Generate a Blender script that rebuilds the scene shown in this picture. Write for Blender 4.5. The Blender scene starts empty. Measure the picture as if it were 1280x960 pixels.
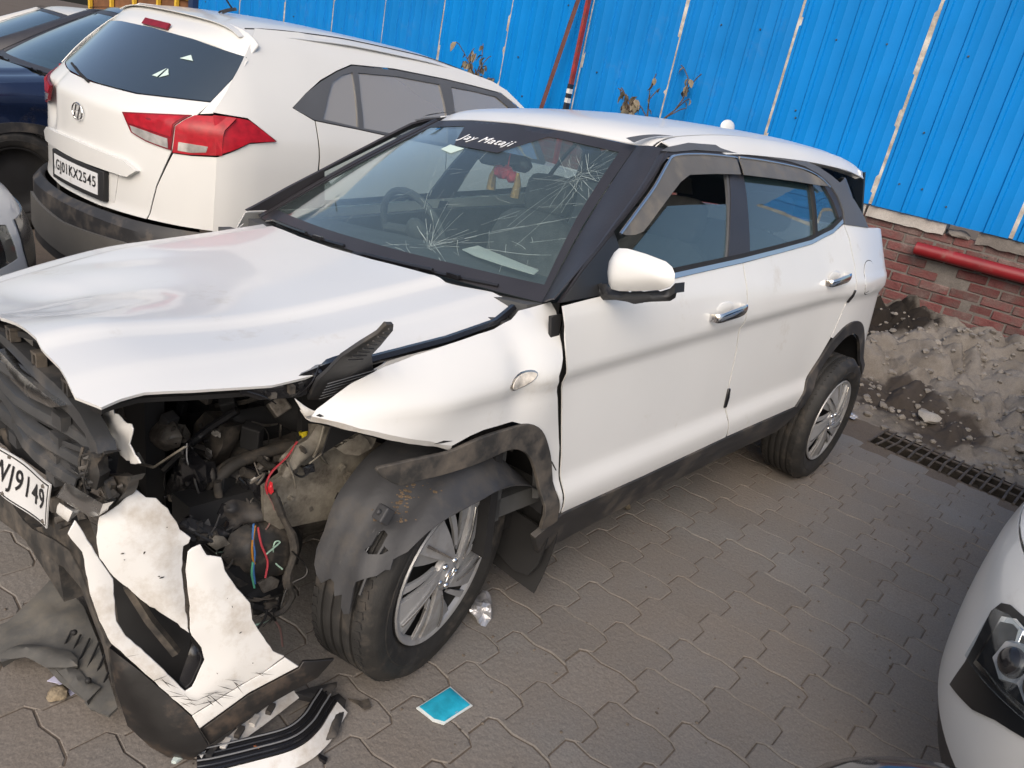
import bpy, bmesh, math, random
from mathutils import Vector, Matrix, noise
from mathutils.geometry import delaunay_2d_cdt
R = math.radians
scene = bpy.context.scene
COL = scene.collection

# ---------------------------------------------------------------- camera, sky, sun, exposure
cam_d = bpy.data.cameras.new('camera'); cam = bpy.data.objects.new('camera', cam_d); COL.objects.link(cam)
YAW, PITCH, ROLL, FPX = -0.8948211, 0.3733712, 0.2067279, 974.8134
cam.location = (-1.3365926, -1.9547077, 1.6473847)
_f = Vector((-math.sin(YAW)*math.cos(PITCH), math.cos(YAW)*math.cos(PITCH), -math.sin(PITCH)))
_r = Vector((math.cos(YAW), math.sin(YAW), 0)); _u = _r.cross(_f)
_r2 = math.cos(ROLL)*_r + math.sin(ROLL)*_u; _u2 = -math.sin(ROLL)*_r + math.cos(ROLL)*_u
cam.rotation_euler = Matrix((( _r2.x, _u2.x, -_f.x), (_r2.y, _u2.y, -_f.y), (_r2.z, _u2.z, -_f.z))).to_euler()
cam_d.sensor_fit = 'HORIZONTAL'; cam_d.sensor_width = 36.0; cam_d.lens = FPX/1280*36
cam_d.clip_start = 0.02; cam_d.clip_end = 500
scene.camera = cam
world = bpy.data.worlds.new('World'); scene.world = world; world.use_nodes = True
wn = world.node_tree; bg = wn.nodes['Background']
sky = wn.nodes.new('ShaderNodeTexSky'); sky.sky_type = 'NISHITA'; sky.sun_disc = False
SUN_DIR = Vector((-0.70, -0.40, 0.58)).normalized()       # towards the sun
sky.sun_elevation = math.asin(SUN_DIR.z); sky.sun_rotation = math.atan2(SUN_DIR.x, SUN_DIR.y)
sky.dust_density = 5.0; sky.air_density = 1.0; sky.ozone_density = 1.0
wn.links.new(sky.outputs[0], bg.inputs[0]); bg.inputs[1].default_value = 0.15
sun_d = bpy.data.lights.new('sun', 'SUN'); sun_d.energy = 1.1; sun_d.angle = R(70); sun_d.color = (1, .985, .965)
sun = bpy.data.objects.new('sun', sun_d); COL.objects.link(sun)
sun.rotation_euler = SUN_DIR.to_track_quat('Z', 'Y').to_euler()
vs = scene.view_settings; vs.view_transform = 'Standard'; vs.look = 'None'; vs.exposure = 0.24; vs.gamma = 1.0; vs.use_curve_mapping = False
scene.render.resolution_x, scene.render.resolution_y = 1024, 768

# ---------------------------------------------------------------- materials
MATS = {}
def mat(name, col, rough=.5, metal=0., noise_amt=0., nscale=8., bump=0., bscale=60., coat=0., dirt=None, dirt_amt=0., dscale=3., spec=.5, trans=0., emit=None, detail=6.):
    if name in MATS: return MATS[name]
    m = bpy.data.materials.new(name); m.use_nodes = True; nt = m.node_tree; b = nt.nodes['Principled BSDF']
    b.inputs['Roughness'].default_value = rough; b.inputs['Metallic'].default_value = metal
    b.inputs['Coat Weight'].default_value = coat; b.inputs['Coat Roughness'].default_value = .06
    b.inputs['Specular IOR Level'].default_value = spec
    b.inputs['Transmission Weight'].default_value = trans
    c4 = (*col, 1); b.inputs['Base Color'].default_value = c4
    tc = nt.nodes.new('ShaderNodeTexCoord'); last = None
    if noise_amt > 0:
        n = nt.nodes.new('ShaderNodeTexNoise'); n.inputs['Scale'].default_value = nscale; n.inputs['Detail'].default_value = detail
        nt.links.new(tc.outputs['Object'], n.inputs['Vector'])
        r = nt.nodes.new('ShaderNodeValToRGB'); r.color_ramp.elements[0].position = .3; r.color_ramp.elements[1].position = .7
        lo = tuple(c*(1-noise_amt) for c in col); hi = tuple(min(1, c*(1+noise_amt)) for c in col)
        r.color_ramp.elements[0].color = (*lo, 1); r.color_ramp.elements[1].color = (*hi, 1)
        nt.links.new(n.outputs['Fac'], r.inputs[0]); last = r.outputs[0]
    if dirt is not None:
        n2 = nt.nodes.new('ShaderNodeTexNoise'); n2.inputs['Scale'].default_value = dscale; n2.inputs['Detail'].default_value = 9; n2.inputs['Roughness'].default_value = .68
        nt.links.new(tc.outputs['Object'], n2.inputs['Vector'])
        r2 = nt.nodes.new('ShaderNodeValToRGB'); r2.color_ramp.elements[0].position = max(.02, .72-dirt_amt*.5); r2.color_ramp.elements[1].position = min(.98, .9-dirt_amt*.35)
        r2.color_ramp.elements[0].color = (0, 0, 0, 1); r2.color_ramp.elements[1].color = (1, 1, 1, 1)
        nt.links.new(n2.outputs['Fac'], r2.inputs[0])
        mx = nt.nodes.new('ShaderNodeMix'); mx.data_type = 'RGBA'
        nt.links.new(r2.outputs[0], mx.inputs[0])
        if last: nt.links.new(last, mx.inputs[6])
        else: mx.inputs[6].default_value = c4
        mx.inputs[7].default_value = (*dirt, 1); last = mx.outputs[2]
        rm = nt.nodes.new('ShaderNodeMapRange'); rm.inputs[3].default_value = rough; rm.inputs[4].default_value = min(1, rough+.35)
        nt.links.new(r2.outputs[0], rm.inputs[0]); nt.links.new(rm.outputs[0], b.inputs['Roughness'])
    if last: nt.links.new(last, b.inputs['Base Color'])
    if bump > 0:
        n3 = nt.nodes.new('ShaderNodeTexNoise'); n3.inputs['Scale'].default_value = bscale; n3.inputs['Detail'].default_value = 5
        nt.links.new(tc.outputs['Object'], n3.inputs['Vector'])
        bp = nt.nodes.new('ShaderNodeBump'); bp.inputs['Strength'].default_value = bump; bp.inputs['Distance'].default_value = .01
        nt.links.new(n3.outputs['Fac'], bp.inputs['Height']); nt.links.new(bp.outputs[0], b.inputs['Normal'])
    if emit: b.inputs['Emission Color'].default_value = (*emit, 1); b.inputs['Emission Strength'].default_value = 1
    MATS[name] = m; return m
def glass_mat(name, tint=(.5, .6, .58), refl=1.0, body=(.05, .07, .07), body_amt=.1, rough=.02):
    if name in MATS: return MATS[name]
    m = bpy.data.materials.new(name); m.use_nodes = True; nt = m.node_tree; nt.nodes.clear()
    out = nt.nodes.new('ShaderNodeOutputMaterial'); tr = nt.nodes.new('ShaderNodeBsdfTransparent'); tr.inputs[0].default_value = (*tint, 1)
    gl = nt.nodes.new('ShaderNodeBsdfGlossy'); gl.inputs['Roughness'].default_value = rough; gl.inputs[0].default_value = (.95, .97, 1, 1)
    df = nt.nodes.new('ShaderNodeBsdfDiffuse'); df.inputs[0].default_value = (*body, 1)
    fr = nt.nodes.new('ShaderNodeFresnel'); ge = nt.nodes.new('ShaderNodeNewGeometry'); io = nt.nodes.new('ShaderNodeMapRange')
    io.inputs[3].default_value = 1.5; io.inputs[4].default_value = 1/1.5; nt.links.new(ge.outputs['Backfacing'], io.inputs[0]); nt.links.new(io.outputs[0], fr.inputs[0])   # thin pane: same Fresnel from both faces
    mm = nt.nodes.new('ShaderNodeMath'); mm.operation = 'MULTIPLY'; mm.inputs[1].default_value = refl; mm.use_clamp = True
    m0 = nt.nodes.new('ShaderNodeMixShader'); m0.inputs[0].default_value = body_amt
    m1 = nt.nodes.new('ShaderNodeMixShader')
    nt.links.new(tr.outputs[0], m0.inputs[1]); nt.links.new(df.outputs[0], m0.inputs[2])
    nt.links.new(fr.outputs[0], mm.inputs[0]); nt.links.new(mm.outputs[0], m1.inputs[0])
    nt.links.new(m0.outputs[0], m1.inputs[1]); nt.links.new(gl.outputs[0], m1.inputs[2]); nt.links.new(m1.outputs[0], out.inputs[0])
    MATS[name] = m; return m

# ---------------------------------------------------------------- mesh helpers
def obj(name, bm_or_mesh, m, parent=None, smooth=40, world=False):
    if isinstance(bm_or_mesh, bmesh.types.BMesh):
        me = bpy.data.meshes.new(name); bmesh.ops.recalc_face_normals(bm_or_mesh, faces=bm_or_mesh.faces)
        bm_or_mesh.to_mesh(me); bm_or_mesh.free()
    else: me = bm_or_mesh
    if smooth:
        me.shade_smooth(); me.set_sharp_from_angle(angle=R(smooth))
    for mm in (m if isinstance(m, (list, tuple)) else [m]): me.materials.append(mm)
    o = bpy.data.objects.new(name, me); COL.objects.link(o)
    if parent is not None:
        o.parent = parent
        if world: o.matrix_parent_inverse = parent.matrix_basis.inverted()
    return o
def empty(name, loc=(0, 0, 0), rot=(0, 0, 0)):
    o = bpy.data.objects.new(name, None); COL.objects.link(o); o.location = loc; o.rotation_euler = rot; o.empty_display_size = .1; return o
def tag(o, label=None, cat=None, group=None, kind=None):
    if label: o['label'] = label
    if cat: o['category'] = cat
    if group: o['group'] = group
    if kind: o['kind'] = kind
    return o
def bevel(o, w=.003, seg=2, ang=50):
    md = o.modifiers.new('bevel', 'BEVEL'); md.width = w; md.segments = seg; md.limit_method = 'ANGLE'; md.angle_limit = R(ang); md.harden_normals = False
    return o
def add_box(bm, c, s, rot=None):
    M = Matrix.Translation(c)
    if rot is not None: M = M @ (rot.to_4x4() if isinstance(rot, Matrix) else Matrix.Rotation(rot, 4, 'Z'))
    M = M @ Matrix.Diagonal((s[0], s[1], s[2], 1))
    bmesh.ops.create_cube(bm, size=1, matrix=M); return bm
def box(c, s, rot=None): return add_box(bmesh.new(), c, s, rot)
def catmull(pts, n=6, closed=False):
    pts = [Vector(p) for p in pts]; out = []; N = len(pts)
    rng = range(N if closed else N-1)
    for i in rng:
        p1, p2 = pts[i], pts[(i+1) % N]
        p0 = pts[i-1] if (i > 0 or closed) else p1*2-p2
        p3 = pts[(i+2) % N] if (i+2 < N or closed) else p2*2-p1
        for k in range(n):
            t = k/n; out.append(.5*((2*p1)+(p2-p0)*t+(2*p0-5*p1+4*p2-p3)*t*t+(3*p1-p0-3*p2+p3)*t**3))
    if not closed: out.append(pts[-1])
    return out
def add_tube(bm, pts, r, seg=8, caps=True, smooth_n=0, radii=None):
    P = catmull(pts, smooth_n) if smooth_n else [Vector(p) for p in pts]
    n = len(P); rings = []
    prev = None
    for i, p in enumerate(P):
        d = (P[min(i+1, n-1)]-P[max(i-1, 0)]).normalized()
        if prev is None:
            a = Vector((0, 0, 1)) if abs(d.z) < .9 else Vector((1, 0, 0)); s = d.cross(a).normalized()
        else: s = (prev - d*prev.dot(d)).normalized()
        prev = s; t = d.cross(s)
        rr = r if radii is None else radii[min(int(i/(n-1)*(len(radii)-1)+.5), len(radii)-1)]
        rings.append([bm.verts.new(p+(s*math.cos(2*math.pi*k/seg)+t*math.sin(2*math.pi*k/seg))*rr) for k in range(seg)])
    for i in range(n-1):
        for k in range(seg):
            bm.faces.new((rings[i][k], rings[i][(k+1) % seg], rings[i+1][(k+1) % seg], rings[i+1][k]))
    if caps: bm.faces.new(rings[0][::-1]); bm.faces.new(rings[-1])
    return bm
def tube(pts, r, **k): return add_tube(bmesh.new(), pts, r, **k)
def add_lathe(bm, prof, axis_m=None, seg=48, closed=False):
    M = axis_m or Matrix.Identity(4); rings = []
    for k in range(seg):
        a = 2*math.pi*k/seg
        rings.append([bm.verts.new(M @ Vector((r*math.cos(a), h, r*math.sin(a)))) for r, h in prof])
    n = len(prof)
    for k in range(seg):
        A, B = rings[k], rings[(k+1) % seg]
        for i in range(n if closed else n-1):
            j = (i+1) % n
            bm.faces.new((A[i], A[j], B[j], B[i]))
    return bm
def pip(p, poly):
    x, y = p; c = False; n = len(poly); j = n-1
    for i in range(n):
        xi, yi = poly[i]; xj, yj = poly[j]
        if (yi > y) != (yj > y) and x < (xj-xi)*(y-yi)/(yj-yi)+xi: c = not c
        j = i
    return c
def resample(poly, g):
    out = []
    n = len(poly)
    for i in range(n):
        a = Vector(poly[i]); b = Vector(poly[(i+1) % n]); L = (b-a).length; k = max(1, int(L/g+.5))
        for t in range(k): out.append(tuple(a+(b-a)*t/k))
    return out
def segdist(p, poly):
    best = 9e9; x, y = p; n = len(poly)
    for i in range(n):
        ax, ay = poly[i]; bx, by = poly[(i+1) % n]; dx, dy = bx-ax, by-ay; L = dx*dx+dy*dy
        t = 0 if L == 0 else max(0, min(1, ((x-ax)*dx+(y-ay)*dy)/L)); ex, ey = ax+t*dx-x, ay+t*dy-y
        d = ex*ex+ey*ey
        if d < best: best = d
    return math.sqrt(best)
def smooth2(poly, n=4):
    return [(p.x, p.y) for p in catmull([(a, b, 0) for a, b in poly], n, True)]
def triangulate(poly, holes=(), g=.03):
    loops = [resample(poly, g)]+[resample(h, g) for h in holes]
    raw = [poly]+list(holes)
    vs, es = [], []
    for L in loops:
        s = len(vs); vs += [Vector(p) for p in L]; es += [(s+i, s+(i+1) % len(L)) for i in range(len(L))]
    xs = [p[0] for p in poly]; ys = [p[1] for p in poly]; y = min(ys)+g*.5; row = 0
    while y < max(ys):
        x = min(xs)+(g*.5 if row % 2 else 0.)
        while x < max(xs):
            p = (x, y)
            if pip(p, poly) and not any(pip(p, h) for h in holes) and all(segdist(p, L) > g*.45 for L in raw): vs.append(Vector(p))
            x += g
        y += g*.866; row += 1
    ov, oe, of, *_ = delaunay_2d_cdt(vs, es, [], 0, 1e-6)
    tris = []
    for f in of:
        c = sum((ov[i] for i in f), Vector((0, 0)))/len(f)
        if pip(c, poly) and not any(pip(c, h) for h in holes): tris.append(tuple(f))
    return [tuple(v) for v in ov], tris
def shell(poly, fmap, thick=.004, holes=(), g=.03, flip=False, bm=None):
    """solid sheet: polygon in a 2-D parameter space mapped by fmap(u,v)->(x,y,z) and thickened along its normal"""
    V, T = triangulate(poly, holes, g); bm = bm or bmesh.new()
    P = [Vector(fmap(u, v)) for u, v in V]; N = [Vector() for _ in P]
    for a, b, c in T:
        n = (P[b]-P[a]).cross(P[c]-P[a])
        for i in (a, b, c): N[i] += n
    sgn = -1 if flip else 1
    top = [bm.verts.new(p) for p in P]; bot = [bm.verts.new(p-n.normalized()*thick*sgn) for p, n in zip(P, N)]
    edges = {}
    for a, b, c in T:
        bm.faces.new((top[a], top[b], top[c]) if not flip else (top[c], top[b], top[a]))
        bm.faces.new((bot[c], bot[b], bot[a]) if not flip else (bot[a], bot[b], bot[c]))
        for e in ((a, b), (b, c), (c, a)):
            edges[e] = edges.get(e, 0)+1
    for (a, b) in list(edges):
        if (b, a) not in edges:
            q = (top[b], top[a], bot[a], bot[b])
            bm.faces.new(q if not flip else q[::-1])
    return bm
def fan_frame(pts):
    """best plane through 3-D outline points -> origin, e1, e2, n"""
    P = [Vector(p) for p in pts]; c = sum(P, Vector())/len(P); n = Vector()
    for i in range(len(P)): n += (P[i]-c).cross(P[(i+1) % len(P)]-c)
    n.normalize(); e1 = (P[1]-P[0]); e1 = (e1-n*e1.dot(n)).normalized(); e2 = n.cross(e1)
    return c, e1, e2, n, [((p-c).dot(e1), (p-c).dot(e2)) for p in P], [(p-c).dot(n) for p in P]
def ragged(pts, step=.012, amp=.003, seed=0):
    """torn edge: outline resampled and jittered"""
    P = [Vector(p) for p in pts]; out = []; rr = random.Random(seed)
    for i in range(len(P)):
        a, b = P[i], P[(i+1) % len(P)]; k = max(1, int((b-a).length/step))
        for t in range(k):
            p = a.lerp(b, t/k); out.append(tuple(p+Vector((rr.gauss(0, amp), rr.gauss(0, amp*.5), rr.gauss(0, amp))))) if t else out.append(tuple(p))
    return out
def lump(pts, toward, thick=.03, dome=.02, rough=.006, g=.02, seed=0, nscale=14., bm=None, holes3=()):
    """moulded piece: traced 3-D outline filled, domed towards 'toward', with relief, given thickness"""
    c, e1, e2, n, poly, h = fan_frame(pts)
    tv = Vector(toward); s = 1 if n.dot(tv-c) > 0 else -1
    size = max(max(p[0] for p in poly)-min(p[0] for p in poly), max(p[1] for p in poly)-min(p[1] for p in poly))
    holes = [[((Vector(p)-c).dot(e1), (Vector(p)-c).dot(e2)) for p in hh] for hh in holes3]
    W_ = [1.0]*len(poly)
    def fm(u, v):
        d = min([segdist((u, v), poly)]+[segdist((u, v), hh) for hh in holes]); k = min(1, d/(size*.22+1e-6))
        sw = 0; sh = 0
        for (a, b), hh in zip(poly, h):
            w = 1/((a-u)**2+(b-v)**2+1e-5); sw += w; sh += w*hh
        p = c+e1*u+e2*v
        nz = noise.noise(p*nscale+Vector((seed*3.1, seed, 0)))*rough + noise.noise(p*nscale*2.7+Vector((seed, 7, 0)))*rough*.4
        return p+n*(sh/sw)+n*s*(dome*(1-(1-k)**2)+nz*min(1, k*2))
    return shell(poly, fm, thick, holes, g, flip=(s < 0), bm=bm)
random.seed(7)
def bsolid(bm, th):
    """give an open sheet thickness: copy offset along vertex normals, reversed, with a rim"""
    bm.verts.ensure_lookup_table(); bm.normal_update(); vs = bm.verts[:]; fs = bm.faces[:]; be = [e for e in bm.edges if len(e.link_faces) == 1]
    cp = {v: bm.verts.new(v.co-v.normal*th) for v in vs}
    rim = []
    for e in be:
        l = e.link_loops[0]; rim.append((l.vert, l.link_loop_next.vert))
    for f in fs: bm.faces.new([cp[v] for v in reversed(f.verts)])
    for a, b in rim: bm.faces.new((b, a, cp[a], cp[b]))
    return bm
def interp(tab,t):
    # smooth monotone-ish cubic (Catmull/PCHIP) through table [(t,v)]
    n=len(tab)
    if t<=tab[0][0]: return tab[0][1]+(t-tab[0][0])*((tab[1][1]-tab[0][1])/(tab[1][0]-tab[0][0]))
    if t>=tab[-1][0]: return tab[-1][1]+(t-tab[-1][0])*((tab[-1][1]-tab[-2][1])/(tab[-1][0]-tab[-2][0]))
    i=0
    while tab[i+1][0]<t: i+=1
    def sl(k):
        if k==0: return (tab[1][1]-tab[0][1])/(tab[1][0]-tab[0][0])
        if k==n-1: return (tab[-1][1]-tab[-2][1])/(tab[-1][0]-tab[-2][0])
        a=(tab[k][1]-tab[k-1][1])/(tab[k][0]-tab[k-1][0]); b=(tab[k+1][1]-tab[k][1])/(tab[k+1][0]-tab[k][0])
        return 0.0 if a*b<=0 else 2*a*b/(a+b)
    x0,y0=tab[i]; x1,y1=tab[i+1]; h=x1-x0; u=(t-x0)/h
    return (y0*(1+2*u)*(1-u)**2+h*sl(i)*u*(1-u)**2+y1*u*u*(3-2*u)+h*sl(i+1)*u*u*(u-1))
PLAN=[(-1.0,.45),(-.85,.62),(-.65,.77),(-.4,.85),(0,.882),(.45,.868),(1.0,.866),(1.6,.868),(2.15,.874),(2.61,.896),(2.95,.875),(3.15,.82),(3.3,.72),(3.42,.55)]
UP=[(1.05,-.030),(1.09,-.046),(1.16,-.072),(1.24,-.106),(1.34,-.156),(1.44,-.222),(1.48,-.258),(1.53,-.32)]
def prof(x,z):
    # door section: crisp shoulder crease rising to the rear, concave flank, kick-out near the sill
    xx=min(max(x,.3),2.3); z1=.838+.045*(xx-.5); z2=.497+.024*(xx-.7)
    return interp([(.15,-.08),(.25,-.05),(.345,-.008),(z2-.085,.008),(z2-.070,.0085),(z2-.006,-.0125),(z2+.006,-.0142),(z1-.050,-.0135),(z1-.042,-.0125),(z1-.005,.0055),(z1+.004,.0078),(z1+.05,.006),(.985,-.004)]+UP,z)
def W(x,z):
    return interp(PLAN,x)+prof(x,z)
HX=[(-1.0,.875),(-.85,.905),(-.6,.935),(-.3,.965),(0,1.0),(.3,1.04),(.6,1.08)]
HY=[(-0.8, -0.118), (-0.7, -0.068), (-0.615, -0.043), (-0.6, -0.037), (-0.585, -0.036), (-0.475, -0.027), (-0.445, -0.01), (-0.425, -0.0075), (-0.2, -0.001), (0, 0), (0.2, -0.001), (0.425, -0.0075), (0.445, -0.01), (0.475, -0.027), (0.585, -0.036), (0.6, -0.037), (0.615, -0.043), (0.7, -0.068), (0.8, -0.118)]
def hood(x,y):
    z=interp(HX,x)+interp(HY,y)
    # popped front left corner, dents
    z+=.055*math.exp(-((x+.8)/.3)**2-((y+.45)/.3)**2)
    z-=.028*math.exp(-((x+.62)/.16)**2-((y-.02)/.22)**2)
    a_=min(1,max(0,(-x-.22)/.65)); b_=min(1,max(0,(y+.25)/.85)); z-=.085*a_*a_*(3-2*a_)*b_*b_*(3-2*b_)
    mk=math.exp(-((x+.70)/.15)**2-((y+.0)/.30)**2)
    z+=.016*mk*(1-abs(math.sin(9*x-5*y+1.2*math.sin(7*y+3*x))))-.010*mk+.006*mk*math.sin(17*x+9*y)
    m2=math.exp(-((x+.42)/.14)**2-((y-.22)/.20)**2); z-=.010*m2*(1-abs(math.sin(6*x+7*y)))
    return z
def wind(y,z):
    t=(z-1.015)/(1.46-1.015)
    yy=abs(y)/(.745-.25*t)
    return .384+.675*t-.15*(1-yy*yy)*(1-.25*t)-.02*math.sin(math.pi*min(max(t,0),1))
RZ=[(.8,1.44),(1.0,1.505),(1.25,1.548),(1.7,1.582),(2.2,1.588),(2.7,1.576),(3.0,1.548),(3.12,1.515),(3.2,1.46)]
RY=[(0,0),(.2,-.004),(.4,-.016),(.5,-.030),(.56,-.050),(.60,-.078),(.625,-.115)]
def roof(x,y):
    return interp(RZ,x)+interp(RY,abs(y))
SH=[(-.6,.76),(-.4,.80),(-.2,.87),(0,.915),(.2,.945),(.45,.965)]
def Wf(x,z):
    # crumpled fender: shoulder turns inward, buckled skin
    zs=interp(SH,x); d=max(0.0,z-(zs-.13))
    w=W(x,min(z,.9))-2.6*d*d-7*d*d*d
    w+=.016*math.exp(-((x-.30)/.10)**2-((z-.80)/.14)**2)
    w-=.014*math.exp(-((x-.16)/.05)**2-((z-.86)/.12)**2)
    w+=.010*math.exp(-((x+.12)/.10)**2-((z-.80)/.06)**2)
    w-=.012*math.exp(-((x-.40)/.05)**2-((z-.85)/.06)**2)
    return w
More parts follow.
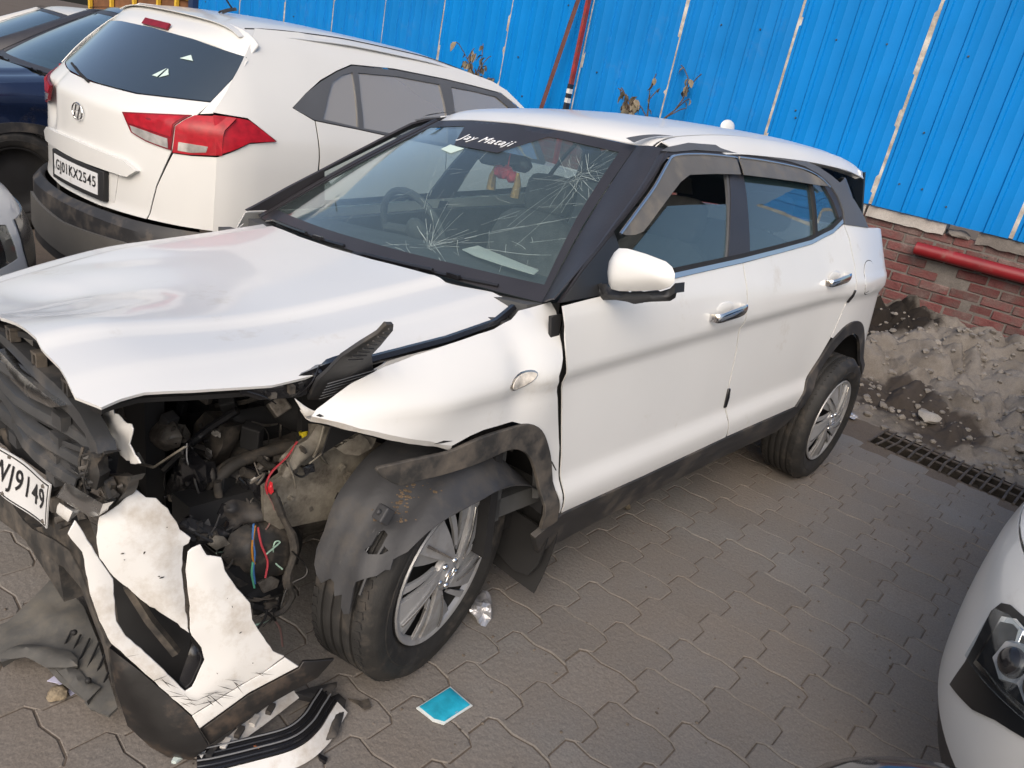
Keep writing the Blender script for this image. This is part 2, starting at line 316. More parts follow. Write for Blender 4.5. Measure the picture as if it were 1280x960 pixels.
T = {
'grille_surround': [(-0.81,-0.108,0.872),(-0.81,-0.222,0.868),(-0.81,-0.329,0.859),(-0.81,-0.444,0.854),(-0.81,-0.497,0.85),(-0.81,-0.584,0.831),(-0.81,-0.658,0.795),(-0.81,-0.664,0.777),(-0.81,-0.625,0.767),(-0.81,-0.604,0.796),(-0.81,-0.492,0.816),(-0.81,-0.353,0.827),(-0.81,-0.216,0.843),(-0.81,-0.103,0.852)],
'chrome_strip': [(-0.825,-0.154,0.845),(-0.825,-0.264,0.832),(-0.825,-0.4,0.828),(-0.825,-0.524,0.83),(-0.825,-0.474,0.81),(-0.825,-0.333,0.789),(-0.825,-0.223,0.795),(-0.825,-0.144,0.806)],
'grille_panel': [(-0.79,-0.027,0.831),(-0.79,-0.145,0.824),(-0.79,-0.287,0.806),(-0.79,-0.431,0.795),(-0.79,-0.547,0.774),(-0.79,-0.586,0.732),(-0.79,-0.559,0.654),(-0.79,-0.46,0.614),(-0.79,-0.332,0.585),(-0.79,-0.104,0.557),(-0.79,0.046,0.54)],
'slat1': [(-0.805,-0.054,0.729),(-0.805,-0.165,0.725),(-0.805,-0.272,0.724),(-0.805,-0.385,0.72),(-0.805,-0.397,0.707),(-0.805,-0.267,0.699),(-0.805,-0.133,0.696),(-0.805,-0.049,0.706)],
'slat2': [(-0.805,-0.377,0.714),(-0.805,-0.573,0.753),(-0.805,-0.585,0.746),(-0.805,-0.426,0.709),(-0.805,-0.382,0.701)],
'slat3': [(-0.805,-0.035,0.651),(-0.805,-0.211,0.667),(-0.805,-0.43,0.687),(-0.805,-0.526,0.69),(-0.805,-0.525,0.678),(-0.805,-0.397,0.66),(-0.805,-0.189,0.64),(-0.805,-0.03,0.631)],
'slat4': [(-0.806,-0.189,0.782),(-0.806,-0.273,0.796),(-0.806,-0.27,0.78),(-0.806,-0.185,0.763)],
'number_plate': [(-0.815,0.184,0.544),(-0.815,-0.067,0.579),(-0.815,-0.196,0.598),(-0.815,-0.313,0.612),(-0.815,-0.414,0.625),(-0.815,-0.424,0.618),(-0.815,-0.356,0.488),(-0.815,-0.327,0.474),(-0.815,-0.239,0.484),(-0.815,-0.135,0.482),(-0.815,-0.041,0.474),(-0.815,0.214,0.446)],
'plate_bracket': [(-0.795,-0.349,0.593),(-0.795,-0.494,0.658),(-0.795,-0.534,0.657),(-0.795,-0.418,0.567),(-0.795,-0.441,0.522),(-0.795,-0.367,0.473),(-0.795,-0.303,0.46)],
'silver_trim': [(-0.81,-0.487,0.648),(-0.81,-0.562,0.658),(-0.81,-0.677,0.677),(-0.81,-0.654,0.642),(-0.81,-0.611,0.619),(-0.81,-0.515,0.601),(-0.81,-0.421,0.585)],
'white_clip': [(-0.8,-0.372,0.555),(-0.8,-0.483,0.573),(-0.8,-0.452,0.534),(-0.8,-0.405,0.526),(-0.8,-0.363,0.525)],
'lower_bumper': [(-0.76,0.243,0.314),(-0.76,0.092,0.313),(-0.76,-0.072,0.329),(-0.76,-0.225,0.37),(-0.76,-0.324,0.388),(-0.76,-0.393,0.362),(-0.76,-0.455,0.299),(-0.76,-0.533,0.239),(-0.76,-0.548,0.143),(-0.76,-0.506,0.223),(-0.76,-0.387,0.319),(-0.76,-0.276,0.32),(-0.76,-0.149,0.283),(-0.76,0.057,0.256),(-0.76,0.268,0.217)],
'lower_bumper2': [(-0.755,0.261,0.314),(-0.755,-0.056,0.324),(-0.755,-0.358,0.478),(-0.755,-0.413,0.426),(-0.755,-0.437,0.331),(-0.755,-0.503,0.235),(-0.755,-0.441,0.289),(-0.755,-0.378,0.353),(-0.755,-0.308,0.379),(-0.755,-0.209,0.361),(-0.755,-0.055,0.319)],
'grille_end': [(-0.8,-0.571,0.745),(-0.8,-0.648,0.784),(-0.8,-0.671,0.777),(-0.8,-0.632,0.741),(-0.8,-0.641,0.718),(-0.8,-0.619,0.679),(-0.8,-0.569,0.672),(-0.8,-0.541,0.689),(-0.8,-0.549,0.72)],
'side_bracket': [(-0.76,-0.572,0.686),(-0.76,-0.634,0.705),(-0.76,-0.693,0.729),(-0.76,-0.656,0.681),(-0.76,-0.577,0.602),(-0.76,-0.501,0.557),(-0.76,-0.553,0.615)],
'torn_bracket': [(-0.74,-0.484,0.767),(-0.74,-0.535,0.825),(-0.74,-0.559,0.82),(-0.74,-0.651,0.809),(-0.74,-0.632,0.77),(-0.74,-0.681,0.746),(-0.74,-0.658,0.735),(-0.74,-0.563,0.728),(-0.74,-0.557,0.737),(-0.74,-0.489,0.752)],
'torn_strip': [(-0.66,-0.439,0.656),(-0.66,-0.472,0.672),(-0.66,-0.503,0.657),(-0.66,-0.553,0.67),(-0.66,-0.697,0.771),(-0.66,-0.701,0.769),(-0.66,-0.555,0.666),(-0.66,-0.49,0.648)],
'bumper_left': [(-0.792,-0.604,0.61),(-0.756,-0.612,0.633),(-0.728,-0.617,0.665),(-0.707,-0.627,0.641),(-0.689,-0.633,0.637),(-0.669,-0.643,0.611),(-0.655,-0.653,0.579),(-0.65,-0.656,0.561),(-0.631,-0.666,0.539),(-0.636,-0.666,0.527),(-0.646,-0.663,0.522),(-0.653,-0.668,0.469),(-0.651,-0.679,0.399),(-0.649,-0.686,0.348),(-0.648,-0.691,0.318),(-0.686,-0.672,0.364),(-0.733,-0.65,0.416),(-0.778,-0.627,0.479),(-0.799,-0.614,0.524),(-0.8,-0.607,0.569)],
'bumper_right': [(-0.631,-0.669,0.515),(-0.614,-0.674,0.521),(-0.603,-0.681,0.494),(-0.575,-0.692,0.484),(-0.57,-0.698,0.453),(-0.548,-0.711,0.405),(-0.522,-0.725,0.363),(-0.52,-0.732,0.322),(-0.504,-0.742,0.284),(-0.48,-0.757,0.232),(-0.455,-0.768,0.212),(-0.502,-0.757,0.184),(-0.555,-0.742,0.164),(-0.606,-0.729,0.141),(-0.656,-0.716,0.118),(-0.699,-0.693,0.184),(-0.745,-0.668,0.255),(-0.794,-0.642,0.331),(-0.81,-0.629,0.386),(-0.821,-0.617,0.449),(-0.826,-0.602,0.541),(-0.847,-0.59,0.584),(-0.832,-0.591,0.61),(-0.799,-0.614,0.522),(-0.778,-0.627,0.473),(-0.78,-0.64,0.379),(-0.766,-0.649,0.341),(-0.726,-0.671,0.282),(-0.665,-0.704,0.181),(-0.652,-0.708,0.188),(-0.623,-0.709,0.247),(-0.627,-0.703,0.278),(-0.644,-0.693,0.311),(-0.647,-0.691,0.323),(-0.644,-0.681,0.397),(-0.646,-0.671,0.468),(-0.639,-0.667,0.508)],
'bumper_crease': [(-0.656,-0.716,0.116),(-0.606,-0.729,0.139),(-0.555,-0.743,0.162),(-0.502,-0.757,0.182),(-0.454,-0.769,0.208),(-0.425,-0.783,0.177),(-0.537,-0.752,0.14),(-0.643,-0.725,0.08)],
'fog_recess': [(-0.742,-0.521,0.421),(-0.736,-0.541,0.273),(-0.619,-0.603,0.083),(-0.567,-0.611,0.16),(-0.594,-0.592,0.238)],
'fog_side': [(-0.64,-0.686,0.286),(-0.618,-0.697,0.254),(-0.618,-0.7,0.235),(-0.647,-0.699,0.176),(-0.66,-0.696,0.172),(-0.673,-0.688,0.199)],
'bumper_lip_front': [(-0.779,-0.592,0.283),(-0.732,-0.636,0.224),(-0.69,-0.674,0.163),(-0.653,-0.709,0.107),(-0.641,-0.72,0.07),(-0.626,-0.733,0.025),(-0.652,-0.705,-0.019),(-0.69,-0.668,-0.014),(-0.719,-0.641,0.014),(-0.754,-0.609,0.071),(-0.771,-0.595,0.17)],
'bumper_lip_side': [(-0.634,-0.71,0.06),(-0.531,-0.741,0.125),(-0.42,-0.775,0.164),(-0.41,-0.778,0.181),(-0.334,-0.8,0.164),(-0.372,-0.788,0.12),(-0.442,-0.767,0.095),(-0.496,-0.751,0.074),(-0.562,-0.731,0.036),(-0.613,-0.716,0.008)],
'g_strip': [(-0.644,-0.712,0.03),(-0.609,-0.728,0.03),(-0.534,-0.754,0.03),(-0.441,-0.781,0.03),(-0.377,-0.771,0.03),(-0.322,-0.741,0.03),(-0.285,-0.72,0.03)],
'g_strip_white': [(-0.615,-0.724,0.012),(-0.554,-0.76,0.012),(-0.481,-0.825,0.012),(-0.44,-0.837,0.012),(-0.386,-0.819,0.012),(-0.323,-0.769,0.012),(-0.276,-0.715,0.012)],
'g_trim': [(-0.633,-0.715,0.045),(-0.602,-0.713,0.045),(-0.565,-0.71,0.045),(-0.521,-0.696,0.045),(-0.474,-0.687,0.045),(-0.422,-0.676,0.045),(-0.35,-0.66,0.045)],
'g_board': [(-0.692,-0.686,0.06),(-0.653,-0.652,0.06),(-0.629,-0.663,0.06),(-0.646,-0.686,0.06),(-0.685,-0.694,0.06)],
'g_bracket': [(-0.274,-0.704,0.02),(-0.241,-0.706,0.02),(-0.238,-0.737,0.02),(-0.275,-0.777,0.02),(-0.328,-0.824,0.02),(-0.359,-0.816,0.02),(-0.328,-0.775,0.02),(-0.297,-0.747,0.02)],
'g_bracket2': [(-0.352,-0.661,0.05),(-0.304,-0.67,0.05),(-0.239,-0.693,0.05),(-0.252,-0.707,0.05),(-0.294,-0.727,0.05),(-0.332,-0.696,0.05)],
'g_wire': [(-0.629,-0.705,0.05),(-0.588,-0.711,0.05),(-0.553,-0.721,0.05),(-0.529,-0.742,0.05),(-0.513,-0.762,0.05)],
'g_plug': [(-0.388,-0.822,0.01),(-0.387,-0.832,0.01),(-0.377,-0.856,0.01),(-0.387,-0.863,0.01),(-0.394,-0.847,0.01)],
'g_shard': [(-0.224,-0.727,0.01),(-0.212,-0.739,0.01),(-0.201,-0.755,0.01),(-0.178,-0.76,0.01),(-0.191,-0.789,0.01),(-0.211,-0.786,0.01),(-0.214,-0.761,0.01)],
'g_liner': [(-0.693,0.057,0.1),(-0.747,0.021,0.1),(-0.823,-0.021,0.1),(-0.86,-0.017,0.1),(-0.886,-0.106,0.1),(-0.876,-0.149,0.1),(-0.856,-0.154,0.1),(-0.828,-0.174,0.1),(-0.805,-0.241,0.1),(-0.798,-0.309,0.1),(-0.775,-0.412,0.1),(-0.768,-0.462,0.1),(-0.753,-0.492,0.1),(-0.729,-0.484,0.1),(-0.723,-0.455,0.1),(-0.707,-0.365,0.1),(-0.685,-0.257,0.1),(-0.664,-0.104,0.1),(-0.669,-0.033,0.1),(-0.669,0.038,0.1)],
'g_liner_lip': [(-0.873,-0.142,0.125),(-0.835,-0.15,0.125),(-0.812,-0.172,0.125),(-0.798,-0.193,0.125),(-0.776,-0.226,0.125),(-0.754,-0.262,0.125),(-0.75,-0.298,0.125),(-0.758,-0.32,0.125),(-0.778,-0.307,0.125),(-0.814,-0.27,0.125),(-0.828,-0.223,0.125),(-0.837,-0.203,0.125),(-0.863,-0.184,0.125),(-0.884,-0.178,0.125)],
'g_liner_lip2': [(-0.795,-0.279,0.115),(-0.765,-0.303,0.115),(-0.756,-0.33,0.115),(-0.754,-0.366,0.115),(-0.739,-0.413,0.115),(-0.778,-0.43,0.115),(-0.786,-0.371,0.115)],
'g_liner_tab': [(-0.778,-0.416,0.1),(-0.732,-0.399,0.1),(-0.72,-0.398,0.1),(-0.723,-0.445,0.1),(-0.764,-0.462,0.1),(-0.776,-0.444,0.1)],
'g_paper': [(-0.801,-0.237,0.006),(-0.759,-0.22,0.006),(-0.743,-0.309,0.006),(-0.774,-0.317,0.006),(-0.774,-0.291,0.006),(-0.784,-0.259,0.006)],
'g_stone': [(-0.798,-0.3,0.02)],
'g_packet': [(-0.092,-0.861,0.008),(0.039,-0.858,0.008),(0.042,-0.948,0.008),(-0.068,-0.949,0.008),(-0.086,-0.922,0.008)],
'g_plastic': [(0.351,-0.662,0.02)],
'g_leaf': [(1.384,-0.545,0.01)],
'g_rearlitter': [(3.839,-0.659,0.02)],
'lamp_bracket': [(-0.372,-0.696,0.819),(-0.392,-0.76,0.888),(-0.382,-0.78,0.912),(-0.378,-0.821,0.957),(-0.35,-0.848,0.99),(-0.325,-0.869,1.015),(-0.324,-0.891,1.039),(-0.298,-0.885,1.035),(-0.283,-0.867,1.016),(-0.28,-0.826,0.971),(-0.283,-0.802,0.944),(-0.225,-0.739,0.878),(-0.188,-0.691,0.828),(-0.205,-0.691,0.827),(-0.239,-0.678,0.809),(-0.289,-0.66,0.785),(-0.337,-0.685,0.809)],
'lamp_shell': [(-0.543,-0.703,0.882),(-0.46,-0.706,0.872),(-0.435,-0.707,0.872),(-0.398,-0.712,0.892),(-0.344,-0.717,0.906),(-0.298,-0.72,0.914),(-0.315,-0.717,0.899),(-0.343,-0.713,0.88),(-0.372,-0.705,0.84),(-0.397,-0.703,0.833),(-0.456,-0.701,0.838),(-0.495,-0.7,0.842),(-0.541,-0.701,0.864)],
'white_shell': [(-0.437,-0.742,0.848),(-0.415,-0.747,0.829),(-0.391,-0.753,0.813),(-0.379,-0.761,0.82),(-0.389,-0.751,0.803),(-0.41,-0.742,0.801),(-0.424,-0.742,0.826)],
'fender_inner': [(-0.222,-0.745,0.882),(-0.184,-0.745,0.899),(-0.103,-0.745,0.912),(0.003,-0.745,0.924),(0.022,-0.745,0.918),(-0.049,-0.745,0.902),(-0.151,-0.745,0.888),(-0.213,-0.745,0.87)],
'apron': [(-0.394,-0.56,0.549),(-0.248,-0.56,0.622),(-0.136,-0.56,0.625),(-0.054,-0.56,0.597),(0.1,-0.56,0.518),(0.045,-0.56,0.455),(-0.079,-0.56,0.388),(-0.147,-0.56,0.397),(-0.346,-0.56,0.419),(-0.392,-0.56,0.46)],
'apron_rail': [(-0.345,-0.62,0.674),(-0.316,-0.62,0.682),(-0.288,-0.62,0.717),(-0.234,-0.62,0.694),(-0.187,-0.62,0.676),(-0.102,-0.62,0.639),(-0.115,-0.62,0.614),(-0.158,-0.62,0.662),(-0.231,-0.62,0.638),(-0.301,-0.62,0.637),(-0.338,-0.62,0.614),(-0.362,-0.62,0.584),(-0.383,-0.62,0.601)],
'strut_tab': [(-0.246,-0.64,0.651),(-0.174,-0.64,0.674),(-0.148,-0.64,0.652),(-0.132,-0.64,0.625),(-0.174,-0.64,0.614),(-0.217,-0.64,0.628)],
'washer_tank': [(-0.46,-0.52,0.425),(-0.4,-0.52,0.448),(-0.343,-0.52,0.445),(-0.283,-0.52,0.408),(-0.249,-0.52,0.356),(-0.262,-0.52,0.291),(-0.293,-0.52,0.256),(-0.389,-0.52,0.262),(-0.446,-0.52,0.306),(-0.483,-0.52,0.37)],
'tank_lower': [(-0.476,-0.5,0.357),(-0.42,-0.5,0.279),(-0.377,-0.5,0.247),(-0.28,-0.5,0.24),(-0.299,-0.5,0.13),(-0.329,-0.5,0.095),(-0.375,-0.5,0.146),(-0.42,-0.5,0.241)],
'motor_cluster': [(-0.489,-0.5,0.514),(-0.45,-0.5,0.523),(-0.389,-0.5,0.499),(-0.339,-0.5,0.471),(-0.327,-0.5,0.431),(-0.367,-0.5,0.425),(-0.422,-0.5,0.432),(-0.449,-0.5,0.419),(-0.479,-0.5,0.45)],
'motor_black': [(-0.418,-0.49,0.538),(-0.392,-0.49,0.579),(-0.35,-0.49,0.554),(-0.334,-0.49,0.501),(-0.355,-0.49,0.471),(-0.404,-0.49,0.496)],
'black_bracket': [(-0.5,-0.337,0.573),(-0.5,-0.397,0.623),(-0.5,-0.472,0.612),(-0.5,-0.482,0.556),(-0.5,-0.434,0.489),(-0.5,-0.34,0.418),(-0.5,-0.241,0.429)],
'ecu_box': [(-0.42,-0.255,0.617),(-0.42,-0.316,0.673),(-0.42,-0.417,0.663),(-0.42,-0.406,0.608),(-0.42,-0.342,0.524),(-0.42,-0.275,0.545),(-0.42,-0.247,0.571)],
'horn': [(-0.5,-0.183,0.601),(-0.5,-0.25,0.648),(-0.5,-0.312,0.66),(-0.5,-0.358,0.636),(-0.5,-0.344,0.603),(-0.5,-0.268,0.561),(-0.5,-0.196,0.567)],
'air_box': [(-0.382,-0.36,0.68),(-0.245,-0.36,0.676),(-0.182,-0.36,0.628),(-0.187,-0.36,0.561),(-0.257,-0.36,0.569),(-0.375,-0.36,0.602)],
'radiator_panel': [(-0.38,0.45,0.291),(-0.38,0.133,0.523),(-0.38,-0.153,0.603),(-0.38,-0.15,0.451),(-0.38,0.077,0.278),(-0.38,0.223,0.218),(-0.38,0.458,0.205)],
'low_bracket': [(-0.626,-0.6,0.541),(-0.601,-0.6,0.549),(-0.542,-0.6,0.505),(-0.504,-0.6,0.476),(-0.529,-0.6,0.477),(-0.578,-0.6,0.475),(-0.612,-0.6,0.502)],
'beige_clip': [(-0.57,-0.62,0.481),(-0.552,-0.62,0.498),(-0.531,-0.62,0.488),(-0.515,-0.62,0.463),(-0.549,-0.62,0.458)],
'relay_box': [(-0.402,-0.56,0.281),(-0.367,-0.56,0.291),(-0.341,-0.56,0.268),(-0.347,-0.56,0.248),(-0.387,-0.56,0.246)],
'lower_scrap': [(-0.431,-0.55,0.253),(-0.392,-0.55,0.26),(-0.348,-0.55,0.216),(-0.339,-0.55,0.158),(-0.376,-0.55,0.159),(-0.412,-0.55,0.205)],
'tank_flap': [(-0.512,-0.58,0.389),(-0.479,-0.58,0.342),(-0.442,-0.58,0.306),(-0.465,-0.58,0.305),(-0.492,-0.58,0.333)],
'hose_arch': [(-0.462,-0.46,0.547),(-0.429,-0.46,0.573),(-0.375,-0.46,0.587),(-0.318,-0.46,0.593),(-0.252,-0.46,0.594)],
'hose_arch2': [(-0.458,-0.44,0.555),(-0.411,-0.44,0.578),(-0.335,-0.44,0.588),(-0.255,-0.44,0.594)],
'hose_a': [(-0.483,-0.5,0.566),(-0.48,-0.5,0.531),(-0.47,-0.5,0.502),(-0.45,-0.5,0.482)],
'hose_b': [(-0.418,-0.5,0.576),(-0.39,-0.5,0.558),(-0.369,-0.5,0.536)],
'hose_c': [(-0.365,-0.49,0.593),(-0.343,-0.49,0.57),(-0.325,-0.49,0.562)],
'hose_d': [(-0.48,-0.395,0.597),(-0.48,-0.445,0.59),(-0.48,-0.47,0.559),(-0.48,-0.432,0.503),(-0.48,-0.38,0.446)],
'harness': [(-0.392,-0.6,0.556),(-0.38,-0.6,0.519),(-0.362,-0.6,0.472),(-0.335,-0.6,0.414),(-0.328,-0.6,0.361),(-0.344,-0.6,0.308),(-0.343,-0.6,0.278),(-0.329,-0.6,0.239),(-0.349,-0.6,0.206),(-0.378,-0.6,0.199)],
'wire_blue': [(-0.432,-0.58,0.471),(-0.433,-0.58,0.43),(-0.427,-0.58,0.386),(-0.43,-0.58,0.345),(-0.425,-0.58,0.3)],
'wire_orange': [(-0.428,-0.58,0.466),(-0.434,-0.58,0.416),(-0.433,-0.58,0.381),(-0.427,-0.58,0.358)],
'wire_green': [(-0.432,-0.58,0.366),(-0.434,-0.58,0.332),(-0.426,-0.58,0.289)],
'wire_red': [(-0.42,-0.58,0.457),(-0.41,-0.58,0.408),(-0.391,-0.58,0.352),(-0.396,-0.58,0.307)],
'wire_red2': [(-0.409,-0.6,0.554),(-0.413,-0.6,0.581),(-0.397,-0.6,0.61),(-0.357,-0.6,0.64),(-0.331,-0.6,0.673)],
'wire_black': [(-0.376,-0.62,0.639),(-0.355,-0.62,0.607),(-0.326,-0.62,0.586),(-0.294,-0.62,0.602)],
'wire_green2': [(-0.41,-0.56,0.16),(-0.381,-0.56,0.159),(-0.36,-0.56,0.169),(-0.364,-0.56,0.186)],
'wire_pink': [(-0.36,-0.56,0.165),(-0.336,-0.56,0.116),(-0.326,-0.56,0.056)],
'plug_yellow': [(-0.291,-0.55,0.67),(-0.268,-0.55,0.67),(-0.265,-0.55,0.651),(-0.283,-0.55,0.65)],
'plug_red': [(-0.412,-0.61,0.575),(-0.402,-0.61,0.586),(-0.398,-0.61,0.561),(-0.405,-0.61,0.555)],
'plug_dark': [(-0.334,-0.63,0.616),(-0.302,-0.63,0.619),(-0.296,-0.63,0.596),(-0.326,-0.63,0.597)],
'cladding_front': [(-0.291,-0.865,0.686),(-0.248,-0.865,0.694),(-0.175,-0.865,0.696),(-0.083,-0.865,0.694),(-0.01,-0.865,0.704),(0.045,-0.865,0.709),(0.128,-0.865,0.709),(0.216,-0.865,0.703),(0.278,-0.865,0.671),(0.319,-0.865,0.616),(0.351,-0.865,0.546),(0.401,-0.865,0.371),(0.417,-0.865,0.344),(0.335,-0.865,0.344),(0.32,-0.865,0.428),(0.3,-0.865,0.493),(0.261,-0.865,0.568),(0.225,-0.865,0.61),(0.175,-0.865,0.638),(0.13,-0.865,0.645),(0.072,-0.865,0.64),(-0.007,-0.865,0.635),(-0.105,-0.865,0.635),(-0.169,-0.865,0.637),(-0.229,-0.865,0.636)],
'dash_paper': [(0.694,-0.068,1.018),(0.835,-0.009,1.018),(0.758,-0.228,1.018),(0.682,-0.451,1.018),(0.607,-0.495,1.018),(0.619,-0.343,1.018),(0.646,-0.181,1.018)],
'mirror_cap': [(0.47,-0.871,1.108),(0.47,-0.871,1.139),(0.47,-0.883,1.165),(0.47,-0.897,1.18),(0.47,-0.926,1.184),(0.47,-0.985,1.181),(0.47,-1.049,1.173),(0.47,-1.07,1.163),(0.47,-1.082,1.147),(0.47,-1.085,1.126),(0.47,-1.075,1.111),(0.47,-1.05,1.097),(0.47,-0.974,1.077),(0.47,-0.919,1.065),(0.47,-0.892,1.065),(0.47,-0.88,1.079)],
'mirror_base': [(0.485,-0.834,1.066),(0.485,-0.866,1.073),(0.485,-0.881,1.06),(0.485,-0.91,1.059),(0.485,-0.965,1.071),(0.485,-1.042,1.091),(0.485,-1.067,1.104),(0.485,-1.079,1.121),(0.485,-1.083,1.095),(0.485,-1.061,1.073),(0.485,-1.017,1.056),(0.485,-0.971,1.042),(0.485,-0.905,1.035),(0.485,-0.854,1.041)],
'mirror_stalk': [(0.5,-0.77,1.046),(0.5,-0.799,1.066),(0.5,-0.831,1.071),(0.5,-0.865,1.06),(0.5,-0.938,1.055),(0.5,-0.958,1.058),(0.5,-0.962,1.036),(0.5,-0.954,1.034),(0.5,-0.915,1.036),(0.5,-0.827,1.016),(0.5,-0.782,1.018),(0.5,-0.769,1.033)],
}
NXF=[(.20,-.74),(.30,-.82),(.45,-.87),(.60,-.865),(.74,-.82),(.84,-.74),(.91,-.60),(.96,-.38),(.99,-.10)]
NW=[(.20,.78),(.30,.83),(.45,.865),(.60,.872),(.74,.868),(.84,.850),(.91,.80),(.96,.72),(.99,.62)]
NP=2.7; NX1=.30
def nose(phi,z):
    xf=interp(NXF,z); w=interp(NW,z); c=max(0,math.cos(phi)); s=math.sin(phi)
    return (NX1+(xf-NX1)*c**(2/NP), w*math.copysign(abs(s)**(2/NP),s), z)
# ---------------------------------------------------------------- ground and paving
def pos_mat(name, cols, scale=1.5, rough=.9, bump=.25, bscale=45., rnd=.0, spec=.2, extra=None):
    m = bpy.data.materials.new(name); m.use_nodes = True; nt = m.node_tree; b = nt.nodes['Principled BSDF']
    b.inputs['Roughness'].default_value = rough; b.inputs['Specular IOR Level'].default_value = spec
    ge = nt.nodes.new('ShaderNodeNewGeometry'); n = nt.nodes.new('ShaderNodeTexNoise'); n.inputs['Scale'].default_value = scale; n.inputs['Detail'].default_value = 10; n.inputs['Roughness'].default_value = .62
    nt.links.new(ge.outputs['Position'], n.inputs['Vector'])
    r = nt.nodes.new('ShaderNodeValToRGB'); r.color_ramp.elements[0].position = .32; r.color_ramp.elements[1].position = .68
    r.color_ramp.elements[0].color = (*cols[0], 1); r.color_ramp.elements[1].color = (*cols[-1], 1)
    for i, c in enumerate(cols[1:-1]): e = r.color_ramp.elements.new(.32+.36*(i+1)/(len(cols)-1)); e.color = (*c, 1)
    nt.links.new(n.outputs['Fac'], r.inputs[0]); last = r.outputs[0]
    n4 = nt.nodes.new('ShaderNodeTexNoise'); n4.inputs['Scale'].default_value = 160; n4.inputs['Detail'].default_value = 3; nt.links.new(ge.outputs['Position'], n4.inputs['Vector'])
    mr = nt.nodes.new('ShaderNodeMapRange'); mr.inputs[1].default_value = .25; mr.inputs[2].default_value = .75; mr.inputs[3].default_value = .82; mr.inputs[4].default_value = 1.18; nt.links.new(n4.outputs['Fac'], mr.inputs[0])
    fac = mr.outputs[0]
    if rnd:
        oi = nt.nodes.new('ShaderNodeObjectInfo'); ad = nt.nodes.new('ShaderNodeMath'); ad.operation = 'ADD'; fr = nt.nodes.new('ShaderNodeMath'); fr.operation = 'FRACT'
        nt.links.new(oi.outputs['Random'], ad.inputs[0]); nt.links.new(ge.outputs['Random Per Island'], ad.inputs[1]); nt.links.new(ad.outputs[0], fr.inputs[0])
        m2 = nt.nodes.new('ShaderNodeMapRange'); m2.inputs[3].default_value = 1-rnd; m2.inputs[4].default_value = 1+rnd; nt.links.new(fr.outputs[0], m2.inputs[0])
        mu = nt.nodes.new('ShaderNodeMath'); mu.operation = 'MULTIPLY'; nt.links.new(fac, mu.inputs[0]); nt.links.new(m2.outputs[0], mu.inputs[1]); fac = mu.outputs[0]
    vm = nt.nodes.new('ShaderNodeVectorMath'); vm.operation = 'SCALE'; nt.links.new(last, vm.inputs[0]); nt.links.new(fac, vm.inputs[3])
    last = vm.outputs[0]
    if extra:   # blotches with their own place: list of (x,y,r,colour)
        for (px, py, pr, pc, pz) in extra:
            sx = nt.nodes.new('ShaderNodeVectorMath'); sx.operation = 'DISTANCE'; sx.inputs[1].default_value = (px, py, pz)
            wob = nt.nodes.new('ShaderNodeTexNoise'); wob.inputs['Scale'].default_value = 5; wob.inputs['Detail'].default_value = 5; nt.links.new(ge.outputs['Position'], wob.inputs['Vector'])
            wa = nt.nodes.new('ShaderNodeVectorMath'); wa.operation = 'MULTIPLY_ADD'; wa.inputs[1].default_value = (.4, .4, .4); nt.links.new(wob.outputs['Color'], wa.inputs[0]); nt.links.new(ge.outputs['Position'], wa.inputs[2])
            sb = nt.nodes.new('ShaderNodeVectorMath'); sb.operation = 'SUBTRACT'; sb.inputs[1].default_value = (.2, .2, .2); nt.links.new(wa.outputs[0], sb.inputs[0]); nt.links.new(sb.outputs[0], sx.inputs[0])
            m3 = nt.nodes.new('ShaderNodeMapRange'); m3.inputs[1].default_value = pr; m3.inputs[2].default_value = pr*.75; nt.links.new(sx.outputs['Value'], m3.inputs[0])
            mx = nt.nodes.new('ShaderNodeMix'); mx.data_type = 'RGBA'; nt.links.new(m3.outputs[0], mx.inputs[0]); nt.links.new(last, mx.inputs[6]); mx.inputs[7].default_value = (*pc, 1); last = mx.outputs[2]
    nt.links.new(last, b.inputs['Base Color'])
    n3 = nt.nodes.new('ShaderNodeTexNoise'); n3.inputs['Scale'].default_value = bscale; n3.inputs['Detail'].default_value = 6; nt.links.new(ge.outputs['Position'], n3.inputs['Vector'])
    bp = nt.nodes.new('ShaderNodeBump'); bp.inputs['Strength'].default_value = bump; bp.inputs['Distance'].default_value = .01
    nt.links.new(n3.outputs['Fac'], bp.inputs['Height']); nt.links.new(bp.outputs[0], b.inputs['Normal'])
    return m
M_SAND = pos_mat('dusty_sand', [(.10, .08, .064), (.135, .11, .09), (.12, .098, .08)], 1.2, .95, .35)
M_PAVER = pos_mat('dusty_concrete_paver', [(.172, .148, .127), (.196, .173, .152), (.193, .178, .164), (.196, .190, .182)], .8, .9, .35, 60., rnd=.055)
DR = (3.56, 3.90, -2.7, -.86)      # drain opening x0,x1,y0,y1
bm = bmesh.new()
gx = [-70, DR[0], DR[1], 70]; gy = [-70, DR[2], DR[3], 70]
gv = [[bm.verts.new((x, y, -.0034)) for y in gy] for x in gx]
for i in range(3):
    for j in range(3):
        if not (i == 1 and j == 1): bm.faces.new((gv[i][j], gv[i+1][j], gv[i+1][j+1], gv[i][j+1]))
ground = tag(obj('ground', bm, M_SAND, smooth=0), kind='structure')

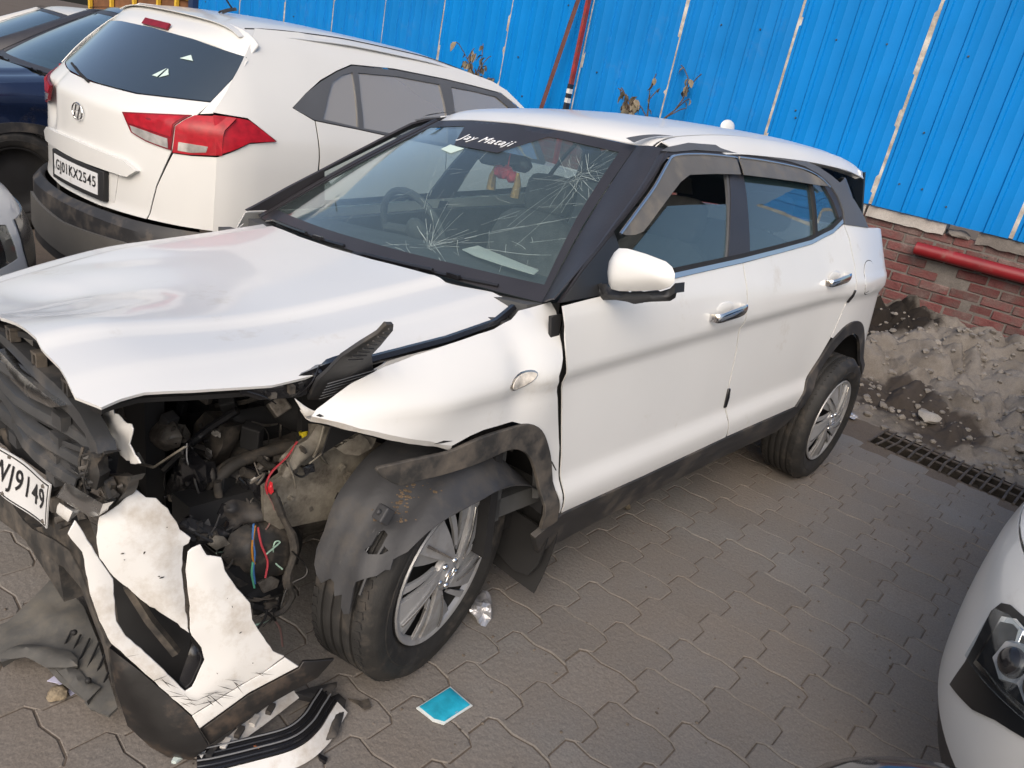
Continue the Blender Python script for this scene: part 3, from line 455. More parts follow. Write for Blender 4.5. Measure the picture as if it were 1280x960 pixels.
L_, W_P, A_P = .222, .19, .018
def paver_outline():
    """interlocking block: narrow half and wide half, stepped long edges, wavy ends"""
    t, a = .012, A_P; Wp = W_P
    poly = [(0, 0), (t, a), (L_/2-t, a), (L_/2+t, -a), (L_-t, -a), (L_, 0), (L_+.008, Wp*.33), (L_-.008, Wp*.67), (L_, Wp), (L_-t, Wp+a), (L_/2+t, Wp+a), (L_/2-t, Wp-a), (t, Wp-a), (0, Wp), (-.008, Wp*.67), (.008, Wp*.33)]
    g = .0018; cx, cy = L_/2, Wp/2
    return [((x-cx)*(1-2*g/L_), (y-cy)*(1-2*g/Wp)) for x, y in poly]
PO = paver_outline()
def add_paver(bm, M):
    h = .05; b_ = .0028
    lo = [bm.verts.new(M @ Vector((x, y, -h))) for x, y in PO]
    mi = [bm.verts.new(M @ Vector((x, y, -b_))) for x, y in PO]
    tp = [bm.verts.new(M @ Vector((x*(1-2*b_/L_), y*(1-2*b_/W_P), 0))) for x, y in PO]
    n = len(PO)
    for i in range(n):
        j = (i+1) % n
        bm.faces.new((lo[i], lo[j], mi[j], mi[i])); bm.faces.new((mi[i], mi[j], tp[j], tp[i]))
    bm.faces.new(tp)
def paver_place(i, j):
    x = -3.2+(i+.5)*L_+(L_/2 if j % 2 else 0); y = -3.3+(j+.5)*W_P
    rnd = random.Random(i*977+j)
    rz = .05     # the rows run a little askew to the cars
    X = x*math.cos(rz)-y*math.sin(rz); Y = x*math.sin(rz)+y*math.cos(rz)
    return X, Y, Matrix.Translation((X, Y, rnd.uniform(-.0025, .0015))) @ Matrix.Rotation(rz+rnd.uniform(-.008, .008), 4, 'Z') @ Matrix.Rotation(rnd.uniform(-.006, .006), 4, 'X') @ Matrix.Rotation(rnd.uniform(-.006, .006), 4, 'Y')
cells = []
for i in range(36):
    for j in range(28):
        X, Y, M = paver_place(i, j)
        if X > DR[0]-.12: continue
        under = (-.45 < X < 3.3 and Y > -.55)
        cells.append((((X-.7)/1.25)**2+(Y+1.35)**2+(40 if under else 0)+(6 if Y < -2.1 and X > 0 else 0), X, Y, M))
cells.sort(key=lambda c: c[0])
bm = bmesh.new(); add_paver(bm, Matrix.Identity(4)); me_p = bpy.data.meshes.new('paver'); bm.to_mesh(me_p); bm.free(); me_p.materials.append(M_PAVER)
for k, (_, X, Y, M) in enumerate(cells[:300]):
    o = bpy.data.objects.new('paver', me_p); COL.objects.link(o); o.matrix_world = M; o.parent = ground
bm = bmesh.new()
for (_, X, Y, M) in cells[300:]: add_paver(bm, M)
tag(obj('paver_field', bm, M_PAVER, ground, smooth=0), kind='stuff')

# ---------------------------------------------------------------- drain with its grating
M_RUST = mat('rusty_bar', (.10, .085, .075), .8, .3, .35, 30, .3, 90)
M_DARKSOIL = pos_mat('drain_silt', [(.03, .026, .022), (.07, .06, .05)], 9, .95, .8, 30)
bm = bmesh.new()
x0, x1, y0, y1 = DR
for a, b_, c in (((x0, y0), (x1, y0), 0), ((x1, y0), (x1, y1), 0), ((x1, y1), (x0, y1), 0), ((x0, y1), (x0, y0), 0)):
    bm.faces.new([bm.verts.new(p) for p in ((*a, -.007), (*b_, -.007), (*b_, -.16), (*a, -.16))])
nx, ny = 10, 50; gr = [[bm.verts.new((x0+(x1-x0)*i/nx, y0+(y1-y0)*j/ny, -.10+.05*noise.noise(Vector((i*.5, j*.45, 3)))-.02)) for j in range(ny+1)] for i in range(nx+1)]
for i in range(nx):
    for j in range(ny): bm.faces.new((gr[i][j], gr[i+1][j], gr[i+1][j+1], gr[i][j+1]))
tag(obj('drain_channel', bm, M_DARKSOIL, smooth=30), kind='structure')
grate = tag(empty('drain_grating', (3.73, -1.6, 0)), 'rusty iron bar grating over the drain beside the soil heap', 'grating')
k = 0; y = y0+.03
while y < y1-.01:
    rr = random.Random(int(y*1000)); bend = rr.uniform(-.012, .012)
    obj('bar', tube([(x0-.02-3.73, y+1.6+bend, .004), (3.73-3.73, y+1.6-bend*.4, .006+rr.uniform(-.004, .004)), (x1+.02-3.73, y+1.6+bend*.5, .004)], .0075, seg=6), M_RUST, grate)
    y += .058
for xx in (3.72, 3.86): obj('cross_bar', tube([(xx-3.73, y0+1.6, -.006), (xx-3.73, y1+1.6, -.006)], .008, seg=6), M_RUST, grate)

# ---------------------------------------------------------------- soil heap in front of the wall
FA = Vector((5.722, .305, 0)); FD = Vector((.0972, -.99526, 0)); FN = Vector((-.99526, -.0972, 0))
def F(s, z, off=0.): return FA+FD*s+FN*off+Vector((0, 0, z))
M_SOIL = pos_mat('dry_clay_soil', [(.12, .105, .09), (.165, .146, .126), (.21, .188, .164), (.14, .122, .105)], 3.0, .97, 1.0, 22., extra=[(5.40, -.25, .42, (.022, .018, .015), .42), (5.05, -.12, .24, (.025, .02, .017), .35), (4.35, -.75, .34, (.060, .050, .043), .12), (4.15, -1.15, .28, (.062, .052, .045), .1)])
def soil_h(x, y):
    t = max(0, min(1, (x-3.88)/1.5)); base = .47*t**1.15
    v = Vector((x, y, 0)); b1 = noise.noise(v*2.2)*.10+noise.noise(v*5+Vector((3, 1, 0)))*.07
    cell = noise.voronoi(v*4.5+Vector((noise.noise(v*3)*.6, noise.noise(v*3+Vector((5, 5, 0)))*.6, 0)))[0]; lumps = .16*min(.5, (cell[1]-cell[0])) + .05*(.5-cell[0])
    cell2 = noise.voronoi(v*13)[0]; lumps += .035*min(.4, cell2[1]-cell2[0])
    k = max(0, min(1, (x-3.86)/.35))
    return base+k*(b1*.75+lumps-.02)-.012*(1-k)+.012*noise.noise(v*18)*k+.006*noise.noise(v*41)*k
bm = bmesh.new(); nx, ny = 150, 260; X0, X1, Y0, Y1 = 3.90, 5.85, -2.8, 1.4
gr = [[bm.verts.new((X0+(X1-X0)*i/nx, Y0+(Y1-Y0)*j/ny, soil_h(X0+(X1-X0)*i/nx, Y0+(Y1-Y0)*j/ny))) for j in range(ny+1)] for i in range(nx+1)]
for i in range(nx):
    for j in range(ny): bm.faces.new((gr[i][j], gr[i+1][j], gr[i+1][j+1], gr[i][j+1]))
tag(obj('soil_bank', bm, M_SOIL, smooth=50), kind='structure')
# loose clods and rubble on the bank (each its own stone)
M_CLOD = pos_mat('clod', [(.19, .17, .148), (.28, .255, .225)], 8, .97, .8, 40)
M_STONE = pos_mat('pale_stone', [(.30, .28, .25), (.40, .37, .33)], 12, .9, .5, 50)
def stone_bm(r, seed, flat=.6, sub=2, rough=.35):
    bm = bmesh.new(); bmesh.ops.create_icosphere(bm, subdivisions=sub, radius=1)
    for v in bm.verts:
        n = noise.noise(v.co*1.3+Vector((seed, 0, 0)))*rough+noise.noise(v.co*3.1+Vector((0, seed, 0)))*rough*.4
        v.co = v.co*(1+n)*r; v.co.z *= flat
    return bm
for k, (x, y, r, lab) in enumerate([(4.18, -1.02, .075, 'pale flat clod beside the drain grating under the soil heap'), (4.62, -.30, .06, 'small pale stone between the two dark wet soil patches'), (4.25, -1.55, .05, 'small brown clod near the right end of the drain grating')]):
    tag(obj('soil_clod', stone_bm(r, k*4+2, .5), M_STONE if k < 2 else M_CLOD, smooth=35), lab, 'clod', 'loose clods on the soil heap').location = (x, y, soil_h(x, y)+r*.2)
bm = bmesh.new(); rr = random.Random(5)
for k in range(900):
    x = rr.uniform(3.92, 5.5); y = rr.uniform(-2.4, .9); r = rr.choice((.008, .012, .02, .03)); z = soil_h(x, y)
    b2 = stone_bm(r, k*.7, .7, 1); me = bpy.data.meshes.new('t'); b2.to_mesh(me); b2.free(); n0 = len(bm.verts); bm.from_mesh(me); bpy.data.meshes.remove(me)
    bm.verts.ensure_lookup_table()
    for v in bm.verts[n0:]: v.co += Vector((x, y, z+r*.2))
tag(obj('soil_crumbs', bm, M_CLOD, smooth=40), 'grey soil crumbs strewn over the clay heap', 'soil', kind='stuff')

# ---------------------------------------------------------------- brick wall
M_BRICK = pos_mat('red_brick', [(.115, .040, .040), (.15, .060, .058), (.13, .080, .075), (.19, .135, .125)], 5, .9, .7, 55, rnd=.18)
M_MORTAR = pos_mat('mortar', [(.13, .118, .108), (.19, .172, .158)], 6, .95, .8, 40)
M_COPE = pos_mat('coping_concrete', [(.30, .275, .255), (.40, .375, .35)], 5, .9, .8, 30)
wall = tag(empty('brick_wall', F(0, 0)), 'low red brick wall under the blue sheet fence', 'wall')
fr = Matrix((FD, -FN, Vector((0, 0, 1)))).transposed()           # columns: along, back, up
wall.rotation_euler = fr.to_euler()
# child coordinates: x = s along, y = depth behind the face, z up
obj('mortar_core', box((-2.0, .13, .55), (17.0, .22, 1.10)), M_MORTAR, wall, smooth=0)
bm = box((0, 0, 0), (.222, .10, .068)); me_b = bpy.data.meshes.new('brick')
bmesh.ops.bevel(bm, geom=bm.edges[:], offset=.006, segments=1, affect='EDGES'); bm.to_mesh(me_b); bm.free(); me_b.materials.append(M_BRICK)
rr = random.Random(3); field = []
for c in range(14):
    z = .06+c*.079
    for k in range(-42, 26):
        s = k*.234+(.117 if c % 2 else 0)
        near = (-.45 < s < 2.6 and z > .22)
        Mx = Matrix.Translation((s+rr.uniform(-.004, .004), .06+rr.uniform(-.008, .010), z+rr.uniform(-.003, .003))) @ Matrix.Rotation(rr.uniform(-.02, .02), 4, 'Y') @ Matrix.Rotation(rr.uniform(-.02, .02), 4, 'Z')
        if near:
            if rr.random() < .02: continue
            o = bpy.data.objects.new('brick', me_b); COL.objects.link(o); o.parent = wall; o.matrix_basis = Mx
        elif s < -.3: field.append(Mx)
bm = bmesh.new()
for Mx in field: bmesh.ops.create_cube(bm, size=1, matrix=Mx @ Matrix.Diagonal((.222, .10, .068, 1)))
tag(obj('brick_courses', bm, M_BRICK, wall, smooth=0), kind='stuff')
def coping(s0, s1, seed):
    bm = bmesh.new(); n = int((s1-s0)/.03); secs = []
    for i in range(n+1):
        s = s0+(s1-s0)*i/n; j = noise.noise(Vector((s*6, seed, 0)))*.012; k = noise.noise(Vector((s*11, seed+5, 0)))*.012
        secs.append([bm.verts.new(p) for p in ((s, -.02+j, 1.108+k), (s, -.012+j, 1.195+k*.5), (s, .2, 1.2), (s, .2, 1.11))])
    for i in range(n):
        for q in range(4): bm.faces.new((secs[i][q], secs[i][(q+1) % 4], secs[i+1][(q+1) % 4], secs[i+1][q]))
    bm.faces.new(secs[0]); bm.faces.new(secs[-1][::-1]); return bm
obj('coping', coping(-9.5, -.02, 1), M_COPE, wall); obj('coping', coping(.0, .62, 2), M_COPE, wall)
bm = stone_bm(.1, 3, .35); obj('broken_coping', bm, M_MORTAR, wall).location = (.72, .06, 1.14)
obj('coping', coping(.86, 3.2, 4), M_MORTAR, wall)

# ---------------------------------------------------------------- blue sheet fence
M_BLUE = mat('blue_painted_sheet', (.001, .18, .53), .5, 0, .10, 1.6, .06, 14, dirt=(.004, .18, .50), dirt_amt=.25, dscale=2.2, spec=.15)
M_BLUE2 = mat('faded_blue_sheet', (.004, .165, .48), .5, 0, .12, 1.4, .06, 14, dirt=(.04, .185, .45), dirt_amt=.32, dscale=3.0, spec=.15)
M_PALE = mat('pale_painted_post', (.50, .48, .44), .6, .0, .3, 9, .2, 60, dirt=(.16, .10, .06), dirt_amt=.62, dscale=4)
M_BOLT = mat('bolt_grey', (.08, .09, .1), .5, .6)
fence = tag(empty('sheet_fence', F(0, 0)), 'tall blue corrugated sheet fence on top of the brick wall', 'fence'); fence.rotation_euler = fr.to_euler()
def sheet_bm(w, z0, z1, seed):
    prof = []; x = 0; pitch = w/5; rr = random.Random(seed)
    for k in range(5):
        b = k*pitch
        prof += [(b, 0), (b+pitch*.12, 0), (b+pitch*.17, -.017), (b+pitch*.30, -.017), (b+pitch*.35, 0), (b+pitch*.60, -.001), (b+pitch*.66, -.004), (b+pitch*.72, -.001)]
    prof.append((w, 0)); bm = bmesh.new(); nz = 16; cols = []
    for (a, d) in prof:
        cols.append([bm.verts.new((a, d+.006*noise.noise(Vector((a*2.5, i*.55, seed))), z0+(z1-z0)*i/nz)) for i in range(nz+1)])
    for i in range(len(cols)-1):
        for j in range(nz): bm.faces.new((cols[i][j], cols[i+1][j], cols[i+1][j+1], cols[i][j+1]))
    bsolid(bm, .0015)
    return bm
SEAMS = [2.15, 1.08, 0.005, -1.05, -2.11, -3.13, -4.13, -5.09, -6.03, -6.95, -7.9, -8.9, -9.9]
bm = bmesh.new(); bmesh.ops.create_cone(bm, cap_ends=True, segments=6, radius1=.009, radius2=.006, depth=.012, matrix=Matrix.Rotation(R(90), 4, 'X')); me_bolt = bpy.data.meshes.new('bolt'); bm.to_mesh(me_bolt); bm.free(); me_bolt.materials.append(M_BOLT)
for k in range(len(SEAMS)-1):
    s1, s0 = SEAMS[k], SEAMS[k+1]; gap = (.032, .030, .024, .020, .016, .014, .015, .016, .016, .016, .016, .016)[k]
    z0 = 1.205+(.0 if k != 0 else .0)
    sh = obj('sheet', sheet_bm(s1-s0-gap, z0-.0, 2.95, k), M_BLUE2 if k in (3, 4) or k > 6 else M_BLUE, fence, smooth=25); sh.location = (s0+gap/2, -.03-.004*(k % 2), 0)
    rr = random.Random(k)
    for (a, z) in ((.12, 1.40), (.55, 1.33), (.85, 1.42), (.3, 1.42), (.2, 1.75), (.2, 1.82), (.7, 2.4), (.35, 2.42)):
        if rr.random() < .75:
            o = bpy.data.objects.new('bolt', me_bolt); COL.objects.link(o); o.parent = sh; o.location = (a+rr.uniform(-.05, .05), -.008, z+rr.uniform(-.03, .03)-0)
    obj('post', box((0, 0, 0), (.055, .05, 1.78)), M_PALE, fence, smooth=0).location = (s1, -.004, 2.10)
M_NAVY = mat('navy_post', (.012, .03, .09), .5)
tag(obj('corner_post', box((0, 0, 1.9), (.14, .14, 3.8)), M_NAVY, smooth=0), 'dark blue square post at the left end of the sheet fence', 'post').location = F(-10.0, 0, .02)
M_YEL = mat('yellow_frame', (.62, .40, .04), .5, 0, .1); M_BRN = mat('brown_board', (.16, .07, .03), .8, 0, .3, 6)
gate = tag(empty('yellow_gate', F(-11.7, 0)), 'yellow framed brown gate far behind the pale car at top left', 'gate'); gate.rotation_euler = fr.to_euler()
obj('board', box((0, .05, 1.55), (3.0, .03, 3.1)), M_BRN, gate, smooth=0)
for i, z in enumerate((.3, 1.15, 1.72, 2.3, 3.0)): obj('rail', box((0, 0, z), (3.0, .05, .05)), M_YEL, gate, smooth=0)
for x in (-1.4, -.7, 0, .7, 1.2): obj('upright', box((x, -.01, 1.55), (.05, .05, 3.0)), M_YEL, gate, smooth=0)
# red pipe, painted post and brown brace
M_RED = mat('dark_red_paint', (.20, .012, .016), .38, 0, .15, 5, .05, 30, dirt=(.2, .12, .1), dirt_amt=.25, dscale=6)
pipe = tag(empty('red_pipe', F(.47, .965, .075)), 'dark red horizontal pipe along the brick wall', 'pipe'); pipe.rotation_euler = fr.to_euler()
bm = bmesh.new(); add_lathe(bm, [(.0, 0), (.048, 0), (.052, .004), (.052, 2.6), (0, 2.6)], Matrix.Rotation(R(-90), 4, 'Z'), 24)
obj('pipe_run', bm, M_RED, pipe)
for a in (.5, 1.7): obj('bracket', box((a, .055, 0), (.03, .09, .13)), M_RUST, pipe, smooth=0)
M_RPOST = mat('red_post_paint', (.26, .025, .02), .55, 0, .3, 10, dirt=(.12, .05, .04), dirt_amt=.5, dscale=8)
M_WHITE = mat('white_paint', (.62, .6, .57), .6, 0, .1); M_BLK = mat('black_paint', (.02, .02, .025), .5)
M_BRACE = mat('brown_primer', (.10, .035, .03), .65, .0, .25, 12)
pb = F(-3.11, 0, .16)
post = tag(empty('marker_post', pb), 'slim red post with black and white bands against the blue fence', 'post')
obj('shaft', box((0, 0, 1.6), (.05, .03, 3.2)), M_RPOST, post, smooth=0)
for i in range(6): obj('band', box((-.002, 0, 1.40+i*.045), (.056, .036, .045)), M_BLK if i % 2 else (M_WHITE if i else M_BLK), post, smooth=0)
a = F(-3.40, 1.30, .20); b_ = F(-3.10, 3.0, .20)
bm = tube([a+(a-b_)*.8, b_+(b_-a)*.3], .028, seg=4)
tag(obj('brace', bm, M_BRACE, smooth=20), 'brown diagonal brace leaning on the red banded post', 'brace')
# dead plants in front of the fence
M_TWIG = mat('dry_twig', (.085, .06, .045), .9, 0, .3, 20); M_LEAF = mat('dry_leaf', (.20, .165, .115), .85, 0, .4, 15)
M_LEAF2 = mat('grey_green_leaf', (.15, .13, .09), .85, 0, .4, 15)
def dead_plant(base, h, seed, label, spread=.5, nleaf=26, stems=5):
    rr = random.Random(seed); t = tag(empty('dead_plant', (base[0], base[1], 0)), label, 'plant'); bmS = bmesh.new(); tips = []; zb = base[2]
    add_tube(bmS, [(0, 0, -.02), (.03, .02, zb*.5), (0, 0, zb)], .014, 7, smooth_n=4)
    for k in range(stems):
        a = rr.uniform(0, 6.28); L = h*rr.uniform(.6, 1.0); p = Vector((0, 0, zb)); pts = [p.copy()]
        d = Vector((math.cos(a)*spread, math.sin(a)*spread, 1)).normalized()
        for i in range(7):
            d = (d+Vector((rr.uniform(-.3, .3), rr.uniform(-.3, .3), rr.uniform(-.15, .12)))).normalized(); p = p+d*L/7; pts.append(p.copy())
            if i > 1:
                tips.append(p.copy())
                if rr.random() < .95:
                    e = (d+Vector((rr.uniform(-1, 1), rr.uniform(-1, 1), rr.uniform(-.3, .5)))).normalized(); q = p+e*L*.2; q2 = q+e*L*.1+Vector((0, 0, -.02)); add_tube(bmS, [p, q, q2], .005, 5); tips += [q, q2]
        add_tube(bmS, pts, .007, 6, radii=[.012, .010, .007, .004])
    obj('stem', bmS, M_TWIG, t)
    for k in range(nleaf):
        p = rr.choice(tips); L = rr.uniform(.05, .105); w = L*.3; bm = bmesh.new(); cu = rr.uniform(.2, .6)
        sec = [(0, .1), (.3, .9), (.6, 1), (.85, .55), (1, .05)]
        rows = [[bm.verts.new((L*t_, w*ww*sd, -cu*L*t_*t_+abs(sd)*w*.5*ww)) for sd in (-1, 0, 1)] for t_, ww in sec]
        for i in range(4):
            for q in range(2): bm.faces.new((rows[i][q], rows[i][q+1], rows[i+1][q+1], rows[i+1][q]))
        o = obj('leaf', bm, M_LEAF if rr.random() < .65 else M_LEAF2, t, smooth=60); o.location = p; o.rotation_euler = (rr.uniform(-.6, .6), rr.uniform(.4, 1.6), rr.uniform(0, 6.28))
dead_plant(F(-2.12, 1.28, .25), .72, 4, 'dried leafy shrub rising behind the roof of the crashed car', 1.0, 110, 10)
dead_plant(F(-4.30, 1.30, .25), .50, 9, 'dried brown plant behind the roof of the parked white car', .35, 64, 6)
# ================================================================ shared car materials
M_PAINT = mat('white_car_paint', (.69, .695, .69), .36, 0, .025, 2.5, 0, 1, coat=.45, dirt=(.50, .46, .40), dirt_amt=.22, dscale=4.0, spec=.5)
M_PAINT_D = mat('white_paint_scuffed', (.68, .675, .66), .38, 0, .03, 3, .03, 40, coat=.3, dirt=(.40, .34, .27), dirt_amt=.42, dscale=7.0)
M_PLASTIC = mat('black_trim_plastic', (.028, .028, .030), .55, 0, .25, 6, .04, 220, dirt=(.13, .11, .09), dirt_amt=.45, dscale=6)
M_DUSTY = mat('dusty_grey_plastic', (.026, .025, .024), .5, 0, .3, 12, .05, 90, dirt=(.15, .125, .10), dirt_amt=.55, dscale=13)
M_BLACK = mat('gloss_black', (.012, .012, .014), .22, 0, 0, 1, 0, 1, coat=.4)
M_MATT = mat('matt_black', (.013, .013, .014), .7, 0, .2, 10)
M_MIRB = mat('mirror_black', (.02, .021, .024), .38)
M_PILLAR = mat('pillar_film', (.030, .029, .034), .42, 0, .15, 5, .05, 120)
M_ROOFTRIM = mat('grey_arch_trim', (.085, .088, .095), .48, 0, .08, 5, .05, 160)
M_VISOR = mat('dusty_smoked_visor', (.115, .108, .098), .42, 0, .10, 9, .05, 60, dirt=(.21, .19, .16), dirt_amt=.45, dscale=7)
M_CHROME = mat('chrome', (.80, .80, .80), .10, 1.0)
M_CHROME_D = mat('dull_chrome', (.62, .61, .59), .24, 1.0, .1, 12, dirt=(.35, .32, .28), dirt_amt=.3, dscale=10)
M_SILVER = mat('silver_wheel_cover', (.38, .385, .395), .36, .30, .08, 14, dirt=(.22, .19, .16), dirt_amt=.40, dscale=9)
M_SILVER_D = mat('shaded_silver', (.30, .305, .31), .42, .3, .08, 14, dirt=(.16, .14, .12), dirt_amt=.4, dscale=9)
M_TYRE = mat('tyre_rubber', (.020, .0195, .019), .7, 0, .3, 14, .10, 120, dirt=(.085, .072, .06), dirt_amt=.42, dscale=11)
M_GLASS_W = glass_mat('windscreen_glass', (.90, .96, .95), 1.3, (.26, .34, .33), .07, .03)
M_GLASS_S = glass_mat('side_glass', (.62, .72, .74), 1.6, (.10, .17, .19), .16, .015)
M_GLASS_C = glass_mat('clear_far_glass', (.88, .93, .93), 1.2, (.1, .15, .15), .05, .015)
M_GLASS_D = glass_mat('dark_glass', (.10, .13, .15), 2.4, (.06, .09, .12), .4, .015)
M_CABIN = mat('cabin_dark', (.06, .062, .064), .75, 0, .2, 9)
M_SEAT = mat('seat_fabric', (.11, .11, .115), .9, 0, .2, 14, .3, 200)
M_LINER = mat('headliner', (.33, .32, .30), .9, 0, .05)
M_BEIGE = mat('dirty_primer', (.20, .185, .155), .6, 0, .2, 6, .15, 40, dirt=(.055, .045, .036), dirt_amt=.62, dscale=12)
M_ALU = mat('dull_metal', (.20, .185, .165), .5, .5, .35, 18, .1, 70, dirt=(.06, .048, .04), dirt_amt=.6, dscale=14)

CARROOT = empty('crashed_car')
CARROOT.rotation_euler = (-.0988218, 0, 0)
tag(CARROOT, 'crashed white SUV with torn open front corner and cracked windscreen', 'car')
bpy.context.view_layer.update()
sgn = lambda side: -1 if side == 'L' else 1
NARROW = [0.]
def sidemap(s, off=0., Wfun=W):
    k = NARROW[0] if s > 0 else 0.     # far side cabin sits a little further in towards the screen base
    return lambda x, z: (x, s*(Wfun(x, z)+off-k*max(0, min(1, (1.3-x)/.7))*max(0, min(1, (z-.93)/.1))), z)
def bodypanel(name, poly, m, root, s=-1, off=0., thick=.004, holes=(), g=.045, Wfun=W, bev=.0025, sm=38):
    o = obj(name, shell(poly, sidemap(s, off, Wfun), thick, holes, g, flip=(s > 0)), m, root, smooth=sm)
    if bev: bevel(o, bev)
    return o
# outlines in (x, z) of the body side
O_FDOOR = [(.308, 1.020), (.62, 1.040), (.93, 1.059), (1.405, 1.088), (1.405, .98), (1.412, .90), (1.440, .75), (1.445, .54), (1.482, .392), (.90, .372), (.436, .366), (.41, .56), (.365, .76), (.318, .93)]
O_RDOOR = [(1.413, 1.088), (1.75, 1.115), (2.06, 1.141), (2.30, 1.183), (2.432, 1.224), (2.468, 1.16), (2.492, 1.05), (2.480, .93), (2.462, .86), (2.43, .79), (2.392, .702), (2.32, .614), (2.211, .508), (2.132, .405), (1.80, .398), (1.490, .393), (1.453, .54), (1.448, .75), (1.420, .90), (1.413, .98)]
O_ARCH_R = [(2.132, .403), (2.211, .504), (2.32, .609), (2.423, .698), (2.548, .757), (2.69, .762), (2.81, .720), (2.92, .635), (3.02, .520), (3.09, .403)]
O_ARCH_RI = [(2.215, .385), (2.275, .478), (2.37, .575), (2.46, .648), (2.565, .695), (2.68, .697), (2.775, .662), (2.865, .590), (2.945, .488), (2.995, .385)]
_cm = lambda P: [(p.x, p.y) for p in catmull([(a, b, 0) for a, b in P], 3)]
O_ARCH_R = _cm(O_ARCH_R); O_ARCH_RI = _cm(O_ARCH_RI)
O_QUART = [(2.440, 1.224), (2.73, 1.209), (2.95, 1.205), (3.12, 1.19), (3.25, 1.16), (3.33, 1.10), (3.38, .98), (3.39, .80), (3.36, .62), (3.22, .50), (3.098, .405)] + [p for p in O_ARCH_R[::-1][1:] if p[0] > 2.43] + [(2.423, .700), (2.402, .706), (2.44, .79), (2.471, .86), (2.489, .93), (2.500, 1.05), (2.477, 1.16)]
O_ARCH_F = [(-.42, .403), (-.36, .53), (-.27, .62), (-.16, .685), (-.03, .719), (.10, .722), (.20, .705), (.29, .645), (.352, .55), (.40, .44), (.425, .366)]
O_ARCH_FI = [(-.335, .385), (-.29, .50), (-.21, .578), (-.12, .632), (-.02, .660), (.09, .662), (.165, .645), (.235, .592), (.288, .50), (.33, .39), (.345, .30)]
O_ARCH_F = _cm(O_ARCH_F); O_ARCH_FI = _cm(O_ARCH_FI)
O_FENDER = [(-.60, .88), (-.30, .93), (0., .965), (.25, .992), (.34, .998), (.300, .975), (.308, .93), (.355, .76), (.40, .56), (.426, .366), (.40, .44), (.352, .55), (.29, .645), (.20, .705), (.10, .722), (-.03, .719), (-.16, .685), (-.27, .62), (-.36, .53), (-.42, .403), (-.52, .42), (-.62, .60), (-.68, .74)]
O_SILL = [(.345, .30), (.436, .362), (.90, .368), (1.486, .388), (2.132, .400), (2.215, .385), (2.09, .275), (1.6, .262), (1.0, .235), (.53, .205), (.43, .20)]
O_FWIN = [(.605, 1.203), (.72, 1.262), (.85, 1.330), (.982, 1.405), (1.045, 1.432), (1.25, 1.448), (1.47, 1.452), (1.440, 1.387), (1.36, 1.24), (1.287, 1.088), (.93, 1.062), (.66, 1.046)]
O_RWIN = [(1.580, 1.452), (1.85, 1.452), (2.098, 1.446), (2.24, 1.425), (2.325, 1.392), (2.375, 1.32), (2.405, 1.236), (2.30, 1.186), (2.06, 1.146), (1.75, 1.120), (1.469, 1.098), (1.52, 1.28)]
O_SAIL = [(.300, 1.030), (.45, 1.117), (.605, 1.203), (.66, 1.046), (.62, 1.043), (.45, 1.034)]
# upper side frame (door frames, pillars) with the two window openings cut out
O_FRAME = [(.300, 1.030), (.45, 1.126), (.62, 1.225), (.80, 1.325), (.985, 1.432), (1.064, 1.456), (1.227, 1.478), (1.50, 1.487), (1.793, 1.489), (2.05, 1.486), (2.209, 1.479), (2.33, 1.456), (2.425, 1.424), (2.50, 1.395), (2.60, 1.330), (2.68, 1.260), (2.73, 1.213), (2.436, 1.228), (2.30, 1.190), (2.06, 1.147), (1.75, 1.121), (1.41, 1.094), (.93, 1.065), (.62, 1.047)]
def offs(poly, d):
    """inset a polygon by d (rough, along averaged normals)"""
    out = []; n = len(poly); A = sum(poly[i][0]*poly[(i+1) % n][1]-poly[(i+1) % n][0]*poly[i][1] for i in range(n)); s = 1 if A > 0 else -1
    for i in range(n):
        p0, p1, p2 = Vector(poly[i-1]), Vector(poly[i]), Vector(poly[(i+1) % n])
        a = (p1-p0).normalized(); b = (p2-p1).normalized(); t = (a+b)
        t = t.normalized() if t.length > .05 else a
        nrm = Vector((-t.y, t.x))*s; out.append(tuple(p1+nrm*d/max(.4, nrm.dot(Vector((-a.y, a.x))*s))))
    return out

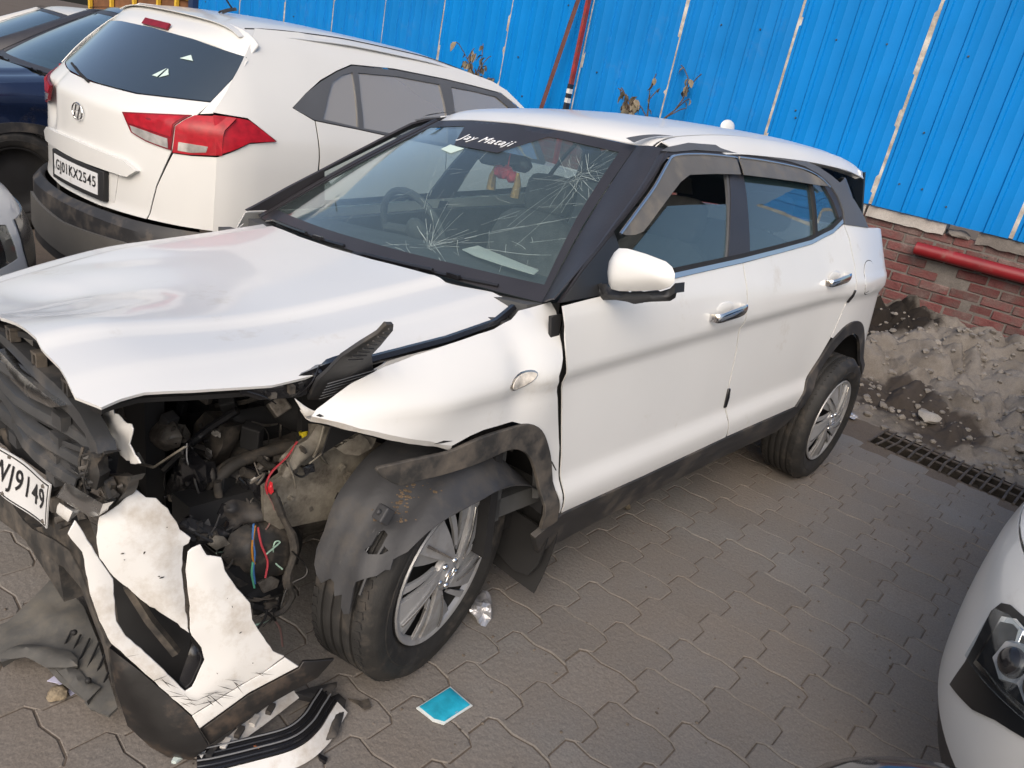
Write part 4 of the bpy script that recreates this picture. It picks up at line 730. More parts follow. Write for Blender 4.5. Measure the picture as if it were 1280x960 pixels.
def wheel(name, root, hub, steer=0., lean=0., camber=0., worldspace=True, side=-1, cover=True, R_t=.334, wd=.205):
    """tyre > tread ribs come from the profile; cover disc with five swept double blades"""
    w = empty(name); w.parent = root
    bpy.context.view_layer.update()
    if worldspace: w.matrix_parent_inverse = root.matrix_basis.inverted()
    w.location = hub; w.rotation_euler = (camber, lean, steer)
    # local: axle along y, outer face at y=0 towards -y (side=-1) ; tyre goes from y=+.0 inward
    s = -side                                     # inward direction
    Ro, Ri = R_t, .222
    prof = []
    def P(r, h): prof.append((r, s*h))
    P(Ri-.004, .018); P(Ri+.004, .006); P(Ri+.02, -.004); P(Ri+.05, -.012); P(Ri+.052, -.0105); P(Ri+.075, -.012); P(Ri+.09, -.006); P(Ro-.012, .008); P(Ro-.004, .018); P(Ro-.001, .026)
    y = .026; n = 5; gw = .009; rw = (wd-.055-gw*(n-1))/n
    for k in range(n):
        P(Ro, y+.002); y += rw; P(Ro, y-.002)
        if k < n-1: P(Ro-.001, y); P(Ro-.008, y+.001); P(Ro-.008, y+gw-.001); y += gw; P(Ro-.001, y)
    P(Ro-.006, wd-.018); P(Ro-.02, wd-.006); P(Ri+.05, wd+.010); P(Ri+.01, wd); P(Ri-.004, wd-.015)
    bm = bmesh.new(); add_lathe(bm, prof, None, 96)
    ty = obj('tyre', bm, M_TYRE, w, smooth=40)
    # tread sipes: shallow transverse blocks
    bm = bmesh.new()
    for k in range(72):
        a = 2*math.pi*k/72
        for (h, tw) in ((.030, .016), (wd-.032, .016)):
            M = Matrix.Rotation(-a, 4, 'Y') @ Matrix.Translation((Ro-.0015, s*h, 0)) @ Matrix.Rotation(.25, 4, 'X')
            bmesh.ops.create_cube(bm, size=1, matrix=M @ Matrix.Diagonal((.006, tw, .020, 1)))
    tag(obj('tread_block', bm, M_TYRE, w, smooth=0), kind='stuff')
    # steel wheel behind
    bm = bmesh.new(); add_lathe(bm, [(.0, s*.05), (.10, s*.05), (.17, s*.055), (.205, s*.03), (.214, s*.004), (.221, s*.002), (.223, s*.012), (.21, s*.12), (.12, s*.15), (0, s*.15)], None, 48)
    obj('rim', bm, M_MATT, w)
    if cover:
        bm = bmesh.new(); add_lathe(bm, [(.196, s*.012), (.202, s*.004), (.209, s*-.002), (.218, s*-.003), (.221, s*.004), (.216, s*.012)], None, 64)
        obj('wheel_cover', bm, M_SILVER, w)
        def blade(r0, r1, a0, a1, b0, b1, h0, h1, th=.012):
            pl = []
            for t in range(5): r = r0; a = a0+(a1-a0)*t/4; pl.append((r*math.cos(a), r*math.sin(a)))
            for t in range(7): r = r1; a = b1+(b0-b1)*t/6; pl.append((r*math.cos(a), r*math.sin(a)))
            def fm(u, v):
                r = math.hypot(u, v); k = (r-r0)/(r1-r0); return (u, s*(h0+(h1-h0)*k-.006*math.sin(math.pi*min(1, max(0, k)))), v)
            return shell(pl, fm, th, g=.03)
        for k in range(5):
            A = k*2*math.pi/5+.3
            # wide swept spoke, its sunk flank, a bright edge line and a narrow second spoke
            o = obj('blade', blade(.050, .205, A-.50, A+.30, A+.30, A+.86, -.012, .001), M_SILVER, w, smooth=30); bevel(o, .0025)
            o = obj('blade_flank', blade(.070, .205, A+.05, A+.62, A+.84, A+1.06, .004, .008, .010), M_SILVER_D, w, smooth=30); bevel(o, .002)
            o = obj('blade', blade(.085, .205, A-.34, A-.16, A+.06, A+.17, -.006, .001, .010), M_SILVER, w, smooth=30); bevel(o, .002)
            o = obj('spoke_line', blade(.060, .200, A+.12, A+.20, A+.70, A+.74, -.0215, -.0055, .004), M_CHROME_D, w, smooth=30)
            c_ = Matrix.Translation((.040*math.cos(A+.63), s*-.008, .040*math.sin(A+.63))) @ Matrix.Rotation(R(90), 4, 'X')
            bm = bmesh.new(); bmesh.ops.create_icosphere(bm, subdivisions=2, radius=.0115, matrix=c_); obj('wheel_nut', bm, M_CHROME, w)
        bm = bmesh.new(); add_lathe(bm, [(0, s*-.016), (.022, s*-.016), (.030, s*-.012), (.056, s*-.006), (.060, s*.01)], None, 32); obj('hub_cap', bm, M_SILVER, w)
        add_emblem(w, (0, s*-.017, 0), .019, Matrix.Rotation(R(90), 3, 'X'))
    return w
def add_emblem(parent, loc, r, rot, m=None):
    """slanted H in an ellipse"""
    m = m or M_CHROME; bm = bmesh.new()
    ring = [Vector((r*1.25*math.cos(a), r*math.sin(a)*.95, 0)) for a in [2*math.pi*k/28 for k in range(28)]]
    add_tube(bm, ring+[ring[0]], r*.085, 6, caps=False)
    sl = .34
    for sx in (-1, 1):
        pts = [Vector((sx*r*.46+y*.42+sx*r*.10*(abs(y)/r)**2, y, 0)) for y in (-r*.80, -r*.4, 0, r*.4, r*.80)]
        add_tube(bm, pts, r*.105, 6)
    add_tube(bm, [Vector((-r*.45, -r*.16, 0)), Vector((0, 0, 0)), Vector((r*.45, r*.16, 0))], r*.09, 6)
    for v in bm.verts: v.co = Vector(loc)+rot @ v.co
    return obj('emblem', bm, m, parent)

def text_mesh(name, s, size, m, parent, loc, rot, space=1.0, shear=0., bold=0., ext=.0015, sx=1.0):
    cu = bpy.data.curves.new(name, 'FONT'); cu.body = s; cu.size = size; cu.align_x = 'CENTER'; cu.align_y = 'CENTER'; cu.space_character = space; cu.shear = shear; cu.offset = bold; cu.extrude = ext
    t = bpy.data.objects.new(name, cu); COL.objects.link(t); dg = bpy.context.evaluated_depsgraph_get(); dg.update()
    me = bpy.data.meshes.new_from_object(t.evaluated_get(dg)); bpy.data.objects.remove(t)
    M = Matrix.Translation(loc) @ rot.to_4x4() @ Matrix.Diagonal((sx, 1, 1, 1)); me.transform(M)
    return obj(name, me, m, parent, smooth=0)

def handle(root, x, z, s=-1):
    y = s*(W(x, z)); bm = bmesh.new()
    pts = [(x-.115, y-s*.002, z-.012), (x-.10, y+s*.030, z-.010), (x-.03, y+s*.042, z+.001), (x+.06, y+s*.042, z+.010), (x+.10, y+s*.028, z+.012), (x+.118, y-s*.002, z+.010)]
    P = catmull(pts, 5); rings = []
    for i, p in enumerate(P):
        k = math.sin(math.pi*(i+.6)/(len(P)+.2)); hh = .012+.008*k; dd = .007
        rings.append([bm.verts.new((p.x, p.y+dd*math.cos(a)*1.0, p.z+hh*math.sin(a))) for a in [2*math.pi*q/10 for q in range(10)]])
    for i in range(len(rings)-1):
        for q in range(10): bm.faces.new((rings[i][q], rings[i][(q+1) % 10], rings[i+1][(q+1) % 10], rings[i+1][q]))
    bm.faces.new(rings[0]); bm.faces.new(rings[-1][::-1])
    o = obj('door_handle', bm, M_CHROME, root)
    # finger cup behind the grip
    bm = bmesh.new(); bmesh.ops.create_uvsphere(bm, u_segments=16, v_segments=8, radius=1, matrix=Matrix.Translation((x+.0, y-s*.004, z+.004)) @ Matrix.Diagonal((.075, .006, .032, 1)))
    obj('handle_cup', bm, M_PAINT, root)
    return o
def mirror_unit(root, s=-1, m=None):
    """door mirror: painted cap, black base with stalk"""
    cap = [(-.10, 0), (-.085, .045), (-.05, .085), (.0, .095), (.05, .085), (.10, .06), (.135, .03), (.15, -.01), (.135, -.05), (.09, -.062), (-.02, -.062), (-.075, -.055)]
    return cap
CAMB = Vector((-1.337, -2.108, 1.446))        # a viewpoint in front of the car: outer faces of moulded pieces look this way
# ---------------------------------------------------------------- intact body shell shared by the big cars
def hood_map(dz=0., hf=hood): return lambda x, y: (x, y, hf(x, y)+dz)
def clean_hood(x, y): return interp(HX, x)+interp(HY, y)
def build_sides(root, paint, s, damaged=False, glassF=M_GLASS_S, glassR=M_GLASS_S, visor=True, gd=.05, ftop=0, frame_m=None, trim_m=None):
    frame_m = frame_m or M_PILLAR; trim_m = trim_m or M_ROOFTRIM
    if damaged:
        pass
    else:
        bodypanel('fender', [(x, z-(ftop if i < 5 else 0)) for i, (x, z) in enumerate(O_FENDER)] if ftop else O_FENDER, paint, root, s, Wfun=lambda x, z: W(x, min(z, .9))-1.3*max(0, z-.86)**2-8*max(0, z-.90)**2)
        ring = O_ARCH_F+O_ARCH_FI[::-1]
        bodypanel('arch_cladding', ring, M_PLASTIC, root, s, .010, .012, g=.05)
    fd = bodypanel('front_door', O_FDOOR, paint, root, s, g=gd); rd = bodypanel('rear_door', O_RDOOR, paint, root, s, g=gd)
    bodypanel('quarter_panel', O_QUART, paint, root, s, g=gd*1.2)
    bodypanel('arch_cladding', O_ARCH_R+O_ARCH_RI[::-1], M_PLASTIC, root, s, .010, .014, g=.05)
    bodypanel('sill_cladding', O_SILL, M_PLASTIC, root, s, .006, .02, g=.05)
    bodypanel('pillar_frame', O_FRAME, frame_m, root, s, .0, .010, holes=[O_FWIN, O_RWIN], g=.05)
    bodypanel('door_jamb', [(1.38, 1.08), (1.44, 1.08), (1.44, .9), (1.47, .75), (1.475, .54), (1.51, .40), (1.45, .40), (1.42, .54), (1.41, .75), (1.385, .9)], M_MATT, root, s, -.014, .004, g=.06, bev=0)
    bodypanel('door_jamb', [(2.40, 1.215), (2.46, 1.215), (2.52, 1.05), (2.51, .93), (2.49, .86), (2.43, .71), (2.38, .71), (2.44, .86), (2.455, .93), (2.465, 1.05)], M_MATT, root, s, -.014, .004, g=.06, bev=0)
    # grey arch trim sweeping over the door frames into the rear pillar
    trim = [(1.00, 1.446), (1.064, 1.462), (1.227, 1.485), (1.50, 1.494), (1.793, 1.496), (2.05, 1.493), (2.22, 1.485), (2.34, 1.464), (2.44, 1.432), (2.52, 1.398), (2.62, 1.33), (2.70, 1.262), (2.745, 1.211), (2.436, 1.226), (2.452, 1.28), (2.43, 1.345), (2.38, 1.40), (2.31, 1.432), (2.20, 1.458), (2.05, 1.470), (1.793, 1.474), (1.50, 1.472), (1.25, 1.464), (1.08, 1.448)]
    bodypanel('rear_pillar', [(2.50, 1.400), (2.62, 1.43), (2.80, 1.43), (2.98, 1.40), (3.10, 1.30), (3.14, 1.212), (2.74, 1.206), (2.66, 1.27)], trim_m, root, s, .0, .006, g=.04, Wfun=lambda x, z: W(x, z)-.75*max(0, x-2.60)**1.4)
    bodypanel('roof_arch_trim', trim, trim_m, root, s, .006, .008, g=.04)
    bodypanel('mirror_sail', O_SAIL, M_MIRB, root, s, .003, .006, g=.05)
    # chrome waist strip
    st = [(.66, 1.046), (.93, 1.062), (1.40, 1.091), (1.75, 1.118), (2.06, 1.145), (2.30, 1.188), (2.425, 1.232)]
    bm = bmesh.new()
    for lo, hi, off in ((0., .016, .005),):
        poly = [(x, z+lo) for x, z in st]+[(x, z+hi) for x, z in st[::-1]]
        shell(poly, sidemap(s, off), .006, (), .05, flip=(s > 0), bm=bm)
    obj('waist_strip', bm, M_CHROME, root)
    bodypanel('window_rubber', [(x, z+.012) for x, z in st]+[(x, z+.030) for x, z in st[::-1]], M_MATT, root, s, .001, .004, g=.05, bev=0)
    if root is CARROOT: bodypanel('door_trim', [(.36, .42), (2.10, .44), (2.36, .80), (2.40, 1.12), (2.0, 1.08), (1.4, 1.05), (.40, .99)], M_CABIN, root, s, -.05, .02, g=.10)
    # divider between rear glass and quarter light
    bodypanel('window_divider', [(2.100, 1.150), (2.205, 1.440), (2.225, 1.436), (2.128, 1.156)], M_MATT, root, s, .003, .012, g=.05, bev=0)
    bodypanel('rear_glass', offs(O_RWIN, -.004), glassR, root, s, -.010, .003, g=.08, bev=0)
    if glassF: bodypanel('front_glass', offs(O_FWIN, -.004), glassF, root, s, -.010, .003, g=.08, bev=0)
    else:   # window wound half way down
        bodypanel('front_glass', [(.700, 1.146), (.83, 1.213), (.955, 1.277), (1.10, 1.283), (1.372, 1.289), (1.282, 1.086), (.93, 1.058), (.80, 1.05)], M_GLASS_S, root, s, -.010, .004, g=.06, bev=0)
        bodypanel('window_channel', [(1.352, 1.23), (1.428, 1.395), (1.444, 1.395), (1.298, 1.09), (1.284, 1.09)], M_ROOFTRIM, root, s, -.004, .012, g=.05, bev=0)
    if visor:
        vf = [(.607, 1.205), (.72, 1.268), (.85, 1.338), (.975, 1.410), (1.050, 1.440), (1.25, 1.456), (1.475, 1.460), (1.520, 1.458), (1.500, 1.398), (1.30, 1.392), (1.108, 1.381), (1.03, 1.356), (.95, 1.318), (.86, 1.272), (.775, 1.226), (.735, 1.206), (.69, 1.198), (.64, 1.197)]
        o = bodypanel('wind_visor', vf, M_VISOR, root, s, .022, .003, g=.03, bev=0)
        vr = [(1.545, 1.462), (1.75, 1.462), (2.00, 1.456), (2.16, 1.445), (2.27, 1.420), (2.335, 1.385), (2.20, 1.386), (2.0, 1.392), (1.75, 1.396), (1.525, 1.398)]
        o = bodypanel('wind_visor', vr, M_VISOR, root, s, .022, .003, g=.03, bev=0)
        for a in (vf[:8], vr[:6]):
            obj('visor_strip', tube([(x, s*(W(x, z-.004)+.024), z-.004) for x, z in a], .0045, seg=6, smooth_n=4), M_CHROME, root)
    handle(fd, 1.245, .930, s); handle(rd, 2.265, .995, s)
    # fuel flap
    if s < 0:
        c = []
        for k in range(24):
            a = 2*math.pi*k/24; c.append((2.690+.088*math.copysign(abs(math.cos(a))**.8, math.cos(a)), .980+.080*math.copysign(abs(math.sin(a))**.8, math.sin(a))))
        bodypanel('fuel_flap_gap', offs(c, -.003), M_MATT, root, s, .0005, .002, g=.04, bev=0)
        bodypanel('fuel_flap', c, paint, root, s, .0022, .002, g=.03, bev=.0015)
    for (x, z0, z1) in ((1.447, .52, .60), (2.478, .87, .935)):
        poly = [(x-.012, z0), (x+.006, z0), (x+.014, (z0+z1)/2), (x+.006, z1), (x-.010, z1)]
        bodypanel('door_edge_guard', poly, M_BLACK, root, s, .008, .008, g=.05)
    return fd, rd
def build_top(root, paint, hood_fn=None, rails=False):
    # roof: grid between the two drip lines, split into the centre skin and the edge strips by dark grooves
    def strip(y0, y1, x0f, x1=3.14, n=44, my=12, dz=0.):
        bm = bmesh.new(); rows = []
        for i in range(n+1):
            row = []
            for j in range(my+1):
                y = y0+(y1-y0)*j/my; x0 = x0f(y); x = x0+(x1-.10*(y/.6)**2-x0)*i/n; row.append(bm.verts.new((x, y, roof(x, y)+dz-lipz(y, x, x0))))
            rows.append(row)
        for i in range(n):
            for j in range(my): bm.faces.new((rows[i][j], rows[i+1][j], rows[i+1][j+1], rows[i][j+1]))
        bsolid(bm, .004); return bm
    def ztop(y): return 1.476-.024*(min(abs(y), .512)/.512)**2+.003
    def head(y):       # leading edge of the roof follows the top of the windscreen
        return wind(min(abs(y), .512), ztop(y))+.004+(.9*max(0, abs(y)-.512))
    def lipz(y, x, x0): return (roof(x0, y)-ztop(y))*math.exp(-(x-x0)/.05) if abs(y) < .56 else 0.
    obj('roof_panel', strip(-.545, .545, head, my=20), paint, root)
    for s in (-1, 1):
        obj('roof_edge', strip(s*.556, s*.622, head, my=5), paint, root)
        obj('roof_groove', strip(s*.541, s*.560, head, my=2, dz=-.008), M_MATT, root)
        # dark flash on the roof corner where the groove meets the windscreen
        bm = bmesh.new(); pts = []
        for i in range(13):
            t = i/12; x = .985+.23*t; y = s*(.525+.025*t-.01*math.sin(math.pi*t)); pts.append((x, y, roof(x, y)+.003, .034*(1-t)+.002))
        v = [(bm.verts.new((x, y-s*w*.5, roof(x, y-s*w*.5)+.003)), bm.verts.new((x, y+s*w*.5, roof(x, min(.62, abs(y+s*w*.5)))+.003))) for x, y, z, w in pts]
        for i in range(12): bm.faces.new((v[i][0], v[i][1], v[i+1][1], v[i+1][0]))
        obj('groove_flash', bm, M_ROOFTRIM, root)
    bm = bmesh.new()      # rear spoiler lip
    for s in (1,):
        P = [(2.98, .60), (3.10, .55), (3.17, .3), (3.19, 0), (3.17, -.3), (3.10, -.55), (2.98, -.60)]
        add_tube(bm, [(x, y, roof(min(x, 3.1), y)-.02) for x, y in P], .024, 8, smooth_n=4)
    obj('roof_spoiler', bm, paint, root)
    # tailgate with glass
    def gate(y0, y1, z0, z1, fx, n=16, m_=14):
        bm = bmesh.new(); rows = [[bm.verts.new((fx(y0+(y1-y0)*j/m_, z0+(z1-z0)*i/n), (y0+(y1-y0)*j/m_), z0+(z1-z0)*i/n)) for j in range(m_+1)] for i in range(n+1)]
        for i in range(n):
            for j in range(m_): bm.faces.new((rows[i][j], rows[i][j+1], rows[i+1][j+1], rows[i+1][j]))
        bsolid(bm, .01); return bm
    tg = lambda y, z: 3.44-.14*(y/.7)**2-.12*(y/.7)**6-.55*max(0, z-1.15)-.05*max(0, .7-z)
    obj('tailgate', gate(-.66, .66, .62, 1.16, tg), paint, root); obj('tailgate_glass', gate(-.60, .60, 1.17, 1.47, tg), M_GLASS_D, root)
    obj('rear_bumper', gate(-.72, .72, .26, .60, lambda y, z: tg(y, .7)+.03), M_PLASTIC, root)
def build_windscreen(root, gl, paint, pil=None):
    pil = pil or M_PILLAR
    poly = [(-.745, 1.000), (-.64, 1.195), (-.512, 1.452), (-.25, 1.470), (0, 1.476), (.25, 1.470), (.512, 1.452), (.64, 1.195), (.745, 1.000), (.40, 1.012), (0, 1.016), (-.40, 1.012)]
    ws = obj('windscreen', shell(poly, lambda y, z: (wind(y, z), y, z), .004, (), .06, flip=True), gl, root, smooth=60)
    # black ceramic border
    inn = [(-.705, 1.040), (-.60, 1.215), (-.488, 1.424), (-.25, 1.443), (0, 1.449), (.25, 1.443), (.488, 1.424), (.605, 1.215), (.715, 1.040), (.4, 1.046), (0, 1.048), (-.4, 1.046)]
    obj('windscreen_border', shell(poly, lambda y, z: (wind(y, z)-.0025, y, z), .0008, [inn], .03), M_PILLAR, ws, smooth=60)
    # A pillars: from screen edge round to the door frame
    for s in (-1, 1):
        bm = bmesh.new(); rows = []
        N = 22
        for i in range(N+1):
            t = i/N; z = 1.000+.452*t; yi = .745-.233*t+.0
            a = Vector((wind(yi, z)-.002, s*yi, z))
            xo = .215+(.985-.215)*(t**.96); zo = 1.030+(1.437-1.030)*t
            b = Vector((xo+.06, s*(W(xo+.06, zo)-.004-(.075*max(0, 1-t*.9) if s > 0 and NARROW[0] else 0)), zo+.012))
            if s > 0 and NARROW[0]: b = a+Vector((.05, .035, -.004))
            row = []
            for j in range(7):
                u = j/6; p = a.lerp(b, u); bul = math.sin(math.pi*u)*.020
                row.append(bm.verts.new(p+Vector((-.6, s*.6, .35)).normalized()*bul))
            rows.append(row)
        for i in range(N):
            for j in range(6): bm.faces.new((rows[i][j], rows[i][j+1], rows[i+1][j+1], rows[i+1][j]))
        bsolid(bm, .004)
        obj('a_pillar', bm, pil, root, smooth=50)
    obj('scuttle_panel', shell([(-.70, .24), (-.35, .14), (0, .11), (.35, .14), (.70, .24), (.745, .40), (.40, .28), (0, .25), (-.40, .28), (-.745, .40)], lambda y, x: (x, y, .995-.05*(y/.7)**2), .01, (), .06, flip=True), M_MATT, root)
    return ws
def wiper(ws, pivot_y, tip_y, zt):
    w = None
    p0 = Vector((wind(pivot_y, 1.012)-.03, pivot_y, 1.008)); n = 8
    pts = []
    for i in range(n+1):
        t = i/n; y = pivot_y+(tip_y-pivot_y)*t; z = 1.014+(zt-1.014)*t; pts.append(Vector((wind(y, z)-.014, y, z)))
    w = obj('wiper', tube([p0]+[p+Vector((-.012, 0, .008)) for p in pts[1:6]], .007, seg=6), M_BLACK, ws)
    obj('wiper_blade', tube(pts, .006, seg=5), M_BLACK, w)
    for k in (2, 4, 6): obj('blade_clip', box(pts[k]+Vector((-.008, 0, .004)), (.012, .05, .012)), M_BLACK, w)
def build_cabin(root, rhd=True):
    # floor, firewall, dash, seats, wheel
    obj('cabin_floor', box((1.55, 0, .40), (2.7, 1.56, .06)), M_CABIN, root, smooth=0)
    obj('firewall', box((.22, 0, .66), (.05, 1.56, .60)), M_CABIN, root, smooth=0)
    d = shell([(-.76, .42), (-.74, .30), (0, .22), (.74, .30), (.76, .42), (.74, .72), (.40, .80), (.15, .74), (-.15, .74), (-.74, .76)], lambda y, x: (x, y, 1.000-.02*max(0, (x-.55))+.008*math.cos(y*6)), .20, (), .06, flip=True)
    obj('dashboard', d, M_CABIN, root, smooth=50)
    sy = .36 if rhd else -.36
    bm = bmesh.new(); ring = [Vector((0, .185*math.cos(a), .185*math.sin(a))) for a in [2*math.pi*k/32 for k in range(33)]]
    add_tube(bm, ring, .015, 8, caps=False)
    add_tube(bm, [(0, -.18, 0), (.02, 0, 0), (0, .18, 0)], .02, 8); add_tube(bm, [(.02, 0, 0), (0, 0, -.18)], .018, 8)
    bmesh.ops.create_uvsphere(bm, u_segments=16, v_segments=8, radius=.06, matrix=Matrix.Translation((.02, 0, 0)) @ Matrix.Diagonal((.6, 1, 1, 1)))
    for v in bm.verts: v.co = Matrix.Rotation(R(-22), 3, 'Y') @ v.co + Vector((.83, sy, 1.00))
    obj('steering_wheel', bm, M_CABIN, root)
    for (x, y) in ((1.25, -.36), (1.25, .36)):
        seat = obj('front_seat', None_seat(.50, .62), M_SEAT, root); seat.location = (x, y, .42)
    seat = obj('rear_seat', None_seat(1.30, .60, bench=True), M_SEAT, root); seat.location = (2.12, 0, .46)
    obj('headliner', strip_liner(), M_LINER, root)
def strip_liner():
    bm = bmesh.new(); rows = []
    for i in range(13):
        x = 1.14+1.80*i/12; rows.append([bm.verts.new((x, y, roof(x, y)-.035)) for y in (-.52, -.4, -.2, 0, .2, .4, .52)])
    for i in range(12):
        for j in range(6): bm.faces.new((rows[i][j], rows[i][j+1], rows[i+1][j+1], rows[i+1][j]))
    bsolid(bm, .01); return bm
def None_seat(w, h, bench=False):
    bm = bmesh.new()
    def slab(c, s, rot): 
        b = bmesh.new(); bmesh.ops.create_cube(b, size=1); bmesh.ops.subdivide_edges(b, edges=b.edges[:], cuts=4, use_grid_fill=True)
        for v in b.verts:
            p = v.co*2; k = (abs(p.x)**4+abs(p.y)**4+abs(p.z)**4)**.25 or 1; q = p/k*.5 if k > .99 else v.co
            v.co = Vector((q.x*s[0], q.y*s[1], q.z*s[2]))
        for v in b.verts: v.co = Matrix.Rotation(rot, 3, 'Y') @ v.co + Vector(c)
        me = bpy.data.meshes.new('t'); b.to_mesh(me); b.free(); bm.from_mesh(me); bpy.data.meshes.remove(me)
    slab((0, 0, .0), (.52, w, .18), -.08); slab((.30, 0, .36), (.16, w, .66), .22)
    for y in ((-.36, .36) if bench else (0,)):
        slab((.42, y, .76), (.10, .26, .19), .15)
        add_tube(bm, [(.38, y-.06, .60), (.42, y-.06, .75)], .008, 6); add_tube(bm, [(.38, y+.06, .60), (.42, y+.06, .75)], .008, 6)
    return bm
def build_underbody(root):
    obj('underbody', box((1.4, 0, .30), (2.6, 1.35, .14)), M_MATT, root, smooth=0)
    for xc in (0.0, 2.62):                            # inner wheel housings
        for s in (-1, 1):
            if xc == 0.0 and root is CARROOT and s < 0: continue
            bm = bmesh.new(); n = 18; rows = []
            for i in range(n+1):
                a = math.pi*i/n; rows.append([bm.verts.new((xc-math.cos(a)*.41, s*y, .30+math.sin(a)*.40)) for y in (.86, .74, .60, .52)]+[bm.verts.new((xc-math.cos(a)*.1, s*.52, .30+math.sin(a)*.10))])
            for i in range(n):
                for j in range(4): bm.faces.new((rows[i][j], rows[i+1][j], rows[i+1][j+1], rows[i][j+1]))
            obj('wheel_housing', bm, M_MATT, root)

# ================================================================ the crashed car
build_sides(CARROOT, M_PAINT, -1, damaged=True, glassF=None, gd=.018)
NARROW[0] = .085; build_sides(CARROOT, M_PAINT, 1, visor=False, glassF=M_GLASS_C, glassR=M_GLASS_C, ftop=.12)
build_top(CARROOT, M_PAINT)
WS = build_windscreen(CARROOT, M_GLASS_W, M_PAINT)
wiper(CARROOT, .60, .02, 1.024); wiper(CARROOT, -.05, -.60, 1.020)
build_cabin(CARROOT); build_underbody(CARROOT); NARROW[0] = 0.
bm = bmesh.new(); bmesh.ops.create_uvsphere(bm, u_segments=16, v_segments=8, radius=1, matrix=Matrix.Translation((2.45, -.10, 1.600)) @ Matrix.Diagonal((.07, .018, .035, 1)))
obj('roof_antenna', bm, M_PAINT, CARROOT)
# bonnet, popped and buckled
O_HOOD = [(.325, -.655), (.23, -.715), (.195, -.728), (.02, -.730), (-.21, -.712), (-.36, -.718), (-.479, -.720), (-.64, -.694), (-.726, -.676), (-.771, -.678), (-.808, -.685), (-.838, -.645), (-.836, -.60), (-.832, -.554), (-.834, -.49), (-.836, -.427), (-.831, -.30), (-.829, -.203), (-.80, -.10), (-.80, .05), (-.815, .25), (-.80, .45), (-.74, .62), (-.66, .70), (-.40, .745), (0, .755), (.325, .735), (.30, .655), (.215, .42), (.18, .2), (.17, 0), (.18, -.2), (.215, -.42)]
hd = obj('bonnet', shell(O_HOOD, hood_map(), .007, (), .019), M_PAINT, CARROOT, smooth=60); bevel(hd, .004, 2)
# inner frame under the bonnet edge
obj('bonnet_frame', shell(offs(O_HOOD, .03), hood_map(-.035), .012, [offs(O_HOOD, .13)], .05), M_MATT, CARROOT)
# crumpled front fender
O_FEND_D = [(.235, .992), (.33, 1.000), (.378, 1.004), (.372, .985), (.330, .932), (.312, .88), (.286, .836), (.325, .76), (.365, .66), (.390, .588), (.413, .46), (.424, .368), (.395, .44), (.359, .520), (.331, .601), (.285, .655), (.235, .690), (.152, .720), (.039, .722), (-.01, .716), (-.069, .702), (-.105, .712), (-.137, .727), (-.20, .746), (-.288, .775), (-.320, .783), (-.352, .796), (-.412, .813), (-.397, .826), (-.306, .869), (-.225, .898), (-.14, .919), (-.047, .936), (.059, .953), (.118, .960), (.19, .975)]
fe = bodypanel('front_fender', O_FEND_D, M_PAINT, CARROOT, -1, 0, .003, g=.022, Wfun=Wf, bev=.003, sm=50)
# fender return edge folding under the torn lower front
fl = [(-.412, .813), (-.352, .796), (-.288, .775), (-.20, .746), (-.137, .727), (-.069, .702)]
bm = bmesh.new(); rows = []
for i, p in enumerate(catmull([(a, b, 0) for a, b in fl], 6)):
    y = -Wf(p.x, p.y); j = noise.noise(Vector((p.x*22, 1, 0)))*.006; rows.append([bm.verts.new((p.x, y, p.y)), bm.verts.new((p.x+.004, y+.010, p.y-.016+j)), bm.verts.new((p.x+.01, y+.035, p.y-.02+j*1.5)), bm.verts.new((p.x+.01, y+.06, p.y-.008+j))])
for i in range(len(rows)-1):
    for q in range(3): bm.faces.new((rows[i][q], rows[i][q+1], rows[i+1][q+1], rows[i+1][q]))
bsolid(bm, .002); obj('fender_fold', bm, M_PAINT_D, fe)
# scrapes along the fold
bm = bmesh.new(); rr = random.Random(2)
for k in range(2):
    t = rr.random()*.95; i = int(t*5); a, b_ = fl[i], fl[i+1]; u = t*5-i; x = a[0]+(b_[0]-a[0])*u; z = a[1]+(b_[1]-a[1])*u+.004
    L = rr.uniform(.006, .03); poly = [(x-L, z+.002), (x, z+.005), (x+L, z+.001-.1*L), (x, z-.001)]
    shell(poly, sidemap(-1, .0012, Wf), .001, (), .02, bm=bm)
tag(obj('scrape', bm, M_MATT, fe, smooth=0), kind='stuff')
# side repeater
c = []
for k in range(20):
    a = 2*math.pi*k/20; c.append((.158+.046*math.cos(a)+.008*math.sin(a)*math.cos(a), .838+.018*math.sin(a)+.01*math.cos(a)))
bodypanel('repeater_bezel', offs(c, -.004), M_CHROME_D, CARROOT, -1, .002, .004, g=.02, Wfun=Wf, bev=0)
M_LENS = mat('clear_lens', (.62, .58, .52), .12, .0, .3, 60, coat=.8)
bodypanel('side_repeater', c, M_LENS, CARROOT, -1, .006, .004, g=.012, Wfun=Wf, bev=.002)
# dark gap strip behind fender edge (door hinge cavity)
bodypanel('hinge_cavity', [(.288, .99), (.34, .99), (.33, .93), (.315, .88), (.40, .60), (.445, .37), (.41, .37), (.37, .60), (.28, .82), (.29, .90)], M_MATT, CARROOT, -1, -.03, .01, g=.05)
# cladding of the front arch, hanging half off
cl = T['cladding_front']
M_CLAD = mat('dusty_cladding', (.035, .034, .033), .6, 0, .25, 9, .06, 120, dirt=(.13, .11, .09), dirt_amt=.58, dscale=9)
poly = [(p.x, p.y) for p in catmull([(q[0], q[2], 0) for q in cl], 3, True)]
def cladmap(x, z):
    k = max(0, -x-.05)/.25
    return (x, -(min(W(x, z), .885)+.012)-.012*k+.02*k*k, z)
o = obj('arch_cladding', shell(poly, cladmap, .012, (), .03), M_CLAD, CARROOT, smooth=45); bevel(o, .003)
